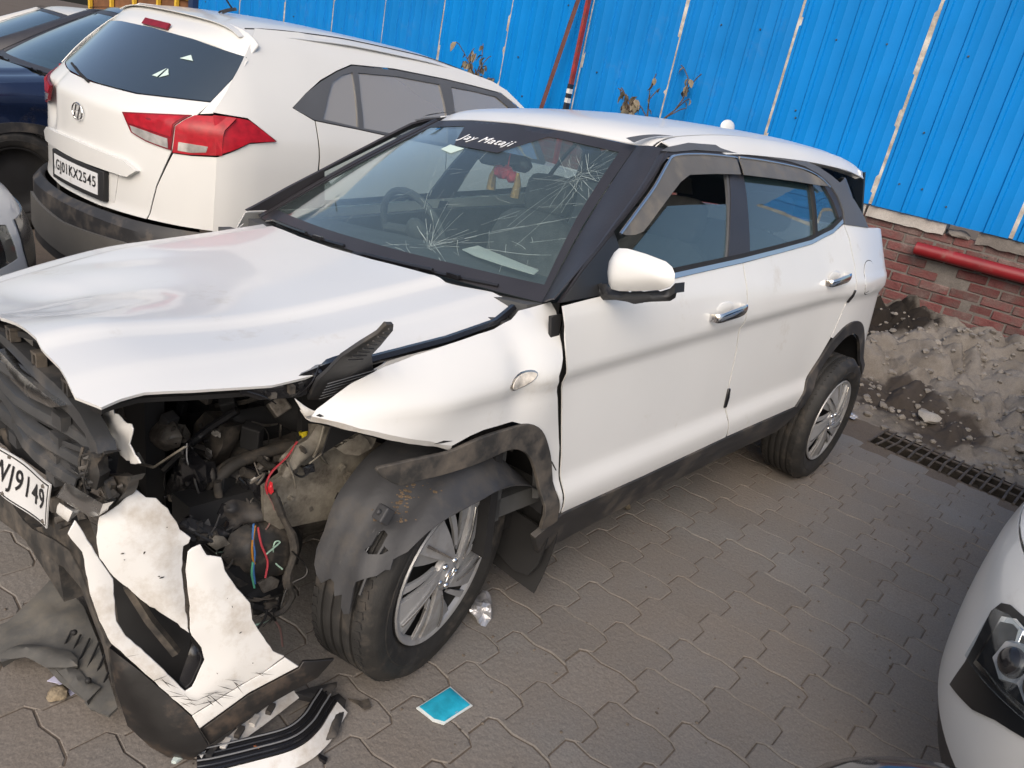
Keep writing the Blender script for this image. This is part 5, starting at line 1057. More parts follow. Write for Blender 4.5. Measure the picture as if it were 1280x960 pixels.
# mirrors
cap = obj('mirror_cap', lump(T['mirror_cap'], CAMB, .06, .035, 0, .014, 1), M_PAINT, CARROOT, smooth=60); bevel(cap, .01, 3, 60)
mb = obj('mirror_base', lump(T['mirror_base'], CAMB, .05, .022, 0, .014, 2), M_MIRB, CARROOT, smooth=70); bevel(mb, .006, 2)
o = obj('mirror_stalk', lump(T['mirror_stalk'], CAMB, .04, .02, 0, .014, 3), M_MIRB, CARROOT, smooth=70); bevel(o, .006, 2)
# steering-side stickers, writing and cracks on the windscreen
def on_ws(y, z, off=.004): return Vector((wind(y, z)-off, y, z))
tx = None
p = on_ws(.015, 1.405, .006); e = .01
uy = (on_ws(-.1, 1.4055)-on_ws(.13, 1.4075)).normalized(); uz = (on_ws(.015, 1.42)-on_ws(.015, 1.39)).normalized(); un = uy.cross(uz); uz = un.cross(uy)
M_INK = mat('white_lettering', (.78, .80, .82), .5)
text_mesh('sticker_lettering', 'Jay Mataji', .060, M_INK, WS, p, Matrix((uy, uz, un)).transposed(), 1.14, .25, .0, .0006, 1.0)
sun_strip = [(.26, 1.463), (.14, 1.374), (-.10, 1.368), (-.22, 1.455), (0, 1.468)]
obj('mirror_patch', shell(sun_strip, lambda y, z: (wind(y, z)-.003, y, z), .0008, (), .04), M_PILLAR, WS)
M_STK = mat('pale_sticker', (.50, .62, .58), .6)
def stick(name, poly, m, off=.004): return obj(name, shell(poly, lambda y, z: (wind(y, z)+off, y, z), .0008, (), .05), m, WS)
stick('round_sticker', [(.175, 1.352), (.16, 1.372), (.065, 1.366), (.095, 1.344)], M_STK, -.003)
M_CRACK = mat('crack_white', (.36, .43, .42), .35, 0, 0, 1, coat=.3)
bm = bmesh.new(); rr = random.Random(12)
def crack(y, z, a, L, w=.0016, wig=.25, bend=0.):
    pts = []; n = max(3, int(L/.03)); st = L/n
    for i in range(n+1):
        pts.append((y, z)); a += rr.uniform(-wig, wig)*.35+bend/n; y += math.cos(a)*st; z += math.sin(a)*st*.8
        if not (1.02 < z < 1.44 and abs(y) < .74-.23*(z-1)/.45): break
    for i in range(len(pts)-1):
        (y0, z0), (y1, z1) = pts[i], pts[i+1]; d = Vector((y1-y0, z1-z0)); 
        if d.length < 1e-5: continue
        if rr.random() < .22: continue
        d.normalize(); nn = Vector((-d.y, d.x))*w*rr.uniform(.25, 1.)*.19
        q = [on_ws(y0-nn.x, z0-nn.y, .0028), on_ws(y0+nn.x, z0+nn.y, .0028), on_ws(y1+nn.x, z1+nn.y, .0028), on_ws(y1-nn.x, z1-nn.y, .0028)]
        bm.faces.new([bm.verts.new(v) for v in q])
for k in range(20): crack(-.28+rr.uniform(-.015, .015), 1.076+rr.uniform(-.01, .01), rr.uniform(-.6, 3.7), rr.uniform(.04, .20), .0022)
for a, L, bd in ((2.75, .42, -.2), (2.55, .30, .1), (.55, .30, .4), (3.0-math.pi+.9, .45, .3), (2.2, .22, 0), (.9, .22, -.3), (2.95, .55, -.1)): crack(-.28, 1.076, a, L, .0026, .2, bd)
for k in range(44): crack(-.47+rr.uniform(-.03, .03), 1.335+rr.uniform(-.025, .025), rr.uniform(0, 6.28), rr.uniform(.03, .15), .0018)
for a, L, bd in ((2.9, .55, .5), (4.2, .28, .3), (3.7, .36, -.3), (3.3, .40, .35), (4.8, .22, .2), (5.0, .25, -.3)): crack(-.47, 1.335, a, L, .0024, .2, bd)
for k in range(30): crack(rr.uniform(-.6, .1), rr.uniform(1.05, 1.3), rr.uniform(2.2, 4.2), rr.uniform(.05, .16), .0016, .3, rr.uniform(-.8, .8))
for k in range(14): crack(.25+rr.uniform(-.15, .3), rr.uniform(1.06, 1.3), rr.uniform(3.6, 4.4), rr.uniform(.02, .06), .0018)
crack(.12, 1.33, 3.9, .3, .002, .1); crack(.36, 1.20, .7, .38, .002, .15)
tag(obj('glass_crack', bm, M_CRACK, WS, smooth=0), kind='stuff')
# things seen through the screen
mr = obj('inner_mirror', lump([(.93, .14, 1.335), (.93, .11, 1.315), (.95, -.10, 1.305), (.95, -.12, 1.33), (.95, -.10, 1.365), (.93, .12, 1.375)], CAMB, .03, .012, 0, .03), M_BLACK, CARROOT)
# ---------------------------------------------------------------- front of the crashed car: torn and hanging parts
def piece(name, key, m, thick=.012, dome=.008, rough=.004, g=.02, seed=0, bev=.002, parent=CARROOT, sm=62, dz=None, world=False):
    pts = T[key] if isinstance(key, str) else key
    o = obj(name, lump(pts, cam.location if world else CAMB, thick, dome, rough, g, seed), m, parent, smooth=sm, world=world)
    if bev: bevel(o, bev)
    return o
def mir(pts, yc=-.02): return [(x, 2*yc-y, z) for x, y, z in pts][::-1]
def frame3(a, b, c):
    e1 = (Vector(b)-Vector(a)).normalized(); n = e1.cross(Vector(c)-Vector(a)).normalized(); return Matrix((e1, n.cross(e1), n)).transposed()
M_GRILLE = mat('grille_plastic', (.045, .046, .048), .42, 0, .2, 9, .03, 90, dirt=(.12, .105, .09), dirt_amt=.35, dscale=9)
gp = piece('grille_panel', 'grille_panel', M_MATT, .05, .004, .001, .03, 1)
for k, (z, y0) in enumerate(((.800, -.585), (.748, -.60), (.698, -.59), (.650, -.52))):      # broad grille bars running across
    bm = bmesh.new(); rows = []
    for i in range(15):
        y = y0+(.56-y0)*i/14; bend = .012*math.sin(i*.9+k)+.02*max(0, (-.3-y)/.3); rows.append([bm.verts.new((-.800-dx+bend, y, z+dz+.010*math.sin(i*.35))) for dx, dz in ((0, .019), (.016, .012), (.020, -.002), (.010, -.016), (-.01, -.018))])
    for i in range(14):
        for q in range(4): bm.faces.new((rows[i][q], rows[i][q+1], rows[i+1][q+1], rows[i+1][q]))
    bsolid(bm, .004); obj('grille_bar', bm, M_GRILLE, CARROOT, smooth=35)
    for y in (-.46+.02*k, -.25+.03*k, -.02): obj('grille_stub', box((-.803, y, z-.026), (.02, .05, .030), .0), M_GRILLE, CARROOT, smooth=0)
piece('grille_panel', mir(T['grille_panel']), M_DUSTY, .05, .004, .003, .03, 2)
for key in ('grille_surround',):
    piece('grille_surround', key, M_GRILLE, .035, .006, .001, .02, 3); piece('grille_surround', mir(T[key]), M_GRILLE, .035, .006, .002, .02, 3)
piece('chrome_strip', 'chrome_strip', M_CHROME_D, .02, .010, 0, .015, 1); piece('chrome_strip', mir(T['chrome_strip']), M_CHROME_D, .02, .010, 0, .015, 1)
for q in ('slat1', 'slat2', 'slat3', 'slat4'):
    piece('grille_slat', q, M_GRILLE, .03, .008, .002, .012, 4); piece('grille_slat', mir(T[q]), M_GRILLE, .03, .008, .002, .012, 4)
for (y, z) in ((-.17, .885), (-.33, .872), (-.50, .862)):        # clip tabs on top of the surround
    bm = bmesh.new(); add_box(bm, (-.80, y, z), (.02, .012, .03)); add_box(bm, (-.80, y-.022, z), (.02, .008, .03)); add_box(bm, (-.80, y-.011, z+.014), (.022, .034, .006)); obj('clip_tab', bm, M_DUSTY, CARROOT, smooth=0)
piece('grille_end', 'grille_end', M_DUSTY, .03, .01, .008, .012, 6)
piece('side_bracket', 'side_bracket', M_DUSTY, .025, .006, .010, .012, 7)
for k in range(4):
    a, b_ = Vector(T['side_bracket'][1]).lerp(Vector(T['side_bracket'][5]), .2+k*.2), Vector(T['side_bracket'][3]).lerp(Vector(T['side_bracket'][4]), .1+k*.25); obj('bracket_rib', tube([a+Vector((-.012, 0, 0)), b_+Vector((-.012, 0, 0))], .006, seg=4), M_DUSTY, CARROOT)
piece('silver_trim', 'silver_trim', M_CHROME_D, .02, .012, .003, .012, 8); piece('white_clip', 'white_clip', M_PAINT_D, .02, .01, 0, .015, 9)
piece('torn_bracket', ragged(T['torn_bracket'], .012, .002, 9), M_PAINT_D, .004, .006, .012, .010, 10); piece('torn_strip', 'torn_strip', M_BEIGE, .006, .0, .002, .02, 11)
piece('plate_bracket', 'plate_bracket', M_DUSTY, .02, .004, .006, .02, 12)
piece('lower_bumper', 'lower_bumper', M_CLAD, .06, .02, .004, .02, 13); piece('lower_bumper', 'lower_bumper2', M_DUSTY, .03, .0, .008, .03, 14)
piece('lower_bumper', mir(T['lower_bumper'], .0), M_CLAD, .06, .02, .004, .02, 13)
# number plate, bent
M_PLATE = mat('plate_white', (.68, .69, .70), .4, 0, .03, 8, dirt=(.45, .42, .38), dirt_amt=.3, dscale=12); M_INKB = mat('plate_black', (.012, .012, .014), .5)
bl, br, tr_, tl = Vector((-.822, .135, .447)), Vector((-.822, -.345, .480)), Vector((-.822, -.420, .622)), Vector((-.822, .105, .565))
def plate_pt(u, v): # u 0..1 from left of the plate's writing (its y+ side) to right, v up ; bent in the middle
    p = (tl.lerp(tr_, u))*v+(bl.lerp(br, u))*(1-v); return p+Vector((-.010*math.sin(u*4.2)+.006*math.sin(u*9+v*2), 0, .008*math.sin(u*5.0)))
def plate_shell(u0, u1, v0, v1, off, th): return shell([(u0, v0), (u1, v0), (u1, v1), (u0, v1)], lambda u, v: plate_pt(u, v)+Vector((-off, 0, 0)), th, (), .05)
pl = obj('number_plate', plate_shell(0, 1, 0, 1, 0, .003), M_PLATE, CARROOT)
bm = bmesh.new()
for (a, b_, c, d) in ((.012, .988, .03, .055), (.012, .988, .945, .97), (.012, .018, .03, .97), (.982, .988, .03, .97)):
    shell([(a, c), (b_, c), (b_, d), (a, d)], lambda u, v: plate_pt(u, v)+Vector((-.0012, 0, 0)), .001, (), .06, bm=bm)
obj('plate_rim', bm, M_INKB, pl, smooth=0)
def plate_text(parent, s, pt, u0, u1, v0, v1, m, name='plate_lettering'):
    cu = bpy.data.curves.new(name, 'FONT'); cu.body = s; cu.size = 1; cu.space_character = 1.12; cu.offset = .012
    t = bpy.data.objects.new(name, cu); COL.objects.link(t); dg = bpy.context.evaluated_depsgraph_get(); dg.update()
    me = bpy.data.meshes.new_from_object(t.evaluated_get(dg)); bpy.data.objects.remove(t)
    b = bmesh.new(); b.from_mesh(me); bmesh.ops.triangulate(b, faces=b.faces[:]); bmesh.ops.subdivide_edges(b, edges=[e for e in b.edges if e.calc_length() > .25], cuts=2); b.to_mesh(me); b.free()
    xs = [v.co.x for v in me.vertices]; ys = [v.co.y for v in me.vertices]
    for v in me.vertices: v.co = pt(u0+(u1-u0)*(v.co.x-min(xs))/(max(xs)-min(xs)), v0+(v1-v0)*(v.co.y-min(ys))/(max(ys)-min(ys)))
    return obj(name, me, m, parent, smooth=0)
plate_text(pl, 'GJ01WJ9149', lambda u, v: plate_pt(u, v)+Vector((-.0016, 0, 0)), .09, .95, .18, .80, M_INKB)
for u, v in ((.10, .9), (.55, .93), (.93, .88), (.55, .08), (.95, .1)):
    bm = bmesh.new(); bmesh.ops.create_icosphere(bm, subdivisions=1, radius=.006, matrix=Matrix.Translation(plate_pt(u, v))); obj('plate_screw', bm, M_ALU, pl)
# bumper corner split in two, with fog lamp recess and black lip
bmp = piece('bumper_skin', ragged(T['bumper_left'], .012, .0009, 3), M_PAINT_D, .005, .016, .0015, .018, 20, .0015, sm=50)
piece('bumper_skin', ragged(T['bumper_right'], .014, .0006, 4), M_PAINT_D, .006, .012, .0015, .016, 21, .0015, sm=50)
piece('bumper_crease', 'bumper_crease', M_PAINT_D, .006, .006, .001, .02, 22, .0015)
piece('fog_recess', 'fog_recess', M_MATT, .01, 0, .012, .03, 23); piece('fog_bezel', 'fog_side', M_BLACK, .02, .008, .002, .015, 24)
a = Vector(T['fog_recess'][0]); 
obj('fog_frame', tube([Vector((-.735, -.59, .42)), Vector((-.70, -.61, .33)), Vector((-.655, -.64, .24))], .012, seg=5), M_DUSTY, CARROOT)
LIPM = mat('scuffed_black_lip', (.016, .015, .015), .45, 0, .3, 10, .06, 60, dirt=(.10, .07, .05), dirt_amt=.45, dscale=10)
piece('bumper_lip', 'bumper_lip_front', LIPM, .012, .022, .003, .02, 25); piece('bumper_lip', 'bumper_lip_side', LIPM, .010, .010, .003, .02, 26)
# broken left flange (white clips beside the recess)
for k, (a, b_) in enumerate((((225, 180), (280, 240)), ((278, 245), (308, 300)), ((303, 375), (345, 520)))):
    pass
# chips and dirt marks on the bumper skin
bm = bmesh.new(); rr = random.Random(31); c0, e1, e2, nn, poly2, hh = fan_frame(T['bumper_right']); s_ = 1 if nn.dot(CAMB-c0) > 0 else -1
c1, f1, f2, n1, poly1, h1 = fan_frame(T['bumper_left'])
def chip(bm, c, a1, a2, n, u, v, r, off):
    k = rr.randint(4, 7); ang = rr.uniform(0, 6.28); el = rr.uniform(1, 4)
    pts = []
    for q in range(k):
        t = 2*math.pi*q/k; x = math.cos(t)*r*el*rr.uniform(.6, 1.2); y = math.sin(t)*r*rr.uniform(.6, 1.2); pts.append(c+a1*(u+x*math.cos(ang)-y*math.sin(ang))+a2*(v+x*math.sin(ang)+y*math.cos(ang))+n*off)
    bm.faces.new([bm.verts.new(p) for p in pts])
for k in range(38):
    u = rr.uniform(min(p[0] for p in poly2), max(p[0] for p in poly2)); v = rr.uniform(min(p[1] for p in poly2), max(p[1] for p in poly2))
    if pip((u, v), poly2) and segdist((u, v), poly2) > .012: chip(bm, c0, e1, e2, nn, u, v, rr.uniform(.0005, .0018), s_*.0125)
for k in range(14):
    u = rr.uniform(min(p[0] for p in poly1), max(p[0] for p in poly1)); v = rr.uniform(min(p[1] for p in poly1), max(p[1] for p in poly1))
    if pip((u, v), poly1) and segdist((u, v), poly1) > .02: chip(bm, c1, f1, f2, n1, u, v, rr.uniform(.0006, .002), (1 if n1.dot(CAMB-c1) > 0 else -1)*.0165)
BR = [Vector(p) for p in T['bumper_right']]; ctr = sum(BR, Vector())/len(BR)
for k in range(34):      # scuffs along the lower edge and beside the recess
    i = rr.choice((11, 12, 13, 14, 15, 16)); p = BR[i].lerp(BR[i+1], rr.random()).lerp(Vector((-.58, -.70, .26)), rr.uniform(.04, .30)); u, v = (p-c0).dot(e1), (p-c0).dot(e2)
    if not pip((u, v), poly2) or segdist((u, v), poly2) < .004: continue
    L = rr.uniform(.006, .030); an = rr.gauss(.9, .35); w_ = rr.uniform(.0004, .0012); d = Vector((math.cos(an), math.sin(an))); q = Vector((-d.y, d.x))*w_; pc = c0+nn*s_*.0128
    pts = [(u-d.x*L, v-d.y*L), (u+q.x, v+q.y), (u+d.x*L, v+d.y*L), (u-q.x, v-q.y)]; bm.faces.new([bm.verts.new(pc+e1*a+e2*b) for a, b in pts])
tag(obj('paint_chip', bm, LIPM, bmp, smooth=0), kind='stuff')
# lamp remains between bonnet and fender
piece('lamp_bracket', 'lamp_bracket', M_PLASTIC, .010, .006, .004, .014, 30, .0015)
c2, g1, g2, n2, p2d, _h = fan_frame(T['lamp_bracket']); s2 = 1 if n2.dot(CAMB-c2) > 0 else -1
M_SCR = mat('scratched_rib', (.16, .165, .175), .5)
A0, A1, A2, A3 = [Vector(T['lamp_bracket'][i]) for i in (3, 6, 12, 8)]
for k in range(9):
    t = k/8; a = Vector(T['lamp_bracket'][3]).lerp(Vector(T['lamp_bracket'][6]), t); b_ = Vector(T['lamp_bracket'][10]).lerp(Vector(T['lamp_bracket'][7]), t*.9)
    obj('bracket_rib', tube([a.lerp(b_, .12)+n2*s2*.009, a.lerp(b_, .62)+n2*s2*.010], .0022, seg=4), M_PLASTIC, CARROOT)
for k in range(6):
    t = .1+k*.16; a = Vector(T['lamp_bracket'][0]).lerp(Vector(T['lamp_bracket'][1]), t); d = Vector(T['lamp_bracket'][14])-Vector(T['lamp_bracket'][16])
    obj('bracket_scratch', tube([a+n2*s2*.008+d*.25, a+n2*s2*.009+d*1.7+Vector((0, 0, .01))], .0012, seg=4), M_SCR, CARROOT)
piece('lamp_shell', 'lamp_shell', M_BLACK, .02, .012, .004, .016, 31)
piece('lamp_shell', 'white_shell', M_PAINT_D, .006, .004, .002, .012, 32)
piece('fender_inner', 'fender_inner', M_PAINT_D, .012, .006, .006, .015, 33)
obj('hinge_strip', tube([(-.25, -.735, .905), (0, -.742, .93), (.18, -.735, .955), (.27, -.715, .985)], .012, seg=6), M_BLACK, CARROOT)
bm = bmesh.new()
for x0, x1 in ((-.30, .25),): 
    rows = [[bm.verts.new((x, y, interp(SH, x)-.02+dz)) for y, dz in ((-.77, -.02), (-.70, -.05), (-.66, -.16))] for x in [x0+(x1-x0)*i/10 for i in range(11)]]
    for i in range(10):
        for q in range(2): bm.faces.new((rows[i][q], rows[i][q+1], rows[i+1][q+1], rows[i+1][q]))
bsolid(bm, .004); obj('fender_gutter', bm, M_MATT, CARROOT)
# ---------------------------------------------------------------- inside the torn corner
piece('inner_apron', 'apron', M_BEIGE, .02, .012, .006, .02, 40); piece('apron_rail', 'apron_rail', M_BEIGE, .05, .02, .012, .015, 41); piece('rail_tab', 'strut_tab', M_BEIGE, .02, .006, .004, .015, 42)
piece('washer_tank', 'washer_tank', M_DUSTY, .16, .05, .010, .02, 43, .008); piece('tank_foot', 'tank_lower', M_PLASTIC, .12, .03, .012, .02, 44)
piece('pump_motor', 'motor_cluster', M_PLASTIC, .14, .04, .022, .012, 45); piece('pump_motor', 'motor_black', M_BLACK, .08, .03, .012, .012, 46)
piece('lamp_carrier', 'black_bracket', M_BLACK, .04, .02, .008, .012, 47); piece('control_box', 'ecu_box', M_DUSTY, .05, .006, .002, .02, 48)
piece('horn', 'horn', M_ALU, .06, .035, .006, .012, 49); piece('air_box', 'air_box', M_MATT, .2, .02, .008, .02, 50); piece('radiator_shroud', 'radiator_panel', M_MATT, .05, .02, .02, .02, 51)
piece('low_bracket', 'low_bracket', M_PLASTIC, .05, .015, .01, .012, 52); piece('beige_clip', 'beige_clip', M_BEIGE, .02, .008, .008, .01, 53); piece('relay_box', 'relay_box', M_ALU, .03, .002, 0, .02, 54)
piece('cable_scrap', 'lower_scrap', M_MATT, .06, .02, .02, .012, 55); piece('tank_flap', 'tank_flap', M_DUSTY, .008, .004, .004, .012, 56)
c3 = Vector(T['ecu_box'][1]); 
M_LBL = mat('faded_label', (.30, .29, .27), .6)
fr3, ea, eb, en, _p, _h = fan_frame(T['ecu_box']); sE = 1 if en.dot(CAMB-fr3) > 0 else -1
for dy, dz in ((-.055, .04), (-.075, .045), (-.03, -.02)): obj('box_label', box(Vector((-.432, -.33+dy, .60+dz)), (.003, .022, .012)), M_LBL, CARROOT, smooth=0)
M_HOSE = mat('dusty_hose', (.035, .032, .029), .7, 0, .3, 14, .1, 60, dirt=(.12, .10, .08), dirt_amt=.5, dscale=16)
for nm, r in (('hose_arch', .016), ('hose_arch2', .012), ('hose_a', .010), ('hose_b', .012), ('hose_c', .009), ('hose_d', .008)):
    obj('hose', tube(T[nm], r, seg=10, smooth_n=6), M_HOSE, CARROOT)
obj('wiring_loom', tube(T['harness'], .0095, seg=8, smooth_n=6, radii=[.008, .011, .009, .012, .010, .013, .010, .008, .007]), M_HOSE, CARROOT)
WC = {'wire_blue': (.05, .16, .40), 'wire_orange': (.45, .20, .03), 'wire_green': (.10, .40, .25), 'wire_red': (.50, .06, .08), 'wire_red2': (.30, .02, .03), 'wire_black': (.015, .015, .015), 'wire_green2': (.35, .52, .42), 'wire_pink': (.22, .13, .12)}
for nm, c in WC.items(): obj('wire', tube(T[nm], .0028, seg=6, smooth_n=6), mat(nm, c, .5), CARROOT)
piece('plug', 'plug_yellow', mat('yellow_plug', (.60, .48, .02), .5), .02, .006, .003, .008, 60); piece('plug', 'plug_red', mat('red_plug', (.62, .03, .04), .45), .012, .004, .002, .008, 61); piece('plug', 'plug_dark', M_BLACK, .02, .004, .002, .012, 62)
# bulk behind: engine, subframe, radiator
def blob(name, c, s, m, seed, rough=.3, sub=3):
    b = stone_bm(1, seed, 1, sub, rough)
    for v in b.verts: v.co = Vector((v.co.x*s[0], v.co.y*s[1], v.co.z*s[2]))+Vector(c)
    return obj(name, b, m, CARROOT, smooth=40)
blob('engine_block', (-.10, .05, .58), (.30, .42, .24), M_MATT, 3); blob('gearbox', (-.20, -.30, .42), (.22, .18, .18), M_ALU, 8); blob('battery', (-.12, -.38, .70), (.16, .14, .11), M_MATT, 5, .12)
obj('radiator', box((-.52, .15, .55), (.05, .80, .42)), M_MATT, CARROOT, smooth=0); obj('cross_member', box((-.42, 0, .30), (.12, 1.1, .09)), M_MATT, CARROOT, smooth=0)
obj('chassis_leg', box((-.25, -.47, .47), (.62, .09, .11)), M_MATT, CARROOT, smooth=0); obj('chassis_leg', box((-.25, .47, .47), (.62, .09, .11)), M_BEIGE, CARROOT, smooth=0)
obj('splash_wall', box((.18, -.60, .55), (.03, .42, .55)), M_MATT, CARROOT, smooth=0); obj('inner_wing', box((.05, -.50, .62), (.62, .02, .44)), M_MATT, CARROOT, smooth=0)
# random pipework and brackets in the dark of the bay
rr = random.Random(77)
for k in range(16):
    a = Vector((rr.uniform(-.55, -.15), rr.uniform(-.48, -.05), rr.uniform(.40, .78))); d = Vector((rr.uniform(-.15, .15), rr.uniform(-.2, .1), rr.uniform(-.18, .12)))
    obj('pipe', tube([a, a+d*.5+Vector((rr.uniform(-.04, .04),)*3), a+d], rr.uniform(.005, .013), seg=7, smooth_n=5), rr.choice((M_HOSE, M_ALU, M_MATT, M_BLACK)), CARROOT)
for k in range(18):
    c = Vector((rr.uniform(-.58, -.18), rr.uniform(-.52, -.10), rr.uniform(.34, .76))); s = [rr.uniform(.02, .07) for _ in range(3)]
    o = obj('bracket', box((0, 0, 0), s), rr.choice((M_ALU, M_DUSTY, M_MATT, M_PLASTIC)), CARROOT, smooth=0); o.location = c; o.rotation_euler = [rr.uniform(-.6, .6) for _ in range(3)]; bevel(o, .004)
# ---------------------------------------------------------------- wheels
FX, FY, FZ, FS = .047, -.748, .3332, .227
wheel('wheel', CARROOT, (2.61, -.868, .335)); wheel('wheel', CARROOT, (FX, FY, FZ), steer=FS)
wheel('wheel', CARROOT, (2.61, .868, .335), side=1, cover=False); wheel('wheel', CARROOT, (.03, .86, .335), side=1, cover=False)
# black wheel-arch liner draped over the front tyre (built round the wheel, standing clear of it)
M_LIN = mat('arch_liner_plastic', (.040, .041, .045), .58, 0, .35, 5, .12, 40, dirt=(.10, .088, .074), dirt_amt=.40, dscale=4)
def lin(th, h):     # th: 0 = rear, 90 = top, 180 = front (degrees); h: across the car, 0 at the outer tyre face, + inward
    a = R(th); sag = .0022*math.sin(h*95+th*.02)+.020*noise.noise(Vector((th*.02, h*4, 2)))+.008*noise.noise(Vector((th*.07, h*11, 5)))
    R0 = .352+sag+.07*max(0, (45-th)/40); RL = interp([(0, .41), (20, .39), (35, .347), (59, .303), (80, .292), (97, .294), (115, .312), (128, .330), (142, .346), (160, .352), (200, .352)], th)
    k = max(0, min(1, (-h-.018)/.07)); k = k*k*(3-2*k); Rr = R0+(RL-R0)*k
    x = Rr*math.cos(a); z = Rr*math.sin(a); y = h
    X = FX+x*math.cos(FS)-y*math.sin(FS); Y = FY+x*math.sin(FS)+y*math.cos(FS); return (X, Y, FZ+z)
O_LIN = [(8, -.085), (20, -.090), (35, -.092), (55, -.092), (75, -.092), (95, -.088), (108, -.080), (120, -.066), (132, -.048), (141, -.034), (146, -.012), (150, -.018), (151, -.006), (154.6, .009), (156, .022), (158, .037), (160, .050), (163, .050), (172.4, .040), (174, .056), (172.5, .070), (168, .080), (170, .099), (165, .112), (164.5, .125), (168.6, .150), (166, .170), (162.8, .183), (157, .195), (149, .195), (138, .205), (120, .215), (95, .215), (60, .20), (8, .19)]
hole = [(139.4, .054), (138, .046), (138.8, .032), (143.0, .031), (144.0, .010), (146.4, .022), (148.6, .050), (147.9, .064), (145.2, .054)]
sc = lambda P: [(t/300.0, h) for t, h in P]
o = obj('arch_liner', shell(sc(O_LIN), lambda u, v: lin(u*300, v), .004, [sc(hole)], .018), M_LIN, CARROOT, smooth=50, world=True)
def clip(th, h, s=.035):
    p = Vector(lin(th, h)); a = R(th); n = Vector((math.cos(a), 0, math.sin(a))); b = bmesh.new()
    t = Vector((-math.sin(a), 0, math.cos(a))); y = Vector((0, 1, 0)); M = Matrix((t, y, n)).transposed().to_4x4(); M.translation = p+n*.012
    bmesh.ops.create_cube(b, size=1, matrix=M @ Matrix.Diagonal((s, s*.9, .03, 1))); bmesh.ops.create_cone(b, cap_ends=True, segments=10, radius1=.007, radius2=.007, depth=.05, matrix=M)
    q = obj('liner_clip', b, M_LIN, o, smooth=0); bevel(q, .004); return q
for q in (clip(54, -.060, .05), clip(144, -.014, .040)): q.matrix_parent_inverse = CARROOT.matrix_basis.inverted() @ Matrix.Identity(4); q.parent = CARROOT
# ribs, scratches and caked mud on the liner
bm = bmesh.new()
for h0 in (.02, .06, .10, .14): add_tube(bm, [Vector(lin(t, h0+.012*math.sin(t*.05)))*1.0 for t in range(60, 172, 8)], .004, 5)
obj('liner_rib', bm, M_LIN, CARROOT, world=True)
bm = bmesh.new(); rr = random.Random(8)
for k in range(70):
    t0 = rr.uniform(85, 158); h0 = rr.uniform(-.02, .17); L = rr.uniform(4, 22); dh = rr.uniform(-.02, .02)
    if any((not pip((t/300., h), sc(O_LIN))) or segdist((t/300., h), sc(O_LIN)) < .006 or pip((t/300., h), sc(hole)) for t, h in ((t0, h0), (t0+L*.5, h0+dh*.5), (t0+L, h0+dh))): continue
    P = []
    for i in range(5):
        p = Vector(lin(t0+L*i/4, h0+dh*i/4)); a = R(t0+L*i/4); P.append(p+Vector((math.cos(a), 0, math.sin(a)))*.0006)
    add_tube(bm, P, rr.uniform(.0006, .0014), 4)
tag(obj('liner_scratch', bm, M_SCR, CARROOT, world=True), kind='stuff')
M_MUD = pos_mat('caked_mud', [(.12, .085, .055), (.17, .125, .085)], 9, .95, .8, 60)
bm = bmesh.new(); rr = random.Random(4)
for k in range(160):
    t = rr.gauss(118, 7); h = rr.gauss(.05, .028); p = Vector(lin(t, h)); r = rr.uniform(.002, .007); bmesh.ops.create_icosphere(bm, subdivisions=1, radius=r, matrix=Matrix.Translation(p) @ Matrix.Diagonal((rr.uniform(.7, 2.2), rr.uniform(.6, 1.5), .5, 1)))
q = tag(obj('mud_crumb', bm, M_MUD, CARROOT, world=True), kind='stuff')
# rear half of the arch: liner wall and mud flap
bm = bmesh.new(); rows = []
for i in range(13):
    a = R(-28+i*8); rows.append([bm.verts.new((FX+.01+.43*math.cos(a)*1.0, y, .33+.43*math.sin(a))) for y in (-.80, -.70, -.58, -.50)])
for i in range(12):
    for q in range(3): bm.faces.new((rows[i][q], rows[i][q+1], rows[i+1][q+1], rows[i+1][q]))
bsolid(bm, .004); obj('liner_wall', bm, M_MATT, CARROOT, world=True)
mf = shell([(-.80, .36), (-.795, .24), (-.775, .19), (-.72, .175), (-.60, .20), (-.58, .36)], lambda y, z: (FX+.365+.03*math.sin((z-.15)*8), y, z), .008, (), .03)
o = obj('mud_flap', mf, M_MATT, CARROOT, world=True); bevel(o, .004)
for b_ in ((.46, -.865, .3),): pass
# charm, papers and head restraints: things inside the cabin
M_CHR = mat('red_charm', (.35, .02, .03), .7, 0, .3, 40); M_GOLD = mat('gold_tassel', (.26, .15, .04), .5, .3, .4, 60)
inv = CARROOT.matrix_basis
ch = tag(empty('hanging_charm', inv @ Vector((.90, -.06, 1.34))), 'red and gold charm hanging from the mirror behind the cracked windscreen', 'charm')
for k, (x, y, z, r) in enumerate(((0, 0, -.04, .03), (.0, .035, -.045, .026), (.0, -.03, -.05, .024))): obj('red_bead', stone_bm(r, k+3, .9, 2), M_CHR, ch).location = (x, y, z)
for k, y in enumerate((.06, -.055)): obj('tassel', tube([(0, y, -.03), (0, y*1.15, -.07), (0, y*1.1, -.12)], .014, seg=8, radii=[.006, .014, .018]), M_GOLD, ch)
obj('cord', tube([(0, 0, .03), (0, 0, -.02)], .003, seg=5), M_CHR, ch)
M_PAPER = mat('paper', (.62, .62, .58), .8); M_PAPG = mat('greenish_paper', (.45, .55, .50), .8)
def paper(label, corners, m):
    c = sum((Vector(p) for p in corners), Vector())/len(corners); b = lump([inv @ Vector(p) for p in corners], inv @ Vector((0, -1, 3)), .003, .004, .003, .03)
    tag(obj('paper', b, m), label, 'paper')
paper('long white paper lying on the dashboard behind the windscreen', T['dash_paper'], M_PAPER)
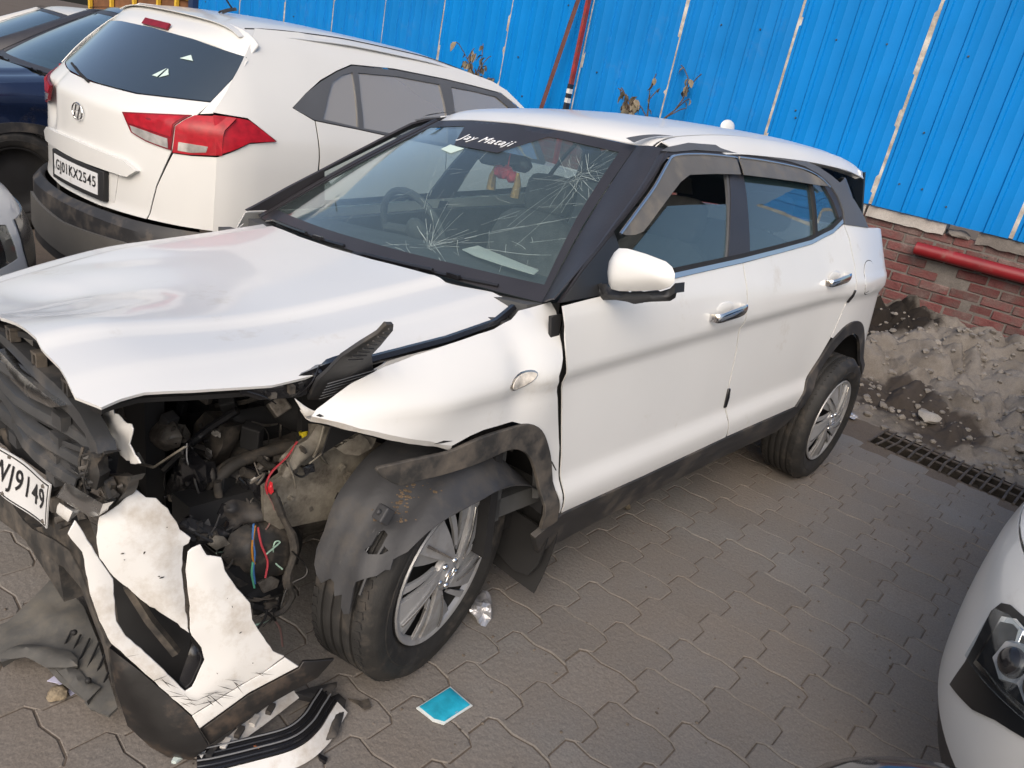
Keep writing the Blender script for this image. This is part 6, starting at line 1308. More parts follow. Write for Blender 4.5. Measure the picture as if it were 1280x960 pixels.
# fittings moulded into or bolted on the exposed pieces: bosses, ribs, bolt heads
def greeble(key, n, m, par, seed, s0=.006, s1=.02, lift=.012):
    rr = random.Random(seed); c, e1, e2, nn, poly, h = fan_frame(T[key]); s = 1 if nn.dot(CAMB-c) > 0 else -1
    us = [p[0] for p in poly]; vs_ = [p[1] for p in poly]; k = 0
    while k < n:
        u = rr.uniform(min(us), max(us)); v = rr.uniform(min(vs_), max(vs_))
        if not pip((u, v), poly) or segdist((u, v), poly) < .006: 
            if rr.random() < .02: k += 1
            continue
        k += 1; p = c+e1*u+e2*v+nn*s*lift*rr.uniform(.4, 1.4); a = rr.uniform(0, math.pi); t = rr.random(); b = bmesh.new()
        ax = e1*math.cos(a)+e2*math.sin(a); ay = nn.cross(ax); M = Matrix((ax, ay, nn*s)).transposed().to_4x4(); M.translation = p
        if t < .4: bmesh.ops.create_cube(b, size=1, matrix=M @ Matrix.Diagonal((rr.uniform(s0, s1*2), rr.uniform(s0, s1), rr.uniform(s0, s1), 1))); nm = 'boss'
        elif t < .75: bmesh.ops.create_cone(b, cap_ends=True, segments=8, radius1=rr.uniform(s0, s1)*.5, radius2=rr.uniform(s0, s1)*.4, depth=rr.uniform(s0, s1), matrix=M); nm = 'bolt'
        else: add_tube(b, [p-ax*s1*2, p+nn*s*.008, p+ax*s1*2+ay*s1*rr.uniform(-1, 1)], rr.uniform(.0015, .004), 6, smooth_n=4); nm = 'cable'
        obj(nm, b, m if rr.random() < .7 else rr.choice((M_ALU, M_BLACK, M_DUSTY)), par, smooth=30)
for i, (key, n, m) in enumerate((('washer_tank', 10, M_DUSTY), ('motor_cluster', 22, M_PLASTIC), ('motor_black', 14, M_BLACK), ('black_bracket', 18, M_BLACK), ('ecu_box', 6, M_DUSTY), ('horn', 8, M_ALU), ('air_box', 14, M_MATT), ('radiator_panel', 26, M_MATT), ('low_bracket', 10, M_PLASTIC), ('tank_lower', 14, M_PLASTIC), ('apron', 8, M_BEIGE), ('apron_rail', 8, M_BEIGE), ('grille_end', 10, M_DUSTY), ('side_bracket', 12, M_DUSTY), ('plate_bracket', 5, M_DUSTY), ('lower_scrap', 14, M_MATT), ('lamp_shell', 8, M_BLACK))):
    greeble(key, n, m, CARROOT, 100+i)
# thin leads straying through the bay
rr = random.Random(55)
for k in range(14):
    a = Vector((rr.uniform(-.50, -.30), rr.uniform(-.62, -.50), rr.uniform(.30, .62))); pts = [a]
    for i in range(4): pts.append(pts[-1]+Vector((rr.uniform(-.05, .05), rr.uniform(-.02, .03), rr.uniform(-.06, .03))))
    obj('wire', tube(pts, rr.uniform(.0015, .003), seg=5, smooth_n=5), rr.choice((MATS['wire_black'], MATS['wire_black'], MATS['wire_pink'], M_HOSE, MATS['wire_green2'], M_ALU)), CARROOT)
# ================================================================ the other parked cars
M_NAVY_P = mat('navy_car_paint', (.012, .022, .060), .22, .25, .05, 3, coat=.8, dirt=(.08, .07, .06), dirt_amt=.2, dscale=2)
M_WHITE2 = mat('cream_white_paint', (.655, .655, .64), .30, 0, .02, 3, coat=.5, dirt=(.45, .42, .37), dirt_amt=.15, dscale=3)
M_SILVER_P = mat('dusty_silver_paint', (.42, .40, .37), .35, .3, .04, 3, coat=.4)
M_PALE_P = mat('pale_car_paint', (.58, .57, .54), .35, .0, .04, 3, coat=.4)
M_REDL = mat('red_lens', (.34, .006, .016), .35, 0, .25, 30, coat=.12, spec=.3); M_REDL2 = mat('deep_red_lens', (.18, .003, .010), .35, 0, .2, 30, coat=.12, spec=.3); M_CLEAR = mat('clear_lamp', (.34, .32, .30), .16, .2, .25, 30, coat=.9)
M_LAMPB = mat('lamp_black', (.010, .011, .013), .28, 0, 0, 1, spec=.3)
M_GLASS_M = glass_mat('painted_reflection_glass', (.25, .28, .28), 6.0, (.60, .54, .44), .45, .01)  # beige body colour paints a warm sky reflection into the side glass
M_LAMPG = glass_mat('lamp_glass', (.90, .93, .95), .8, (.05, .05, .06), .04, .01)
def grid_patch(fm, u0, u1, v0, v1, n=16, m_=16, th=.004):
    bm = bmesh.new(); rows = [[bm.verts.new(fm(u0+(u1-u0)*i/n, v0+(v1-v0)*j/m_)) for j in range(m_+1)] for i in range(n+1)]
    for i in range(n):
        for j in range(m_): bm.faces.new((rows[i][j], rows[i+1][j], rows[i+1][j+1], rows[i][j+1]))
    bsolid(bm, th); return bm
# ---------------------------------------------------------------- white SUV seen from behind
P2W = [(-.05, .50), (.05, .62), (.15, .72), (.28, .802), (.36, .834), (.5, .856), (1.0, .868), (2.0, .872), (3.0, .865), (3.6, .83), (4.0, .72), (4.2, .55)]
P2Z = [(.2, -.08), (.35, -.03), (.5, -.005), (.75, .004), (.98, .004), (1.08, -.004), (1.18, -.032), (1.28, -.075), (1.38, -.130), (1.48, -.195), (1.56, -.26), (1.62, -.335)]
def W2(u, z): return interp(P2W, u)+interp(P2Z, z)
def R2(v, z):
    k = abs(v)/.85; return .035+.17*k*k+.14*k**6+.98*max(0, z-1.135)-.05*math.exp(-((z-.88)/.05)**2)*(1 if abs(v) < .5 else 0)*0-.055*max(0, min(1, (.66-z)/.06))
car2 = tag(empty('parked_suv', (.2125535, 2.3782590, 0), (0, 0, .0780083)), 'white SUV seen from behind with red tail lamps and a number plate', 'car')
bpy.context.view_layer.update()
def s2(off=0., s=-1): return lambda u, z: (u, s*(W2(u, z)+off), z)           # local y = left, so the near (right) side is negative
def r2(off=0.): return lambda v, z: (R2(v, z)-off, -v, z)
def panel2(name, poly, m, off=0., th=.004, g=.04, s=-1, bev=.002, par=None, holes=()):
    o = obj(name, shell(poly, s2(off, s), th, holes, g, flip=(s > 0)), m, par or car2, smooth=38)
    if bev: bevel(o, bev)
    return o
def rear2(name, poly, m, off=0., th=.004, g=.04, bev=.002, par=None, holes=(), dent=None):
    f = r2(off)
    if dent:
        def f2(v, z):
            x, y, zz_ = f(v, z); return (x+dent(v, z), y, zz_)
    else: f2 = f
    o = obj(name, shell(poly, f2, th, holes, g), m, par or car2, smooth=38)
    if bev: bevel(o, bev)
    return o
O2_GLASS = [(-.70, 1.25), (-.35, 1.213), (0, 1.205), (.35, 1.213), (.70, 1.25), (.698, 1.36), (.672, 1.468), (.35, 1.495), (0, 1.502), (-.35, 1.495), (-.672, 1.468), (-.698, 1.36)]
dent = lambda v, z: .045*math.exp(-((v+.42)/.10)**2-((z-1.02)/.12)**2)+.02*math.exp(-((v+.36)/.03)**2-((z-1.10)/.10)**2)-.012*math.exp(-((v+.30)/.05)**2-((z-1.0)/.14)**2)
gate2 = rear2('tailgate', [(-.705, 1.246), (-.35, 1.208), (0, 1.200), (.35, 1.208), (.705, 1.246), (.70, 1.18), (.64, 1.0), (.57, .82), (.53, .650), (.2, .640), (-.2, .640), (-.53, .650), (-.57, .82), (-.64, 1.0), (-.70, 1.18)], M_WHITE2, 0, .006, .03, dent=dent)
rear2('rear_glass', O2_GLASS, M_GLASS_D, -.002, .004, .06, 0)
for s in (1, -1):
    fl_ = lambda P: [(s*a, b) for a, b in P]
    lp = rear2('tail_lamp', fl_([(.37, 1.122), (.53, 1.150), (.69, 1.18), (.656, 1.121), (.645, 1.005), (.52, 1.018), (.43, 1.04)]), M_REDL2, .010, .012, .03)
    rear2('clear_lens', fl_([(.425, 1.072), (.52, 1.066), (.63, 1.056), (.635, 1.012), (.52, 1.024), (.44, 1.044)]), M_CLEAR, .0125, .004, .03, par=lp)
    rear2('red_lens', fl_([(.385, 1.118), (.53, 1.144), (.672, 1.170), (.652, 1.125), (.645, 1.066), (.52, 1.075), (.415, 1.080)]), M_REDL, .0125, .003, .03, par=lp)
    rear2('tail_lamp', fl_([(.702, 1.182), (.745, 1.19), (.79, 1.20), (.826, 1.20), (.826, 1.025), (.72, 1.004), (.655, .998), (.664, 1.12)]), M_REDL, .012, .012, .03)
    rear2('clear_lens', fl_([(.680, 1.052), (.73, 1.054), (.785, 1.056), (.780, 1.028), (.73, 1.014), (.678, 1.012)]), M_CLEAR, .0145, .004, .03, par=lp)
    panel2('tail_lamp', [(.278, 1.200), (.36, 1.203), (.438, 1.197), (.51, 1.155), (.575, 1.113), (.50, 1.106), (.431, 1.098), (.36, 1.060), (.278, 1.022)], M_REDL, .012, .012, .03, s=-s)
    # white corner between gate and side
    rear2('rear_corner', fl_([(.706, 1.190), (.745, 1.203), (.738, 1.25), (.722, 1.32), (.706, 1.40), (.684, 1.468), (.700, 1.36), (.703, 1.25)]), M_WHITE2, 0, .004, .03)
    rear2('rear_corner', fl_([(.648, .992), (.72, .998), (.812, 1.014), (.812, .66), (.537, .652), (.577, .82)]), M_WHITE2, 0, .004, .03)
    panel2('quarter_panel', [(.285, 1.210), (.438, 1.205), (.585, 1.113), (.431, 1.090), (.36, 1.050), (.285, 1.012), (.285, .60), (.45, .52), (.50, .62), (.62, .70), (.80, .735), (.83, .90), (.835, 1.05), (.825, 1.222), (.700, 1.272), (.80, 1.345), (.919, 1.418), (1.05, 1.475), (1.172, 1.518), (1.5, 1.535), (1.92, 1.530), (2.2, 1.520), (2.47, 1.505), (2.60, 1.45), (2.70, 1.40), (2.72, 1.42), (2.55, 1.525), (2.42, 1.565), (2.12, 1.600), (1.78, 1.622), (1.30, 1.628), (.90, 1.622), (.62, 1.600), (.57, 1.55), (.50, 1.475), (.40, 1.36)], M_WHITE2, s=-s)
    panel2('rear_door', [(.843, .74), (.845, 1.05), (.833, 1.222), (1.10, 1.202), (1.313, 1.183), (1.80, 1.150), (1.80, .70), (1.78, .40), (1.30, .40), (1.20, .55), (1.10, .66), (1.0, .72)], M_WHITE2, s=-s)
    panel2('front_door', [(1.81, .40), (1.81, .70), (1.81, 1.150), (2.3, 1.12), (2.85, 1.08), (2.9, .8), (2.85, .40)], M_WHITE2, s=-s)
    panel2('front_fender', [(2.86, 1.08), (3.2, 1.05), (3.7, .98), (4.05, .90), (4.1, .5), (3.9, .45), (3.85, .58), (3.72, .70), (3.55, .75), (3.38, .72), (3.22, .62), (3.12, .45), (2.86, .40), (2.91, .8)], M_WHITE2, s=-s)
    panel2('sill_cladding', [(.28, .60), (.45, .52), (.50, .62), (.62, .70), (.80, .735), (1.0, .72), (1.10, .66), (1.20, .55), (1.30, .40), (2.85, .40), (3.0, .40), (3.0, .22), (1.25, .22), (1.12, .45), (.95, .60), (.80, .64), (.66, .60), (.54, .48), (.48, .30), (.28, .30)], M_PLASTIC, .004, .012, s=-s)
    frm = [(.704, 1.273), (.80, 1.345), (.919, 1.412), (1.05, 1.470), (1.172, 1.512), (1.5, 1.528), (1.92, 1.523), (2.2, 1.513), (2.466, 1.500), (2.60, 1.44), (2.72, 1.34), (2.86, 1.10), (2.84, 1.085), (2.3, 1.125), (1.81, 1.156), (1.313, 1.188), (1.10, 1.207), (.825, 1.228)]
    wins = [[(.880, 1.236), (.94, 1.34), (.995, 1.416), (1.08, 1.458), (1.160, 1.480), (1.138, 1.36), (1.112, 1.214)], [(1.200, 1.482), (1.5, 1.497), (1.858, 1.493), (1.850, 1.30), (1.82, 1.170), (1.50, 1.190), (1.150, 1.212), (1.17, 1.36)], [(1.960, 1.490), (2.2, 1.487), (2.40, 1.477), (2.56, 1.40), (2.70, 1.25), (2.78, 1.115), (2.30, 1.142), (1.90, 1.165), (1.93, 1.34)]]
    panel2('window_frame', frm, M_ROOFTRIM, .003, .008, .04, s=-s, holes=wins)
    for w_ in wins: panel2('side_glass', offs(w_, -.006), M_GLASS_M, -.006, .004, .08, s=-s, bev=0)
rear2('gate_garnish', [(-.47, .872), (-.43, .83), (0, .822), (.43, .83), (.49, .872), (.40, .905), (0, .915), (-.40, .905)], M_WHITE2, .030, .03, .04, .004)
rear2('plate_recess', [(-.31, .665), (.31, .665), (.34, .818), (-.34, .818)], M_WHITE2, .004, .004, .05)
bmp2 = rear2('rear_bumper', [(-.84, .65), (-.5, .640), (0, .632), (.5, .640), (.84, .65), (.85, .40), (.5, .28), (0, .27), (-.5, .28), (-.85, .40)], M_PLASTIC, .03, .03, .05, .008)
M_SKID = mat('grey_skid_plate', (.13, .125, .115), .5, 0, .1, 5, .05, 60)
rear2('bumper_insert', [(-.60, .515), (-.50, .53), (0, .50), (.50, .53), (.60, .515), (.55, .36), (0, .33), (-.55, .36)], M_SKID, .045, .02, .05, .006)
for v in (-.74, .74): rear2('reflector', [(v-.04, .53), (v+.04, .53), (v+.035, .57), (v-.035, .57)], M_REDL2, .034, .006, .04)
# roof with spoiler, brake lamp and aerial
RZ2 = [(.40, 1.575), (.55, 1.605), (.8, 1.636), (1.3, 1.660), (1.8, 1.655), (2.2, 1.622), (2.5, 1.565), (2.72, 1.49)]
def roof2(u, v): return interp(RZ2, u)-.012*(v/.5)**2-.035*(abs(v)/.58)**7
obj('roof_panel', grid_patch(lambda u, t: (u+.0, t, roof2(u, t)), .52, 2.72, -.575, .575, 36, 18), M_WHITE2, car2)
for s in (-1, 1): obj('roof_groove', tube([(u, s*.50, roof2(u, .50)+.0005) for u in [.60+.1*k for k in range(19)]], .004, seg=5), M_MATT, car2)
sp = obj('spoiler', grid_patch(lambda t, v: (lambda k: (.41+.165*t+.10*(abs(v)/.66)**3*(1-t)+.012*0, v, 1.492+.112*t**.7-.020*(abs(v)/.66)**4-.05*(abs(v)/.66)**8+.012*(1-t)*0))(0), 0, 1, -.66, .66, 10, 30, .02), M_WHITE2, car2); bevel(sp, .006)
obj('brake_lamp', grid_patch(lambda v, t: (.425+.02*t-.012, v, 1.505+.030*t), -.12, .12, 0, 1, 8, 3, .01), M_REDL2, sp)
ae = obj('aerial_base', grid_patch(lambda t, a: (.80+.09*t-.02, .018*math.cos(a)*(1-.4*t), roof2(.8, 0)-.004+.045*t*(1-.3*t)+.012*math.sin(a)), 0, 1, 0, math.pi, 6, 8, .004), M_PLASTIC, car2)
obj('aerial_rod', tube([(.85, 0, roof2(.85, 0)+.03), (.62, 0, roof2(.85, 0)+.26)], .0045, seg=6), M_MATT, ae)
# plate, emblem, stickers
ph = rear2('plate_holder', [(-.275, .670), (.275, .670), (.275, .818), (-.275, .818)], M_MATT, .034, .03, .06, .004)
pl2 = rear2('number_plate', [(-.232, .694), (.232, .694), (.232, .800), (-.232, .800)], M_PLATE, .038, .003, .06, 0)
plate_text(pl2, 'GJ01KX2545', lambda u, v: Vector(r2(.0405)(-.20+.42*u, .712+.070*v)), 0, 1, 0, 1, M_INKB)
plate_text(pl2, 'IND', lambda u, v: Vector(r2(.0405)(-.225+.016*u, .725+.014*v)), 0, 1, 0, 1, M_INKB, 'plate_mark')
add_emblem(car2, Vector(r2(.012)(0, 1.055)), .042, Matrix(((0, 0, -1), (-1, 0, 0), (0, 1, 0))))
for P_ in ([(.39, 1.400), (.43, 1.425), (.47, 1.402)], [(.335, 1.300), (.375, 1.345), (.37, 1.30)], [(.385, 1.345), (.42, 1.320), (.385, 1.30)]): rear2('glass_sticker', P_, M_STK, .004, .001, .03, 0)
obj('rear_wiper', tube([Vector(r2(.012)(-.02, 1.20)), Vector(r2(.014)(-.20, 1.225)), Vector(r2(.012)(-.36, 1.245))], .007, seg=6), M_MATT, car2)
obj('cabin_block', box((1.75, 0, .95), (2.3, 1.40, .60)), M_CABIN, car2, smooth=0)
obj('bonnet', grid_patch(lambda u, t: (u, t, 1.07-.10*max(0, (u-3.0))**1.6-.09*(abs(t)/.8)**3), 2.85, 4.10, -.78, .78, 14, 16), M_WHITE2, car2)
obj('windscreen', grid_patch(lambda t, v: (2.70+.42*t-.06*0, v*(1+.18*t), 1.485-.41*t), 0, 1, -.55, .55, 8, 10), M_GLASS_D, car2)
obj('front_end', grid_patch(lambda v, z: (4.16-.35*(abs(v)/.78)**4, v, z), -.78, .78, .25, .96, 12, 8, .03), M_WHITE2, car2)
for u in (.82, 3.42):
    for s in (-1, 1): wheel('wheel', car2, (u, s*.86, .335), worldspace=False, side=s, cover=False)

# ---------------------------------------------------------------- nose shell used by the cars that show their fronts
def nosemap(off=0.): 
    def f(phi, z):
        x, y, zz_ = nose(phi, z); cx, cy = x-NX1, y; L = math.hypot(cx, cy) or 1; return (x+off*cx/L, y+off*cy/L, zz_+off*.25)
    return f
def npatch(name, poly, m, root, off=0., th=.004, g=.04, bev=.002, par=None, holes=()):
    o = obj(name, shell([(p*1.0, z) for p, z in poly], nosemap(off), th, holes, g, flip=True), m, par or root, smooth=45)
    if bev: bevel(o, bev)
    return o
def nose_car(name, label, paint, loc, rz, zs=1.0, sides=(-1,), lamp=True, cut=.84):
    root = tag(empty(name, loc, (0, 0, rz)), label, 'car'); root.scale = (1, 1, zs); bpy.context.view_layer.update()
    npatch('bonnet_edge', [(-1.5, cut+.003), (1.5, cut+.003), (1.5, .985), (0, .985), (-1.5, .985)], paint, root, g=.08)
    LPH = [[(s*p, z) for p, z in P] for s in (-1, 1) for P in ([(.62, .60), (.62, .735), (.80, .765), (.95, .760), (1.08, .725), (1.16, .66), (1.14, .585), (.95, .565)],)]
    npatch('front_bumper', [(-1.5, .43), (-.8, .40), (0, .38), (.8, .40), (1.5, .43), (1.5, cut-.003), (0, cut-.003), (-1.5, cut-.003)], paint, root, g=.05, holes=LPH if lamp else ())
    npatch('lower_bumper', [(-1.5, .21), (1.5, .21), (1.5, .426), (.8, .396), (0, .376), (-.8, .396), (-1.5, .426)], M_PLASTIC, root, -.006, .01, .06)
    npatch('grille', [(-.50, .50), (.50, .50), (.56, .62), (.52, .74), (-.52, .74), (-.56, .62)], M_BLACK, root, .006, .01, .06)
    if lamp:
        for P in LPH:
            npatch('lamp_housing', offs(P, -.01), M_LAMPB, root, -.045, .01, .04); h = npatch('headlamp', offs(P, .004), M_LAMPG, root, .0, .003, .05, 0)
            cx = sum(p for p, z in P)/len(P); c = Vector(nosemap(-.02)(cx*.96, .67)); d = Vector(nosemap(.05)(cx*.96, .67))-c
            b = bmesh.new(); bmesh.ops.create_uvsphere(b, u_segments=20, v_segments=10, radius=.038); 
            for v in b.verts: v.co = v.co+c
            obj('projector', b, M_CHROME_D, h)
    obj('bonnet', grid_patch(lambda x, y: (x, y, .985+.075*(x+.12)/.6-.075*(abs(y)/.64)**4), -.14, .46, -.64, .64, 10, 18), paint, root)
    O_F2 = [(.26, .98), (.34, .998), (.300, .975), (.308, .93), (.355, .76), (.40, .56), (.426, .366), (.40, .44), (.352, .55), (.30, .635), (.26, .66)]
    for s in sides:
        build_sides(root, paint, s, damaged=True, glassF=M_GLASS_D, glassR=M_GLASS_D, visor=False)
        bodypanel('fender', O_F2, paint, root, s, Wfun=lambda x, z: W(x, min(z, .9))-1.3*max(0, z-.86)**2-8*max(0, z-.90)**2)
    build_top(root, paint); w_ = build_windscreen(root, M_GLASS_D, paint)
    wiper(root, .60, .02, 1.024); wiper(root, -.05, -.60, 1.020)
    obj('cabin_block', box((1.75, 0, .85), (2.5, 1.30, .60)), M_CABIN, root, smooth=0)
    return root
# the navy and the pale car use the plain body with fenders (their fronts are out of the picture)
def plain_car(name, label, paint, loc, zs=1.0, frame_m=None):
    root = tag(empty(name, loc), label, 'car'); root.scale = (1, 1, zs); bpy.context.view_layer.update()
    build_sides(root, paint, -1, glassF=M_GLASS_S, glassR=M_GLASS_S, visor=False, frame_m=frame_m, trim_m=frame_m)
    build_sides(root, paint, 1, glassF=M_GLASS_S, glassR=M_GLASS_S, visor=False)
    O_HC = [(.325, -.72), (0, -.745), (-.40, -.74), (-.66, -.70), (-.78, -.58), (-.83, -.30), (-.84, 0), (-.83, .30), (-.78, .58), (-.66, .70), (-.40, .74), (0, .745), (.325, .72), (.215, .42), (.17, 0), (.215, -.42)]
    o = obj('bonnet', shell(O_HC, hood_map(0, clean_hood), .01, (), .05), paint, root, smooth=60); bevel(o, .004)
    build_top(root, paint); w_ = build_windscreen(root, M_GLASS_S, paint, frame_m); wiper(root, .60, .02, 1.024); wiper(root, -.05, -.60, 1.020)
    obj('front_bumper', grid_patch(lambda y, z: (-.86+.42*(abs(y)/.80)**4-.12*(z-.5), y, z), -.80, .80, .25, .86, 16, 8, .02), paint, root)
    obj('grille', grid_patch(lambda y, z: (-.885-.12*(z-.5), y, z), -.45, .45, .50, .80, 6, 4, .02), M_BLACK, root)
    build_cabin(root)
    obj('underbody', box((1.3, 0, .34), (3.4, 1.30, .2)), M_MATT, root, smooth=0)
    for x in (0, 2.61):
        for s in (-1, 1): wheel('wheel', root, (x, s*.86, .335), worldspace=False, side=s, cover=False)
    return root
plain_car('navy_car', 'dark navy blue car half hidden behind the white SUV', M_NAVY_P, (.46, 4.90, 0))
plain_car('pale_car', 'pale dusty car with light roof at the top left corner', M_PALE_P, (.80, 7.25, 0), .90, frame_m=M_PALE_P)
c5 = nose_car('white_car', 'white car nose with headlamp at the left edge behind the crashed bonnet', M_WHITE2, (-1.03, 2.02, 0), math.pi, sides=(1,))
c6 = nose_car('white_car', 'white car corner with black framed headlamp at the lower right', M_WHITE2, (1.056, -2.678, 0), -.08, sides=(1,), lamp=False)
# big black framed headlamp on the corner that shows
O_L6 = [(.912, .752), (.935, .719), (.919, .638), (.919, .586), (.948, .501), (.857, .527), (.785, .547), (.691, .590), (.55, .635), (.42, .665), (.45, .755), (.60, .785), (.79, .780), (.873, .768)]
npatch('lamp_bezel', O_L6, M_LAMPB, c6, .006, .02, .03, .006)
inn = [(.848, .735), (.848, .635), (.773, .650), (.658, .665), (.54, .685), (.56, .745), (.68, .762), (.80, .756)]
npatch('lamp_rim', offs(inn, -.012), M_CHROME, c6, .014, .008, .02, .001); npatch('lamp_floor', inn, M_LAMPB, c6, .0165, .004, .03, 0)
for k, (ph_, z_) in enumerate(((.715, .712), (.61, .720))):
    c = Vector(nosemap(.012)(ph_, z_)); d = (Vector(nosemap(.06)(ph_, z_))-c).normalized(); q = d.to_track_quat('Z', 'Y').to_matrix().to_4x4(); q.translation = c
    b = bmesh.new(); bmesh.ops.create_cone(b, cap_ends=True, segments=6, radius1=.056, radius2=.046, depth=.03, matrix=q); obj('projector_frame', b, M_SILVER, c6, smooth=20)
    b = bmesh.new(); bmesh.ops.create_uvsphere(b, u_segments=24, v_segments=12, radius=.034, matrix=q @ Matrix.Translation((0, 0, .012)) @ Matrix.Diagonal((1, 1, .6, 1))); obj('projector', b, M_BLACK, c6)
npatch('lamp_fin', [(.775, .765), (.755, .735), (.742, .737), (.755, .768)], M_CHROME, c6, .018, .006, .02)
O_LG = [(.875, .748), (.878, .622), (.775, .634), (.66, .650), (.50, .672), (.52, .758), (.68, .775), (.81, .768)]
npatch('lamp_glass', O_LG, M_LAMPG, c6, .034, .003, .04, 0)
# generic glossy dome for an unidentified dark shape just under the viewpoint
bm = bmesh.new(); rows = []
for i in range(33):
    a = 2*math.pi*i/32; row = []
    for rr_, z_ in ((1.0, 0.), (1.03, .3), (1.05, .70), (1.035, .735), (1.02, .738), (1.0, .750), (.93, .782), (.8, .806), (.6, .824), (.35, .833), (.02, .836)): row.append(bm.verts.new((.25*rr_*math.cos(a), .19*rr_*math.sin(a), z_)))
    rows.append(row)
for i in range(32):
    for q in range(10): bm.faces.new((rows[i][q], rows[i+1][q], rows[i+1][q+1], rows[i][q+1]))
bmesh.ops.remove_doubles(bm, verts=bm.verts[:], dist=.0005)
for v in bm.verts: v.co.z *= 1.08
dk = tag(empty('dark_dome', (-.35, -2.02, 0), (0, 0, -.66)), 'glossy dark dome of unknown kind at the bottom edge of the picture', 'unidentified')
obj('shell', bm, mat('smoky_black_gloss', (.022, .021, .024), .16, 0, .2, 8, coat=.8), dk, smooth=35)
obj('rim', tube([(.262*math.cos(2*math.pi*k/40), .20*math.sin(2*math.pi*k/40), .796) for k in range(41)], .004, seg=6, caps=False), M_ROOFTRIM, dk)
# ---------------------------------------------------------------- loose things on the paving
CW = cam.location.copy(); CW.z += 1.0
def loose(name, key, m, label, cat, thick=.006, dome=.006, rough=.004, g=.015, seed=0, lift=None, group=None):
    pts = T[key]
    if lift: pts = [(x, y, z+lift(x, y)) for x, y, z in pts]
    o = obj(name, lump(pts, CW, thick, dome, rough, g, seed), m, None, smooth=40)
    if label: tag(o, label, cat, group)
    return o
# broken off lamp strip: ribbed black lens with a white back, black end bracket
ls = tag(empty('lamp_strip', (-.45, -.75, 0)), 'curved broken lamp strip with ribbed black lens lying by the bumper', 'lamp')
def child(name, bm, m, par, sm=40):
    for v in bm.verts: v.co -= par.location
    return obj(name, bm, m, par, smooth=sm)
P = catmull([Vector(p) for p in T['g_strip']], 8)
def ribbon(P, w0, w1, z0, z1, nrows=2):
    bm = bmesh.new(); rows = []
    for i, p in enumerate(P):
        d = (P[min(i+1, len(P)-1)]-P[max(i-1, 0)]).normalized(); n = Vector((d.y, -d.x, 0)); t = i/(len(P)-1)
        rows.append([bm.verts.new(p+n*(w0+(w1-w0)*q/nrows)+Vector((0, 0, z0+(z1-z0)*q/nrows))) for q in range(nrows+1)])
    for i in range(len(P)-1):
        for q in range(nrows): bm.faces.new((rows[i][q], rows[i][q+1], rows[i+1][q+1], rows[i+1][q]))
    bsolid(bm, .006); return bm
child('lens', ribbon(P, -.030, .024, .030, .012, 4), M_BLACK, ls)
for k in range(4): child('lens_rib', tube([p+Vector((0, 0, .034-.004*k))+Vector(((P[min(i+1, len(P)-1)]-P[max(i-1, 0)]).normalized().y, -(P[min(i+1, len(P)-1)]-P[max(i-1, 0)]).normalized().x, 0))*(-.022+.013*k) for i, p in enumerate(P)], .0022, seg=5), M_SCR if k in (0, 2) else M_BLACK, ls)
child('white_back', ribbon(P, .026, .058, .008, -.016, 3), M_PAINT_D, ls)
b = lump(T['g_bracket'], CW, .03, .012, .012, .012, 3); child('end_bracket', b, M_PLASTIC, ls); b = lump(T['g_bracket2'], CW, .02, .006, .01, .012, 4); child('end_bracket', b, M_PLASTIC, ls)
tr_ = tag(empty('trim_strip', (-.6, -.6, 0)), 'narrow white plastic trim strip with clips leaning on the bumper', 'trim')
Q = catmull([Vector(p) for p in T['g_trim']], 5); child('strip', ribbon(Q, -.012, .016, .012, -.004, 2), M_PAINT_D, tr_)
for k in range(5):
    p = Q[4+k*5]; child('clip', box(p+Vector((0, 0, .012)), (.03, .014, .012), .6), M_PAINT_D if k % 2 else M_PLASTIC, tr_)
child('end_board', lump(T['g_board'], CW, .008, .001, 0, .015, 2), mat('pale_board', (.52, .60, .58), .5), tr_)
child('lead', tube(T['g_wire'], .0025, seg=6, smooth_n=5), mat('orange_lead', (.42, .13, .04), .5), tr_)
loose('plug', 'g_plug', M_BLACK, 'tiny black plug on a lead beside the broken lamp strip', 'plug', .012, .004)
loose('plastic_shard', 'g_shard', M_DUSTY, 'thin dusty plastic shard beside the front tyre', 'shard', .003, .003, .006)
# splash shield under the hanging bumper
sh = tag(empty('splash_shield', (-.75, -.2, 0)), 'dusty ribbed splash shield fallen under the hanging bumper', 'shield')
M_SHIELD = mat('dusty_shield', (.085, .083, .078), .75, 0, .3, 8, .08, 60, dirt=(.16, .145, .12), dirt_amt=.5, dscale=9)
zz = lambda x, y: -.06+.05*max(0, min(1, (x+.88)/.2))
def lifted(key, dz=0): return [(x, y, z+zz(x, y)+dz) for x, y, z in T[key]]
child('shield_panel', lump(lifted('g_liner'), CW, .008, .012, .012, .02, 5), M_SHIELD, sh)
child('shield_lip', lump(lifted('g_liner_lip'), CW, .02, .014, .006, .015, 6), M_SHIELD, sh); child('shield_lip', lump(lifted('g_liner_lip2'), CW, .02, .010, .006, .015, 7), M_SHIELD, sh); child('shield_tab', lump(lifted('g_liner_tab'), CW, .01, .004, .002, .015, 8), M_SHIELD, sh)
for k in range(6):
    a = Vector(T['g_liner'][9]).lerp(Vector(T['g_liner'][13]), k/6)+Vector((.0, .03, 0)); b_ = a+Vector((.075, .075, .0))
    child('slot', tube([a+Vector((.015, .03, zz(a.x, a.y)+.006)), b_+Vector((0, .02, zz(b_.x, b_.y)+.012))], .003, seg=4), M_MATT, sh)
for p in (T['g_liner_tab'][0], T['g_liner_lip'][5]):
    bm = bmesh.new(); bmesh.ops.create_icosphere(bm, subdivisions=2, radius=.008, matrix=Matrix.Translation(Vector(p)+Vector((.02, .03, .0)))); child('rivet', bm, M_MATT, sh)
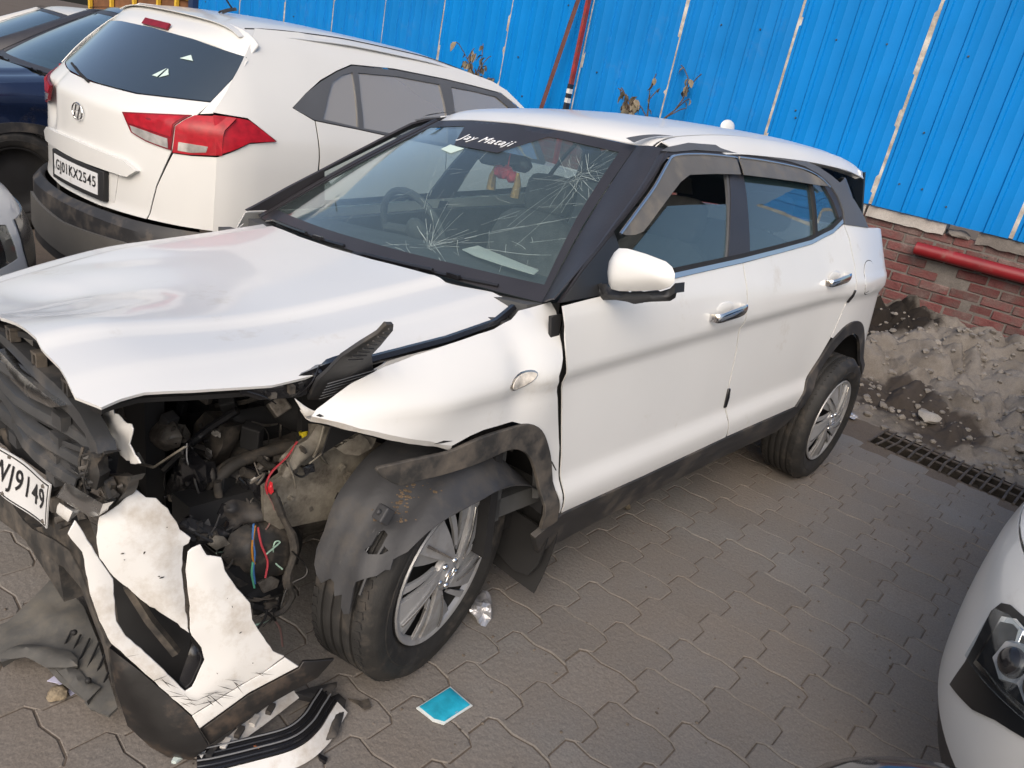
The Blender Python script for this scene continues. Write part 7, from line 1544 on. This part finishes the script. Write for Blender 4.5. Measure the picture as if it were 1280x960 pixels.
loose('paper_scrap', 'g_paper', mat('lilac_paper', (.50, .50, .66), .8), 'pale lilac paper scrap lying beside the splash shield', 'paper', .002, .002, .004)
st = tag(obj('stone', stone_bm(.024, 5, .55, 3), pos_mat('brown_stone', [(.20, .16, .11), (.29, .24, .17)], 30, .9, .5, 80), smooth=50), 'small brown stone on the lilac paper scrap', 'stone'); st.location = (*T['g_stone'][0][:2], .014)
# blue printed packet
pk = T['g_packet']; c = sum((Vector(p) for p in pk), Vector())/len(pk)
pkt = tag(empty('packet', (c.x, c.y, 0)), 'crumpled bright blue packet lying on the paving', 'packet')
M_PKW = mat('packet_white', (.66, .70, .70), .4); M_PKB = mat('packet_blue', (.02, .36, .52), .32, 0, .25, 25, .1, 60, coat=.3)
child('wrapper', lump(pk, CW, .005, .004, .004, .010, 3), M_PKW, pkt)
ins = [tuple(Vector(p).lerp(c, .10)+Vector((0, 0, .0042))) for p in pk]
child('blue_print', lump(ins, CW, .001, .004, .0035, .010, 3), M_PKB, pkt)
A_, B_, C_ = Vector(pk[0]), Vector(pk[1]), Vector(pk[2])
def onp(u, v, z=.0135): 
    p = A_.lerp(B_, u)+(C_-B_)*v; return Vector((p.x, p.y, z))
child('white_panel', lump([onp(.62, .18), onp(.86, .18), onp(.86, .45), onp(.62, .45)], CW, .0006, .0004, .0005, .012), M_PKW, pkt)
child('label_band', lump([onp(.52, .40), onp(.60, .40), onp(.60, .92), onp(.52, .92)], CW, .0006, .0004, .0005, .012), mat('packet_grey', (.42, .36, .42), .5), pkt)
for k in range(4): child('print_line', lump([onp(.18+k*.05, .45), onp(.20+k*.05, .45), onp(.20+k*.05, .75), onp(.18+k*.05, .75)], CW, .0006, .0002, 0, .02), mat('packet_dark', (.01, .16, .26), .5), pkt)
# crumpled clear plastic by the tyre
bm = stone_bm(.045, 9, .55, 3, .9)
M_FOIL = mat('crumpled_film', (.62, .62, .64), .18, .55, .3, 30, .3, 60)
o = tag(obj('plastic_wrap', bm, M_FOIL, smooth=18), 'crumpled clear plastic wrap beside the front tyre', 'wrap'); o.location = (*T['g_plastic'][0][:2], .02); o.rotation_euler = (0, 0, .7); o.scale = (1.4, .8, 1)
bm = stone_bm(.03, 19, .4, 3, .9)
o = tag(obj('plastic_wrap', bm, M_FOIL, smooth=18), 'small scrap of silvery wrap on the ground behind the rear tyre', 'wrap'); o.location = (*T['g_rearlitter'][0][:2], .02)
# dry leaves and grit
def leaf_bm(L, w, cu):
    bm = bmesh.new(); sec = [(0, .1), (.3, .9), (.6, 1), (.85, .55), (1, .05)]
    rows = [[bm.verts.new((L*(t_-.5), w*ww*sd, .004+cu*L*(t_-.5)**2+abs(sd)*w*.4)) for sd in (-1, 0, 1)] for t_, ww in sec]
    for i in range(4):
        for q in range(2): bm.faces.new((rows[i][q], rows[i][q+1], rows[i+1][q+1], rows[i+1][q]))
    return bm
lf = T['g_leaf'][0]
o = tag(obj('dry_leaf', leaf_bm(.05, .014, .8), M_LEAF, smooth=60), 'small curled dry leaf on the paving under the front door', 'leaf'); o.location = (lf[0], lf[1], .003); o.rotation_euler = (0, 0, .3)
bm = bmesh.new(); rr = random.Random(15)
for k in range(700):
    x = rr.uniform(-1.6, 3.4); y = rr.uniform(-2.3, -.5) if rr.random() < .8 else rr.uniform(-.5, .6); r = rr.choice((.0015, .002, .003, .0045))
    bmesh.ops.create_icosphere(bm, subdivisions=1, radius=r, matrix=Matrix.Translation((x, y, r*.4)) @ Matrix.Diagonal((rr.uniform(.7, 1.6), rr.uniform(.7, 1.6), .7, 1)))
tag(obj('grit', bm, pos_mat('grit', [(.07, .055, .045), (.20, .17, .14)], 40, .95, .3), smooth=0), 'loose grit scattered on the paving', 'grit', kind='stuff')
